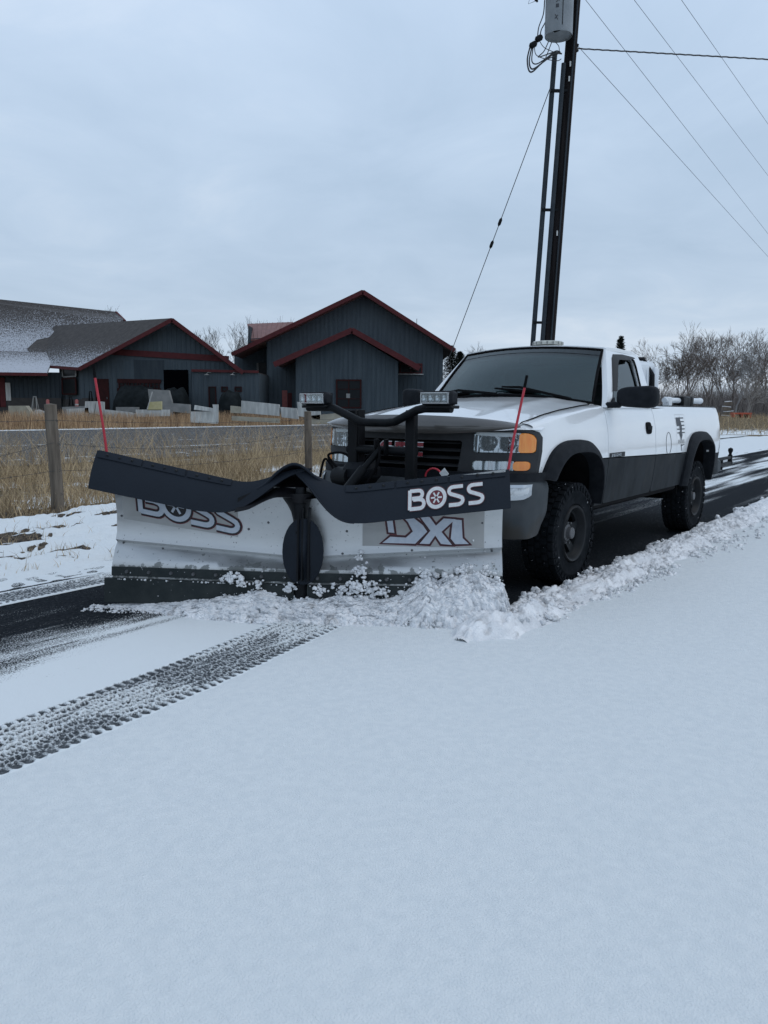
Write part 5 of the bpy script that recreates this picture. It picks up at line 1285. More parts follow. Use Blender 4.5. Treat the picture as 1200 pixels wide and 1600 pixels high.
# ---- cab
def wsB(u): return Vector((-.735 + .165 * (1 - u * u), .845 * u, 1.425 + .075 * (1 - u * u)))
def wsT(u): return Vector((-1.215 + .085 * (1 - u * u), .725 * u, 1.932 + .040 * (1 - u * u)))
def ws(u, v, off=0):
    p = wsB(u).lerp(wsT(u), v); b = .035 * math.sin(v * math.pi) * (1 - .5 * u * u); return p + Vector((.7, 0, .7)) * (b + off)
MB().sheet(lambda u, v: ws(u * .965, .035 + .93 * v), list(np.linspace(-1, 1, 25)), list(np.linspace(0, 1, 10)), (-.004, 0, -.004)).build('windscreen', M['glass'], truck)
seal = [ws(u * .975, .02, .002) for u in np.linspace(-1, 1, 20)] + [ws(.975, v, .002) for v in np.linspace(.02, .975, 9)][1:] + [ws(u * .975, .975, .002) for u in np.linspace(1, -1, 20)][1:] + [ws(-.975, v, .002) for v in np.linspace(.975, .02, 9)][1:]
MB().tube(seal, .013, 6).build('windscreen_seal', M['matte'], truck)
MB().sheet(lambda u, v: ws(u * .96, .86 + .10 * v, .003), list(np.linspace(-1, 1, 21)), [0, .5, 1], (-.002, 0, -.002)).build('shade_band', M['glass_side'], truck)
def roof(u, v):
    f = wsT(u) + Vector((.0, 0, .012)); xr = -2.07 + .02 * u * u; x = f.x + (xr - f.x) * v
    return Vector((x, .735 * u * (1 + .0 * v), f.z + .028 * math.sin(min(1, v * 1.15) * math.pi) * (1 - .6 * abs(u) ** 3) - .06 * max(0, v - .86) / .14 * max(0, v - .86) * 3))
MB().sheet(roof, list(np.linspace(-1, 1, 25)), list(np.linspace(0, 1, 22)), (0, 0, -.03), flip=True).build('roof', M['white'], truck)
def cabside(sgn):
    out = [(-.735, 1.402), (-.97, 1.668), (-1.205, 1.925), (-1.235, 1.955), (-1.6, 1.968), (-2.0, 1.955), (-2.055, 1.93), (-2.065, 1.87), (-1.985, 1.55), (-1.966, 1.402)]
    hole = [(-.885, 1.428), (-1.30, 1.845), (-1.36, 1.878), (-1.84, 1.885), (-1.885, 1.86), (-1.875, 1.80), (-1.755, 1.47), (-1.735, 1.435)]
    g = lambda x, z: (x, Gs(z) + (.012 if z < 1.93 else .012 - (z - 1.93) * .6), z)
    mb = MB(); patch(mb, [out, hole], .045, g, (0, -.045, 0), flip=True); sided(mb, sgn).build('cab_pillar_frame', M['white'], truck, weld=.0004)
    hs = [(h[0] + (-1.4 - h[0]) * -.015, h[1]) for h in hole]
    mb = MB(); patch(mb, [hs], .12, lambda x, z: (x, Gs(z) - .018, z), (0, -.004, 0), flip=True)
    gl = sided(mb, sgn).build('side_window', M['glass_side'], truck, weld=.0004)
    mb = MB(); path = [(x, Gs(z) + .010, z) for x, z in hole + hole[:1]]; mb.tube(path, .010, 6); sided(mb, sgn).build('window_seal', M['matte'], truck)
    # rain guard over the window
    pth = [(-1.00, 1.545), (-1.15, 1.70), (-1.29, 1.84), (-1.36, 1.878), (-1.6, 1.888), (-1.86, 1.886)]
    mb = MB(); n = len(pth)
    def rg(k, v):
        x, z = pth[int(k)]; w_ = [.045, .055, .06, .06, .058, .03][int(k)]; c_ = Vector((-1.55, 1.60)) - Vector((x, z)); c_.normalize()
        x2, z2 = x + c_.x * (w_ * v - .02), z + c_.y * (w_ * v - .02); return (x2, Gs(z2) + .016 + .028 * math.sin(v * 1.57), z2)
    mb.sheet(rg, list(range(n)), [0, .3, .7, 1], (0, -.004, 0)); sided(mb, sgn).build('rain_guard', M['bezel'], truck, fix=True)
    # mirror
    mb = MB(); n = 28; V = []
    for dx_, k_ in ((.0, .0), (.0, .70), (.006, .86), (.020, .96), (.045, 1.0), (.105, 1.0), (.125, .97), (.130, .93), (.118, .90)):
        for i in range(n):
            t = 2 * math.pi * i / n; c_, s_ = math.cos(t), math.sin(t); py = math.copysign(abs(c_) ** .5, c_) * .168 * k_; pz = math.copysign(abs(s_) ** .5, s_) * .090 * k_ * (1 + .10 * (1 if py > 0 else -1) * abs(py) / .168)
            V.append((-.76 - dx_ - .12 * (py * .5 + .06), (1.178 + py) if sgn > 0 else (1.125 + py * .70), 1.492 + pz + .0))
    F = [(r_ * n + i, r_ * n + (i + 1) % n, (r_ + 1) * n + (i + 1) % n, (r_ + 1) * n + i) for r_ in range(8) for i in range(n)]
    mb.add(V, F); m_ = sided(mb, sgn).build('side_mirror', M['flare'], truck, fix=True, weld=.0003, sharp=50)
    mb = MB(); mb.box((-.893, 1.18 if sgn > 0 else 1.125, 1.492), (.004, .27 if sgn > 0 else .18, .13)); sided(mb, sgn).build('mirror_glass', M['chrome'], m_, sharp=0)
    mb = MB(); mb.bbox((-.80, .985, 1.425), (.10, .12, .05), .015); mb.prism([(-.76, .945, 1.40), (-.93, .94, 1.40), (-.93, .925, 1.49)], (0, .02, 0)); sided(mb, sgn).build('arm', M['flare'], m_, fix=True)
both(cabside)
# back of the cab with its window
mb = MB(); patch(mb, [[(-.93, 1.40), (.93, 1.40), (.72, 1.93), (-.72, 1.93)], [(-.66, 1.47), (.66, 1.47), (.56, 1.84), (-.56, 1.84)]], .15, lambda y, z: (-1.972 - (z - 1.4) * .15, y, z), (.03, 0, 0)); mb.build('cab_back', M['white'], truck, fix=True)
mb = MB(); patch(mb, [[(-.66, 1.47), (.66, 1.47), (.56, 1.84), (-.56, 1.84)]], .2, lambda y, z: (-1.965 - (z - 1.4) * .15, y, z), (.004, 0, 0)); mb.build('rear_window', M['glass_side'], truck)
mb = MB(); mb.box((-1.96, 0, 1.10), (.03, 1.84, .60)); mb.box((-1.35, 0, .80), (1.25, 1.84, .04)); mb.box((-.72, 0, 1.10), (.04, 1.80, .55))
for sy in (-1, 1): mb.box((-1.34, .90 * sy, 1.10), (1.24, .03, .56))
mb.build('cabin_liner', M['matte'], truck, sharp=0)
MB().sheet(lambda u, v: (-.66 - .42 * v - .08 * (1 - u * u) * 0, .84 * u, 1.415 + .045 * (1 - u * u) - .02 * v - (.25 if v == 1 else 0)), list(np.linspace(-1, 1, 13)), [0, .3, .6, .9, 1], (0, 0, -.03)).build('dashboard', M['matte'], truck)
for sy in (-1, 1):
    s_ = MB().bbox((-1.66, .42 * sy, 1.35), (.16, .56, .62), .05, Matrix.Rotation(-.18, 3, 'Y')).build('seat', M['seat'], truck); MB().bbox((-1.72, .42 * sy, 1.72), (.10, .26, .16), .04).build('headrest', M['seat'], s_); MB().bbox((-1.42, .42 * sy, 1.05), (.50, .56, .16), .05).build('cushion', M['seat'], s_)
st_ = MB(); st_.tube([(-1.13 - .10 * math.cos(t) * .9, .42 + .19 * math.sin(t), 1.43 + .17 * math.cos(t)) for t in np.linspace(0, 2 * math.pi, 25)], .014, 6, caps=False); st_.tube([(-1.13, .23, 1.43), (-1.13, .61, 1.43)], .016, 6); st_.tube([(-1.12, .42, 1.43), (-.95, .42, 1.38)], .03, 6); st_.build('steering_wheel', M['matte'], truck)
MB().bbox((-1.16, 0, 1.86), (.03, .22, .06), .012).build('rear_view_mirror', M['matte'], truck)
# wipers
for uc, nm in ((-.42, 0), (.38, 1)):
    w_ = MB(); a_, b_ = ws(uc - .46, .105, .022), ws(uc + .16, .055, .022); w_.tube([a_, a_.lerp(b_, .33), a_.lerp(b_, .66), b_], [.008, .012, .012, .008], 5); w_.tube([a_.lerp(b_, .15) + Vector((.01, 0, .02)), a_.lerp(b_, .5) + Vector((.02, 0, .03)), ws(uc + .40, .0, .03)], [.008, .014, .013], 6); w_.build('wiper', M['matte'], truck)
# ---- bed
mb = MB(); mb.box((-3.29, 0, 1.10), (2.62, 1.62, .03)); mb.box((-1.99, 0, 1.17), (.03, 1.66, .46)); mb.build('bed_floor', M['white'], truck, sharp=0)
mb = MB(); mb.bbox((-4.615, 0, 1.13), (.05, 1.70, .56), .015); mb.build('tailgate', M['white'], truck)
MB().bbox((-4.74, 0, .69), (.20, 1.0, .16), .03).build('bumper_middle', M['bumper'], truck)
mb = MB(); mb.bbox((-5.20, .885, .675), (.86, .05, .05), .008); mb.bbox((-5.20, .885, .755), (.80, .04, .04), .008); mb.tube([(-5.1, .885, .61), (-5.1, .885, .76)], .02, 8); mb.lathe([(.018, .73), (.03, .75), (.018, .78), (.022, .80), (.034, .825), (.030, .855), (.0, .87)], 'Z', 12, (-5.56, .885, 0.02)); mb.tube([(-5.56, .885, .66), (-5.56, .885, .79)], .03, 8); mb.build('tow_hitch', M['black'], truck)
# ---- underbody
for sy in (-1, 1): MB().bbox((-1.9, .42 * sy, .60), (5.2, .09, .16), .01).build('frame_rail', M['matte'], truck)
for x in (0, -WB): MB().tube([(x, -.75, .40), (x, -.2, .40), (x, .2, .40), (x, .75, .40)], [.045, .06, .06, .045], 8).lathe([(0, -.12), (.13, -.08), (.16, 0), (.13, .08), (0, .12)], 'X', 12, (x, -.15, .40)).build('axle', M['matte'], truck)
MB().bbox((-1.4, 0, .62), (2.6, 1.3, .22), .03).build('underbody', M['matte'], truck); MB().tube([(-1.0, .55, .50), (-3.0, .58, .52), (-3.0, .6, .5)], .035, 8).build('exhaust', M['matte'], truck); MB().bbox((-2.45, .66, .52), (.16, .12, .10), .02).build('spring_hanger', M['matte'], truck); MB().bbox((-1.25, .6, .535), (.35, .16, .06), .02).build('step_bracket', M['matte'], truck)
# ---- wheels
def make_wheel(x, y, sgn):
    w_ = bpy.data.objects.new('wheel', None); COL.objects.link(w_); w_.parent = truck; w_.location = (x, y, .42)
    return w_
Rt = .418; hw = .132
prof = [(.235, -hw * .80), (.27, -hw * .96), (.33, -hw * 1.0), (.375, -hw * .97), (.398, -hw * .86), (.404, -hw * .5), (.404, 0), (.404, hw * .5), (.398, hw * .86), (.375, hw * .97), (.350, hw * .995), (.346, hw * 1.015), (.338, hw * 1.015), (.334, hw * 1.0), (.27, hw * .97), (.262, hw * .99), (.245, hw * .97), (.235, hw * .80)]
tm = MB(); tm.lathe(prof, 'Y', 64)
NL = 38
for k in range(NL):
    for row, (yc, wd, ph, ln) in enumerate(((-hw * .83, .044, 0, .046), (-hw * .40, .042, .5, .040), (hw * .0, .034, .1, .044), (hw * .40, .042, .6, .040), (hw * .83, .044, .05, .046))):
        a = 2 * math.pi * (k + ph) / NL; rot = Matrix.Rotation(-a, 3, 'Y') @ Matrix.Rotation(.16 * (-1) ** row, 3, 'X' if False else 'Z' if False else 'X') if False else Matrix.Rotation(-a, 3, 'Y')
        c_ = rot @ Vector((Rt - .014, yc, 0)); tm.box(c_, (.030 if row not in (0, 4) else .028, wd, ln + .006 * ((k * 7 + row) % 3)), rot)
    a = 2 * math.pi * (k + .05) / NL; rot = Matrix.Rotation(-a, 3, 'Y')
    for sy in (-1, 1): tm.box(rot @ Vector((Rt - .040, sy * hw * .985, 0)), (.040, .016, .034 if k % 2 else .026), rot)
tyre_me = tm.mesh('tyre', M['tyre'], 35)
rm = MB(); rm.lathe([(.236, -.12), (.236, .128), (.228, .140), (.215, .134), (.205, .115), (.195, .07), (.188, .06)], 'Y', 48)
rim_me = None
def disc(u, v):   # wheel face: v radial 0..1, u around
    return None
NS = 5
pl = MB(); ring_o, ring_i = .196, .075
loops = [[(ring_o * math.cos(t), ring_o * math.sin(t)) for t in np.linspace(0, 2 * math.pi, 60, endpoint=False)]]
for k in range(NS):
    c0 = 2 * math.pi * k / NS + .3; hl = []
    for t in np.linspace(-.40, .40, 7): hl.append((.178 * math.cos(c0 + t), .178 * math.sin(c0 + t)))
    for t in np.linspace(.26, -.26, 5): hl.append((.098 * math.cos(c0 + t), .098 * math.sin(c0 + t)))
    loops.append(hl)
patch(pl, loops, .02, lambda a, b: (a, .055 - .02 * math.cos(min(1, math.hypot(a, b) / .2) * math.pi), b), (0, -.03, 0), flip=True)
rm.add(pl.v, pl.f); rim_me = rm.mesh('rim', M['rim'], 35)
bk = MB().lathe([(0, -.03), (.19, -.03), (.19, -.05)], 'Y', 32).mesh('brake_disc', M['matte'], 35)
hubm = MB().lathe([(.075, .05), (.070, .075), (.052, .082), (.048, .112), (.042, .118), (.0, .120)], 'Y', 28).mesh('hub_cap', M['hub'], 30)
lug = MB()
for k in range(8): a = 2 * math.pi * k / 8; lug.tube([(.088 * math.cos(a), .04, .088 * math.sin(a)), (.088 * math.cos(a), .085, .088 * math.sin(a))], .010, 6)
lug_me = lug.mesh('wheel_nuts', M['hub'], 30)
for x in (-.03, -WB):
    for sgn in (1, -1):
        w_ = make_wheel(x, .868 * sgn, sgn); w_.scale = (.968, 1, .968); w_.location.z = .406; w_.rotation_euler = (0, random.random() * 6, math.pi if sgn < 0 else 0)
        if sgn < 0: w_.rotation_euler = (0, 0, math.pi)
        for nm, me in (('tyre', tyre_me), ('rim', rim_me), ('brake_disc', bk), ('hub_cap', hubm), ('wheel_nuts', lug_me)):
            o = bpy.data.objects.new(nm, me); COL.objects.link(o); o.parent = w_
            if nm == 'wheel_nuts': o['kind'] = 'stuff'

# ---- things carried by the truck
bc = empty('beacon_light', 'low round dirty-clear warning beacon on the truck roof', 'beacon', ST(-1.56, .0, 1.998), ROT)
MB().lathe([(.0, .0), (.150, .0), (.150, .018), (.142, .020), (0, .021)], 'Z', 32).build('base', M['matte'], bc)
MB().lathe([(.146, .020), (.150, .026), (.150, .052), (.140, .060), (.0, .064)], 'Z', 32).build('lens', M['beacon'], bc)
rb = MB()
for k in range(16): a = 2 * math.pi * k / 16; rb.box((.150 * math.cos(a), .150 * math.sin(a), .039), (.006, .012, .026), Matrix.Rotation(a, 3, 'Z'))
rb.build('rib', M['slab_grey'], bc, sharp=0)
tkr = empty('water_tank', 'white moulded poly tank with a black strap standing in the bed behind the cab', 'tank', ST(-2.55, 0, .96), ROT)
pf = []
for cx, cz, a in ((.28, .84, 0), (-.30, .86, 90)): pf += arcp(cx, cz, .10, .10, a, a + 90, 6)
pf += [(-.40, .0), (.38, .0)]
def extr(pf, y0, y1, mb, k=1.0, inset=0):
    n = len(pf); V = []; 
    ysx = [y0, y0 + .03, y0 + .10, y1 - .10, y1 - .03, y1]; ks = [.90, .97, 1, 1, .97, .90]
    for y, q in zip(ysx, ks): V += [((x) * q * k, y, .45 + (z - .45) * q * k) for x, z in pf]
    F = [(i * n + j, i * n + (j + 1) % n, (i + 1) * n + (j + 1) % n, (i + 1) * n + j) for i in range(5) for j in range(n)] + [tuple(range(n))[::-1], tuple(range(5 * n, 6 * n))]
    mb.add(V, F); return mb
extr(pf, -.62, .66, MB()).build('shell', M['plastic_white'], tkr, fix=True)
for xo in (-.22, -.08, .06): MB().tube([(xo, .655, .03), (xo + .01, .675, .45), (xo + .03, .655, .84), (xo + .05, .60, .935)], .022, 6).build('moulded_rib', M['plastic_white'], tkr)
MB().tube([(-.20 + .06, .675, .02), (-.17 + .02, .70, .45), (-.17, .68, .80), (-.12, .60, .96), (-.12, -.60, .96)], .030, 6).build('strap', M['black'], tkr)
MB().bbox((-.28, .68, .45), (.10, .06, .88), .025).build('end_rim', M['plastic_white'], tkr)
am = empty('hoist_arm', 'white tubular hoist arm with black bracket lying along the left bed rail', 'arm', ST(-3.8, .72, 1.43), ROT)
MB().tube([(.74, 0, .065), (-.70, 0, .075)], [.030, .034], 12).build('tube', M['plastic_white'], am)
MB().bbox((.62, 0, .05), (.14, .07, .11), .015).build('end_plate', M['plastic_white'], am)
for xo, w_ in ((.06, .30), (-.16, .12)): MB().bbox((xo, 0, .055), (w_, .12, .13), .015).build('bracket', M['black'], am)
MB().bbox((.2, -.03, -.005), (.9, .09, .05), .01).build('mounting_rail', M['black'], am)
MB().lathe([(.01, -.74), (.038, -.72), (.038, -.68), (.03, -.63)], 'X', 12, (0, 0, .075)).build('end_cap', M['plastic_white'], am)

# ================================================================== SNOW PLOW (same frame as the truck)
plow = empty('snow_plow', 'stainless V-plow with black rubber deflectors and work lights angled in front of the truck', 'snow plow', (TX, TY, 0), ROT)
H = Vector((1.95, -.10)); TIP = {-1: Vector((2.63, -1.32)), 1: Vector((1.19, 1.01))}
DD = {s: (TIP[s] - H) for s in TIP}; LL = {s: DD[s].length for s in DD}; DN = {s: DD[s].normalized() for s in DD}
NN = {-1: Vector((-DN[-1].y, DN[-1].x)), 1: Vector((DN[1].y, -DN[1].x))}
PZ = [0, .10, .24, .28, .34, .40, .44, .50, .62, .75, .86, 1.0]; PN = [.05, .05, .03, .03, -.005, -.04, -.035, -.055, -.06, -.045, -.01, .05]
def WP(s, a, z, n): p = H + DN[s] * LL[s] * a + NN[s] * n; return Vector((p.x, p.y, z))
def crease(a): return .375 + .085 * a
def pn(a, z):
    # profile with a sharp crease that climbs towards the tip
    c = crease(a); zz = [.05, .24, .30, c - .055, c - .02, c, c + .05, c + .17, .75, .86, 1.02]; nn = [.045, .035, .035, -.020, -.052, -.030, -.052, -.062, -.045, -.012, .06]
    return interp(z, zz, nn)
def MBp(s, a, z, off=0.0): return WP(s, a, z, pn(a, z) + off + .0015 * math.sin(a * 23) * (z > .3))
ztop = lambda a: .80 + .19 * a
for s in (-1, 1):
    a1 = .965 if s < 0 else 1.0; n_ = 44
    def fn(u, v):
        a = .02 + (a1 - .02) * u; c = crease(a); zs = [.06, .15, .24, .27, .30, .33, c - .055, c - .035, c - .02, c - .008, c, c + .02, c + .05, c + .10, c + .17, .66, .72, .78, .84, ztop(a)]
        zs = sorted(zs[:-1]) + [max(zs[-1], .85)]; z = zs[int(v)]; return MBp(s, a, z)
    NV = Vector((*NN[s], 0))
    mb = MB().sheet(fn, [k / n_ for k in range(n_ + 1)], list(range(20)), -NV * .006, flip=(s > 0)); w_ = mb.build('moldboard', M['steel'], plow, sharp=45)
    t_ = w_.name
    # back ribs, end plate
    for a in (.05, .28, .52, .76, a1 - .004):
        q = [WP(s, a, z, pn(a, z) - .030) for z in (.10, .25, .33, .42, .55, .70, .85)]; q2 = [WP(s, a, z, -.15) for z in (.80, .45, .12)]
        MB().prism(q + q2, (DN[s].x * .008, DN[s].y * .008, 0)).build('rib', M['black'], w_, sharp=0, fix=True)
    MB().sheet(lambda u, v: WP(s, .03 + (a1 - .03) * u, .16 + .12 * v, -.155), [0, 1], [0, 1], -NV * .05, flip=(s > 0)).build('back_channel', M['black'], w_, sharp=0)
    # cutting edges: upper strip and lower bar
    e1 = .965 if s < 0 else 1.0
    MB().sheet(lambda u, v: WP(s, .03 + (e1 - .03) * u, .215 + .062 * v, .052 - .006 * v), list(np.linspace(0, 1, 12)), [0, .1, .9, 1], -NV * .016, flip=(s > 0)).build('edge_clamp_bar', M['edge'], plow)
    e1 = .995 if s < 0 else 1.0
    MB().sheet(lambda u, v: WP(s, .03 + (e1 - .03) * u, .035 + .165 * v, .088 - .012 * v), list(np.linspace(0, 1, 12)), [0, .05, .95, 1], -NV * .03, flip=(s > 0)).build('cutting_edge', M['edge'], plow)
    bo = MB()
    for k in range(8):
        a = .08 + .115 * k; c_ = WP(s, a, .245, .050); bo.tube([c_, c_ + NV * .012], [.014, .010], 7)
    for a, z in ((.94, .62), (.93, .43), (.28, .55), (.60, .80), (.18, .60), (.72, .40)) if s < 0 else ((.90, .62), (.22, .55), (.20, .40), (.55, .43), (.95, .43)): c_ = MBp(s, a, z, .001); bo.tube([c_, c_ + NV * .005], [.009, .006], 8)
    bo.build('bolt', M['hub'], w_, kind='stuff')
# rubber deflector on each wing
dtop = {1: ([-.03, .03, .09, .15, .22, 1.02], [.965, .960, .925, .885, .862, .990]), -1: ([-.05, .04, .10, .18, .26, .34, 1.03], [.985, .975, .950, .905, .880, .893, 1.085])}
ddrop = {1: ([-.03, .03, .09, .15, .22, .32, .5, 1.02], [.012, .072, .14, .19, .222, .238, .238, .238]), -1: ([-.05, .04, .10, .18, .26, .34, .48, 1.12], [.010, .03, .055, .10, .155, .205, .235, .25])}
def DF(s, a, c, off=0.0):
    zt_ = interp(a, *dtop[s]); dr = interp(a, *ddrop[s]); k = dr / .25
    z = zt_ - dr * (c ** 1.08); n = .015 + .15 * k * c + .014 * math.sin(c * math.pi) * k + .006 * math.sin(a * 9) * c
    if a < .2: n += .06 * (1 - a / .2) * (1 - c) * 0
    return WP(s, a, z, n + off)
def smooth_interp(tab, k=3):
    xs, ys = tab; X = np.linspace(xs[0], xs[-1], 160); Y = np.interp(X, xs, ys)
    for _ in range(k): Y[1:-1] = np.convolve(np.pad(Y, 4, mode='edge'), np.ones(9) / 9, 'valid')[1:-1]
    return (X, Y)
for s in (1, -1): dtop[s] = smooth_interp(dtop[s]); ddrop[s] = smooth_interp(ddrop[s])
for s, lb in ((-1, None), (1, None)):
    a0, a1 = (-.05, 1.025) if s < 0 else (-.03, 1.02); NV = Vector((*NN[s], 0))
    d_ = MB().sheet(lambda u, v: DF(s, a0 + (a1 - a0) * u, v), list(np.linspace(0, 1, 60)), list(np.linspace(0, 1, 9)), lambda u, v: -NV * .008 + Vector((0, 0, -.004)), flip=(s < 0)).build('deflector', M['rubber'], plow, fix=True)
    for (p, q) in (((.22, .46), (.47, .72), (.73, 1.0)) if s > 0 else ((.34, .56), (.57, .78), (.79, 1.015))):
        st_ = MB().sheet(lambda u, v: DF(s, p + (q - p) * u, .0 + .20 * v, .006) + Vector((0, 0, .003)), list(np.linspace(0, 1, 6)), [0, .4, .95, 1], -NV * .006, flip=(s < 0)).build('clamp_strip', M['rubber'], d_, fix=True)
        bo = MB()
        for f in (.22, .5, .78): c_ = DF(s, p + (q - p) * f, .09, .006); bo.tube([c_, c_ + NV * .010], [.011, .007], 8)
        bo.build('bolt', M['rim'], st_, kind='stuff')
dfl = {s: o for s, o in zip((-1, 1), [o for o in plow.children if o.name.startswith('deflector')])}
mdb = {s: o for s, o in zip((-1, 1), [o for o in plow.children if o.name.startswith('moldboard')])}
# lettering on the right-hand deflector (as seen): param x = distance along the wing, z = distance up from the lower edge
def dmap(x, z, off):
    a = x / LL[1]; dr = interp(a, *ddrop[1]); c = 1 - (z / dr); return DF(1, a, c, off + .003)
boss(dfl[1], dmap, .712, .048, .118, .127, ((.036, 'print_black', .0015, 'letter_border'), (.029, 'print_red', .0030, 'letter_outline'), (.022, 'print_white', .0045, 'lettering')))  # widest black layer is a printed border round the letters
# big decal on the left wing moldboard, upper part hidden under the deflector
mapL = lambda x, z, off: MBp(-1, 1 - x / LL[-1], z, off)
mb = MB(); mb.grid(lambda u, v: mapL(.10 + .83 * u, .600 - .105 * u + .22 * v, .0035), list(np.linspace(0, 1, 40)), list(np.linspace(0, 1, 24))); mb.build('decal_backing', M['print_grey'], mdb[-1], sharp=0)
for st, mt_, off, nm in ((.066, 'print_red', .0032, 'letter_rim'), (.054, 'print_black', .0042, 'letter_outline'), (.033, 'print_blue', .0054, 'lettering')):
    pass
def mapL2(x, z, off): return MBp(-1, 1 - x / LL[-1], z - .19 * (x - .215), off)
boss(mdb[-1], mapL2, .215, .655, .20, .182, ((.066, 'print_red', .0055, 'letter_rim'), (.056, 'print_black', .0072, 'letter_outline'), (.034, 'print_blue', .0088, 'lettering')))
# angular italic letters on the right wing moldboard
mapR = lambda x, z, off: MBp(1, x / LL[1], z, off)
mb = MB(); mb.grid(lambda u, v: mapR(.30 * LL[1] + .61 * LL[1] * u, .455 + .26 * v, .0035), list(np.linspace(0, 1, 40)), list(np.linspace(0, 1, 24))); mb.build('decal_backing', M['print_grey'], mdb[1], sharp=0)
def U(u, v):   # decal coordinates: photo pixels of the letter corners turned into wing metres
    return (.38 * LL[1] + (u - 590) / 140 * .455 * LL[1], .472 + (853 - v) / 200.0 * .78 - (u - 590) / 140 * .0 + .0)
def shp(pts): return [U(u, v + (u - 590) * (-.06) * 0 + (u - 590) * .095) for u, v in pts]
letters = [
  [(593, 853), (608, 837), (632, 836), (641, 826), (634, 812), (623, 800), (612, 796), (640, 796), (660, 812), (668, 824), (648, 849)],   # D bowl and foot
  [(599, 796), (612, 796), (617, 834), (604, 834)],                                                     # D stem
  [(651, 848), (668, 822), (650, 796), (670, 796), (679, 809), (690, 796), (712, 796), (690, 822), (707, 844), (686, 845), (678, 833), (670, 847)],  # X
  [(708, 843), (700, 833), (703, 796), (720, 796), (722, 828), (733, 839)]]
def offset_poly(pts, d):
    n = len(pts); out = []; area = sum(pts[i][0] * pts[(i + 1) % n][1] - pts[(i + 1) % n][0] * pts[i][1] for i in range(n)); sg = 1 if area > 0 else -1
    for i in range(n):
        a, b, c = Vector(pts[i - 1]), Vector(pts[i]), Vector(pts[(i + 1) % n]); n1 = Vector(((b - a).y, -(b - a).x)).normalized() * sg; n2 = Vector(((c - b).y, -(c - b).x)).normalized() * sg
        m_ = (n1 + n2); m_ = m_.normalized() if m_.length > 1e-3 else n1; k = min(1.8, 1 / max(.3, m_.dot(n1))); out.append(tuple(b + m_ * d * k))
    return out
for d_, mt_, off, nm in ((.006, 'print_red', .0052, 'letter_rim'), (.001, 'print_black', .0066, 'letter_outline'), (-.005, 'print_red', .0080, 'letter_inner_rim'), (-.0085, 'print_blue', .0094, 'lettering')):
    mb = MB()
    for L_ in letters: patch(mb, [offset_poly(shp(L_), d_)], .016, lambda x, z: mapR(x, z, off))
    mb.build(nm, M[mt_], mdb[1], sharp=0)
# centre: hump of rubber between the wings, funnel, hinge post and the oval flap
nrm = Vector((.86, .50, 0)).normalized()
def PT(u, v, s_, t_=None):   # photo pixel on a vertical plane across the hinge facing nrm, s_ metres in front of the hinge
    a, b = u - 600, v - 800; xx, yy = a * cr + b * sr, -a * sr + b * cr
    d = Vector((xx / FPX, cp - yy / FPX * sp, -sp - yy / FPX * cp)); O = Vector((0, 0, CAMH))
    inv_ = DRIVE_M.inverted(); o2 = inv_ @ O; d2 = inv_.to_3x3() @ d; hp = Vector((H.x, H.y, 0)) + nrm * s_
    return o2 + d2 * ((hp - o2).dot(nrm) / d2.dot(nrm))
top_ = [(372, 778, .10), (395, 768, .06), (415, 756, .04), (430, 741, .05), (443, 731, .06), (457, 725, .06), (471, 728, .06), (484, 738, .04), (498, 749, .02), (512, 757, .0), (526, 764, .0)]
mid_ = [(370, 790, .10), (396, 781, .06), (418, 770, .01), (434, 758, -.04), (447, 750, -.08), (461, 747, -.10), (474, 751, -.09), (486, 759, -.08), (500, 766, -.06), (513, 769, -.04), (527, 772, -.02)]
low_ = [(366, 800, .14), (388, 796, .13), (408, 786, .13), (428, 778, .14), (446, 777, .10), (463, 779, .09), (479, 780, .06), (492, 779, .02), (504, 780, .0), (516, 782, .0), (528, 786, .0)]
und_ = [(366, 800, .05), (388, 792, .02), (408, 782, .0), (428, 772, -.02), (446, 770, -.03), (463, 772, -.03), (479, 773, -.03), (492, 772, -.02), (504, 774, .0), (516, 776, .0), (528, 780, .0)]
rows = [top_, mid_, low_, und_]
def cat(pts, x):
    i = int(min(len(pts) - 2, max(0, math.floor(x)))); f = x - i; q = [Vector(pts[min(max(i + k, 0), len(pts) - 1)]) for k in (-1, 0, 1, 2)]
    return .5 * ((2 * q[1]) + (q[2] - q[0]) * f + (2 * q[0] - 5 * q[1] + 4 * q[2] - q[3]) * f * f + (3 * q[1] - q[0] - 3 * q[2] + q[3]) * f ** 3)
grid_ = [[PT(*cat(r_, i / 3)) for i in range(31)] for r_ in rows]
def hump(i, j): col = [tuple(grid_[k][int(i)]) for k in range(4)]; return cat(col, j)
MB().sheet(hump, list(range(31)), [k / 4 for k in range(13)], -nrm * .008).build('centre_flap', M['rubber_shiny'], plow, fix=True, sharp=60)
ridge_ = [PT(*cat(top_, i / 3)) for i in range(4, 31)]; MB().tube(ridge_, .009, 8).build('flap_fold', M['rubber'], plow)
edge_ = [DF(1, -.03 + .30 * k / 16, 1.0, .004) for k in range(17)]; MB().tube([DF(1, -.03, 0, .004)] + edge_, .006, 6).build('deflector_edge', M['rubber'], plow)
fun = []
for v, ul, ur, d0 in ((772, 438, 492, .10), (780, 443, 486, .10), (790, 450, 483, .09), (800, 455, 482, .08), (812, 458, 482, .07), (822, 459, 482, .07)): fun.append((PT(ul, v, .0), PT((ul + ur) / 2, v, d0), PT(ur, v, .0)))
def fn(u, v):
    l, c, r_ = fun[int(v)]; p = l.lerp(r_, u); return p + (c - l.lerp(r_, .5)) * math.sin(u * math.pi)
MB().sheet(fn, list(np.linspace(0, 1, 9)), list(range(6)), -nrm * .01).build('funnel', M['rubber_shiny'], plow, fix=True)
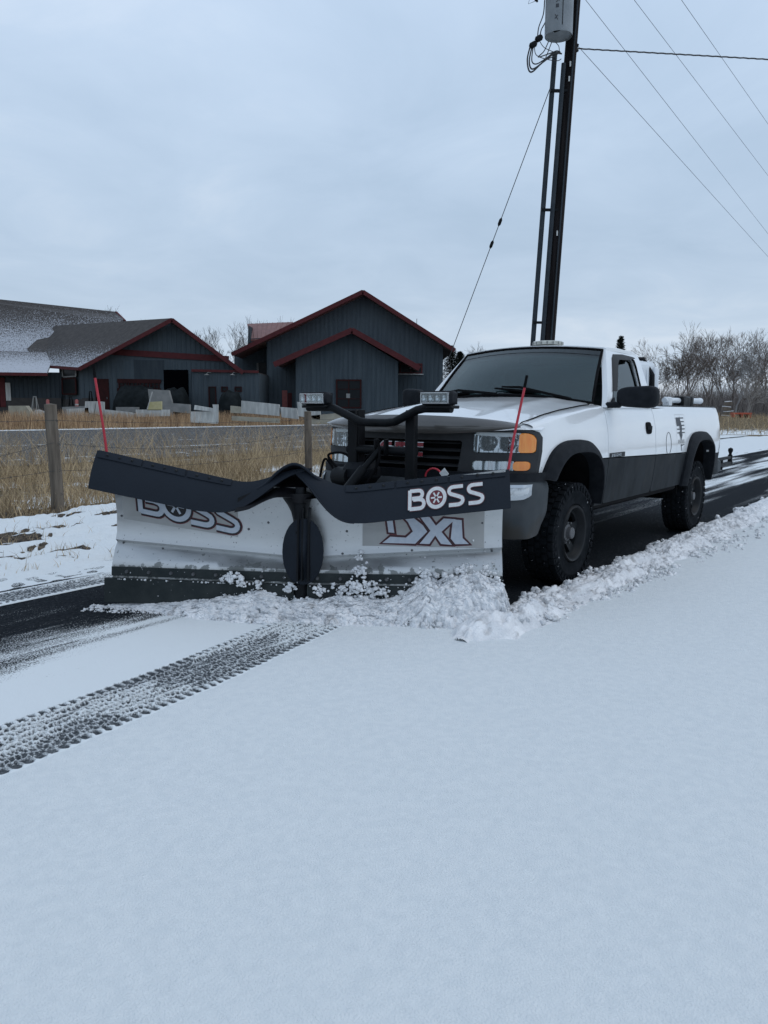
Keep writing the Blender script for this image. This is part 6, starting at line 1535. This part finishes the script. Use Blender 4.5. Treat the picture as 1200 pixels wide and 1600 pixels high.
def ov(s_, n=28): return [PT(473 + 32 * math.copysign(abs(math.cos(t)) ** .92, math.cos(t)), 862 + 52 * math.sin(t), s_ + .05 * (1 - abs(math.cos(t)))) for t in np.linspace(0, 2 * math.pi, n, endpoint=False)]
mb = MB(); o1 = ov(.05); c1 = PT(473, 862, .13); nO = len(o1); V = []; F = []
for k_ in range(5):
    f = k_ / 4
    for p in o1: q = c1.lerp(p, f); q = q + nrm * (-.0); V.append(q)
for k_ in range(4): F += [(k_ * nO + i, k_ * nO + (i + 1) % nO, (k_ + 1) * nO + (i + 1) % nO, (k_ + 1) * nO + i) for i in range(nO)]
n0 = len(V); V += [p - nrm * .02 for p in o1]; F += [(4 * nO + i, 4 * nO + (i + 1) % nO, n0 + (i + 1) % nO, n0 + i) for i in range(nO)]
mb.add(V, F); mb.build('oval_flap', M['rubber'], plow, fix=True)
hx, hy = H.x + nrm.x * .06, H.y + nrm.y * .06
MB().tube([(hx, hy, .08), (hx, hy, .86)], .030, 12).build('hinge_pin', M['black'], plow)
for z in (.16, .34, .52, .70): MB().tube([(hx, hy, z - .05), (hx, hy, z + .05)], .042, 12).build('hinge_knuckle', M['black'], plow)
c_ = PT(473, 862, .15); tan = Vector((-nrm.y, nrm.x, 0))
for o_, w_ in ((-.045, .012), (-.015, .010), (.025, .014)): MB().prism([c_ + tan * o_ + Vector((0, 0, -.20)), c_ + tan * (o_ + w_) + Vector((0, 0, -.20)), c_ + tan * (o_ + w_) + Vector((0, 0, .28)) - nrm * .05, c_ + tan * o_ + Vector((0, 0, .28)) - nrm * .05], -nrm * .05).build('hinge_plate', M['black'], plow, sharp=0, fix=True)
# push frame behind the blade
mb = MB()
for sy in (-1, 1): mb.tube([(H.x - .12, H.y + .05 * sy, .32), (1.25, .36 * sy, .42), (.95, .38 * sy, .42)], .05, 6)
mb.tube([(1.25, -.5, .42), (1.25, .5, .42)], .05, 6); mb.build('push_frame', M['black'], plow)
for sy, e_ in ((-1, (2.12, -.78, .42)), (1, (1.42, .52, .42))): MB().tube([(1.3, .30 * sy, .50), e_], .035, 10).build('angle_cylinder', M['black'], plow)
# light tower
for sy in (-1, 1):
    u_ = MB(); u_.bbox((1.20, .265 * sy, .90), (.05, .085, .94), .008); u_.bbox((1.16, .265 * sy - .045 * sy, .90), (.08, .008, .94), .003)
    up = u_.build('upright', M['black'], plow)
    h_ = MB()
    for z in (1.18, 1.12, .95): h_.tube([(1.214, .265 * sy, z), (1.222, .265 * sy, z)], .010, 8)
    h_.build('bolt', M['hub'], up, kind='stuff')
MB().bbox((1.218, .265, .865), (.006, .065, .085), .002).build('warning_label', M['print_white'], plow); MB().bbox((1.222, .265, .855), (.003, .05, .03), .001).build('label_print', M['print_black'], plow)
MB().tube([(1.19, -.32, 1.075), (1.19, .30, 1.075)], .033, 12).build('crossbar', M['black'], plow)
bar = []
for y, z in ((-.66, 1.385), (-.44, 1.385), (-.40, 1.380), (-.15, 1.285), (-.08, 1.278), (.10, 1.278), (.17, 1.288), (.36, 1.370), (.42, 1.382), (.64, 1.382)): bar.append((1.27, y, z))
MB().tube(bar, .030, 14).build('light_bar', M['black'], plow)
for y in (-.56, .55):
    MB().bbox((1.27, y, 1.392), (.11, .24, .022), .005).build('light_bracket', M['black'], plow)
    lt = empty('x', '', ''); bpy.data.objects.remove(lt)
    rot = Matrix.Rotation(.06 if y > 0 else .10, 3, 'Z')
    c_ = Vector((1.29, y, 1.452)); L_ = MB().bbox(c_, (.105, .245, .095), .018, rot).build('work_light', M['flare'], plow)
    for k in range(9): MB().bbox(c_ + rot @ Vector((-.06, -.10 + .025 * k, 0)), (.03, .006, .085), .002, rot).build('cooling_fin', M['flare'], L_)
    f_ = MB(); 
    for (oy, oz, sy_, sz_) in ((0, .034, .214, .006), (0, -.034, .214, .006), (.104, 0, .006, .074), (-.104, 0, .006, .074)): f_.box(c_ + rot @ Vector((.058, oy, oz)), (.014, sy_, sz_), rot)
    f_.build('bezel_frame', M['chrome'], L_, sharp=0)
    rf = MB()
    for k in range(4):
        cc = c_ + rot @ Vector((.0535, -.077 + .0515 * k, 0)); V = []; n = 12
        for rr_, xx_ in ((.029, .009), (.022, .004), (.012, .001), (.002, 0)):
            for i in range(n): a = 2 * math.pi * i / n; V.append(cc + rot @ Vector((xx_, .85 * rr_ * max(-.86, min(.86, math.cos(a))) * 1.0, rr_ * max(-.95, min(.95, math.sin(a))))))
        rf.add(V, [(r_ * n + i, r_ * n + (i + 1) % n, (r_ + 1) * n + (i + 1) % n, (r_ + 1) * n + i) for r_ in range(3) for i in range(n)])
    rf.build('reflector', M['chrome'], L_)
    MB().box(c_ + rot @ Vector((.0535, 0, 0)), (.002, .21, .07), rot).build('backing', M['hub'], L_, sharp=0) if False else None
    MB().box(c_ + rot @ Vector((.0645, 0, 0)), (.003, .205, .064), rot).build('lens', M['clearlens'], L_, sharp=0)
# lift ram, pump housing, hoses
rm_ = MB(); rm_.tube([(1.24, .02, 1.09), (1.36, -.04, .95)], .022, 10); rm_.tube([(1.36, -.04, .95), (1.56, -.14, .70)], .036, 12); rm_.build('lift_ram', M['black'], plow)
for dy in (-.03, .06): MB().bbox((1.225, dy, 1.10), (.05, .016, .12), .004).build('ram_lug', M['black'], plow)
MB().bbox((1.16, -.22, .90), (.24, .26, .16), .05).build('pump_housing', M['flare'], plow); MB().tube([(1.20, -.42, .86), (1.24, -.25, .87)], .075, 16).build('pump_motor', M['black'], plow)
for pts in ([(1.2, -.16, .92), (1.25, -.10, 1.02), (1.26, .0, 1.05), (1.3, .02, .9)], [(1.2, -.42, .92), (1.22, -.50, 1.02), (1.2, -.36, 1.04), (1.22, -.22, .96)], [(1.2, -.45, .9), (1.2, -.55, .99), (1.25, -.56, .85)], [(1.26, .02, 1.12), (1.30, .05, 1.0), (1.34, -.02, .85)]):
    V = [Vector(p) for p in pts]; out = [cat([tuple(p) for p in V], i / 6) for i in range(6 * (len(V) - 1) + 1)]; MB().tube(out, .010, 6).build('hose', M['matte'], plow)
o_ = [(1.14, .42 + .07 * math.cos(t), .90 + .06 * math.sin(t)) for t in np.linspace(0, math.pi, 12)]; MB().tube(o_, .007, 6).build('red_cable', M['red'], plow, label='short red cable loop above the deflector')
MB().box((1.20, .545, .935), (.004, .055, .055), Matrix.Rotation(.75, 3, 'X')).build('white_tag', M['print_white'], plow, sharp=0)
# marker rods at the wing tips
rodtop = {}
for s, a, top, lb in ((-1, .975, (157, 570), 'red'), (1, 1.0, (822, 586), 'red')):
    b_ = WP(s, a, .80, -.03); t_ = WP(s, a, 1.66 if s < 0 else 1.60, -.03)
    t_ = t_ + (DN[s].x * (-.10 if s < 0 else .0), 0, 0) if False else t_
    # lean sideways as in the photograph
    wv = Vector((-math.sin(ROT) * 0, 0, 0)); lean = Vector((*DN[s], 0)) * (.10 if s < 0 else .13); t2 = t_ + lean
    f_ = .90; m_ = b_.lerp(t2, .5) + Vector((0, 0, 0)) - lean * .06
    rod = MB().tube([b_, m_, b_.lerp(t2, f_)], [.010, .009, .0085], 8).build('marker_rod', M['red'], plow); MB().tube([b_.lerp(t2, f_), t2], [.0105, .010], 8).build('rod_tip', M['matte'], rod)

# ================================================================== BROKEN SNOW
def icos(sub=1):
    import bmesh
    bm = bmesh.new(); bmesh.ops.create_icosphere(bm, subdivisions=sub, radius=1.0); v = np.array([[*x.co] for x in bm.verts]); f = np.array([[y.index for y in x.verts] for x in bm.faces]); bm.free(); return v, f
V1, F1 = icos(2)
variants = []
for k in range(10):
    v = V1.copy(); 
    for i in range(len(v)): v[i] *= 1 + .75 * mnoise.noise(Vector(v[i] * 1.5) + Vector((k * 7, 0, 0))) + .45 * mnoise.noise(Vector(v[i] * 3.1) + Vector((0, k * 5, 0)))
    variants.append(v * [1, .85, .7])
def chunks(name, C, Sz, label, seed=0, cat='snow', mat='clod'):
    rs = np.random.RandomState(seed); n = len(C); Vs = []; Fs = []; base = 0
    A_ = rs.rand(n, 3) * 6.283
    for k in range(10):
        idx = np.arange(k, n, 10)
        if not len(idx): continue
        a, b, c = A_[idx].T; ca, sa, cb_, sb_ = np.cos(a), np.sin(a), np.cos(b), np.sin(b)
        Rm = np.stack([np.stack([ca, -sa * cb_, sa * sb_], -1), np.stack([sa, ca * cb_, -ca * sb_], -1), np.stack([0 * a, sb_, cb_], -1)], 1)
        v = np.einsum('nij,vj->nvi', Rm, variants[k]) * Sz[idx][:, None, None] + C[idx][:, None, :]
        Vs.append(v.reshape(-1, 3)); Fs.append((F1[None] + (np.arange(len(idx)) * len(V1))[:, None, None]).reshape(-1, 3) + base); base += len(idx) * len(V1)
    return npmesh(name, np.concatenate(Vs), np.concatenate(Fs), M[mat], smooth=True, matrix=DRIVE_M, kind='stuff', label=label, cat=cat)
def pile_h(w):      # height of the pile along the blade; w in -1 (left tip) .. 1 (right tip)
    xs = [-1.0, -.86, -.66, -.45, -.36, -.22, -.1, 0, .10, .20, .30, .38, .50, .56, .62, .68, .75, .85, .93, .99, 1.04]
    hs = [.0, .02, .055, .085, .13, .15, .13, .12, .11, .14, .15, .13, .16, .22, .30, .27, .33, .35, .34, .30, .08]
    return np.interp(w, xs, hs)
def pile_d(w): return np.interp(w, [-1, -.7, -.4, 0, .3, .7, 1, 1.05], [.05, .14, .24, .30, .32, .38, .34, .2])
def blade_pt(w, d, z):
    s = -1 if w < 0 else 1; a = abs(w); p = H + DN[s] * LL[s] * a + (NN[s] * (.10 + d) if a > .25 else (NN[s].lerp(Vector(nrm.xy), 1 - a / .25)).normalized() * (.10 + d)); return (p.x, p.y, z)
# lumpy body of the pile
wu = np.linspace(-.98, 1.03, 760); dv = np.linspace(0, 1, 130); WW, DV = np.meshgrid(wu, dv)
hh = pile_h(WW); dd = pile_d(WW)
prof = (1 - DV ** (1.7 + 1.2 * fbm(WW * 3, WW * 0, 2, 55))) * .92
nz1 = fbm(WW * 6, DV * 2.2, 6, 50, gain=.60); nz2 = fbm(WW * 60, DV * 17, 4, 51, gain=.6)
XS, YS = WW * 1.4, DV * dd * 1.3
wx, wy = XS + .02 * nz2, YS + hh * .6 + .02 * nz1
caul = .038 * worley1(wx / .070, wy / .060, 71) + .020 * worley1(wx / .031, wy / .028, 72) + .009 * worley1(wx / .013, wy / .012, 73)
Zp = np.maximum(.002, hh * prof * (.62 + .55 * nz1) + (caul * .55 - .012) * np.clip(hh / .10, 0, 1)) * np.clip((1.0 - DV) * 8, 0, 1) + .001
back = np.array([blade_pt(w, d_, z) for w, d_, z in zip(WW.ravel(), (DV * dd * (1 + .22 * (nz1 - .5)) - .075 + caul * 1.15 * np.clip(hh / .08, 0, 1) + .03 * (nz2 - .5)).ravel(), Zp.ravel())])
npmesh('snow_pile', back, gridF(760, 130), M['clod'], matrix=DRIVE_M, kind='stuff', label='ridge of broken snow heaped against the plow blade', cat='snow')
rs = np.random.RandomState(5); C = []; Z_ = []
n = 4200; w = rs.rand(n) * 2.0 - .97; d = rs.rand(n) ** .9; h = pile_h(w); keep = rs.rand(n) < np.clip(h * 5 + .08, 0, 1); w, d, h = w[keep], d[keep], h[keep]
sz = (.003 + .022 * rs.rand(len(w)) ** 6.0) * np.clip(h / .15, .4, 1.0); z = h * (1 - d ** 1.5) * (.66 + .40 * rs.rand(len(w))) + .2 * sz
P_ = np.array([blade_pt(a, b * pile_d(a) * 1.06 - .045, c_) for a, b, c_ in zip(w, d, z)])
# clods sticking to the steel above the pile
m_ = 110; w2 = rs.rand(m_) * 1.9 - .92; s2 = np.where(w2 < 0, -1, 1); z2 = pile_h(w2) + .16 * rs.rand(m_) ** 2.2; P2 = np.array([tuple(MBp(int(s_), abs(a), max(.2, zz), .006 + .045 * (zz < .26))) for s_, a, zz in zip(s2, w2, z2)]); sz2 = .003 + .006 * rs.rand(m_) ** 2
# clusters on the edge bar near the hinge
cl = []; cs = []
for w0, z0, r_, k in ((-.04, .19, .045, 16), (.09, .17, .05, 22), (.20, .18, .06, 34), (.27, .20, .07, 60), (.33, .20, .07, 40), (.40, .17, .06, 30), (-.34, .24, .055, 46), (-.28, .21, .05, 26), (-.20, .20, .04, 16), (.29, .31, .045, 34), (.28, .39, .03, 12), (.62, .30, .04, 40), (.60, .24, .05, 30), (.80, .32, .05, 40), (.90, .30, .05, 30)):
    for _ in range(k):
        a = w0 + rs.normal() * r_ * .36; s_ = -1 if a < 0 else 1; zz = z0 + rs.normal() * r_ * .36; cl.append(tuple(MBp(s_, abs(a), max(.12, zz), .055 + .02 * rs.rand()))); cs.append(.007 + .012 * rs.rand() ** 2)
chunks('snow_clods', np.concatenate([P_, P2, np.array(cl)]), np.concatenate([sz, sz2, np.array(cs)]), 'loose snow clods tumbling in front of the plow blade', 3)
# windrow left beside the wheels
rs = np.random.RandomState(9)
def wr(s): return .55 + .65 * np.exp(-((s - .9) / .9) ** 2) + .1 * np.sin(s * 2)
n = 24000; s = 1.75 - 20 * rs.rand(n) ** 1.5; q = rs.rand(n) ** 1.25; wdt = np.interp(s, [-18, -6, -2.5, -.5, .6, 1.4, 1.8], [.7, .8, .75, .55, .42, .34, .2]); t = 1.02 + q * wdt + .05 * np.sin(s * 7)
dn = fbm(s * 3.2, t * 4, 3, 66); kp = rs.rand(n) < np.clip((1 - q) * 1.2 * sm(dn, .35, .58) + .10, 0, 1); s, t, q, dn = s[kp], t[kp], q[kp], dn[kp]
sz = (.004 + .024 * rs.rand(len(s)) ** 4.5) * np.interp(s, [-18, -3, 1.7], [.9, 1.0, 1.15]); z = .015 + .4 * sz + .045 * (1 - q) * sm(dn, .4, .6) * rs.rand(len(s)) + np.interp(s, [.3, 1.2, 1.8], [0, .10, .02]) * np.exp(-((t - 1.25) / .10) ** 2) * rs.rand(len(s))
chunks('windrow_clods', np.stack([s, t, z], 1), sz, 'row of broken snow thrown out along the driveway edge beside the wheels', 4)
# smooth ridge under the clods with a slab pushed up by the blade
ss = np.arange(-13, 1.95, .012); qq = np.linspace(0, 1, 60); S, Q = np.meshgrid(ss, qq); wd = np.interp(S, [-16, -6, -2, 0, 1, 1.7, 1.95], [.5, .55, .5, .42, .42, .40, .2])
nn_ = fbm(S * 3.5, Q * 3.0, 5, 68, gain=.6); T = 1.00 + Q * wd + .05 * (fbm(S * 5, S * 0, 2, 3) - .5)
wcl = .030 * worley1(S / .06, Q * wd / .05, 81) + .016 * worley1(S / .027, Q * wd / .024, 82)
hgt = np.interp(S, [-16, -6, -2, 0, .8, 1.3, 1.7, 1.9], [.045, .055, .06, .07, .10, .125, .10, .01])
Z = hgt * np.sin(np.pi * np.clip(Q, 0, 1) ** .7) * (.20 + 1.25 * nn_) + wcl * sm(nn_, .42, .60) * np.sin(np.pi * Q) ** .5 + .010 * (fbm(S * 22, Q * 12, 3, 69) - .5) * np.sin(np.pi * Q) + .004
npmesh('windrow', np.stack([S.ravel(), T.ravel(), Z.ravel()], 1), gridF(len(ss), len(qq)), M['clod'], matrix=DRIVE_M, kind='stuff', label='low ridge of pushed snow along the near edge of the driveway', cat='snow')
sl = MB().sheet(lambda u, v: (.62 - .62 * u, 1.16 + .05 * math.sin(u * 2.5) + .10 * v - .03 * u, .05 + .060 * math.sin(v * 2.4) * (1 - .4 * u) * math.sin(.3 + u * 2.6) + .010 * mnoise.noise(Vector((u * 9, v * 7, 0)))), list(np.linspace(0, 1, 30)), list(np.linspace(0, 1, 9)), (0, 0, -.05)).build('snow_slab', M['clod'], sharp=50, fix=True, label='smooth curled slab of pushed snow standing in the ridge beside the front wheel', cat='snow slab'); sl.matrix_world = DRIVE_M
# dribbles of snow under the left wing
rs = np.random.RandomState(19); n = 900; w = -1.06 + .9 * rs.rand(n); d = rs.rand(n) ** 2 * .16; P3 = np.array([blade_pt(a, b - .02, .004) for a, b in zip(w, d)]); chunks('snow_crumbs', P3, .003 + .012 * rs.rand(n) ** 3, 'fine snow crumbs along the foot of the left plow wing', 6)
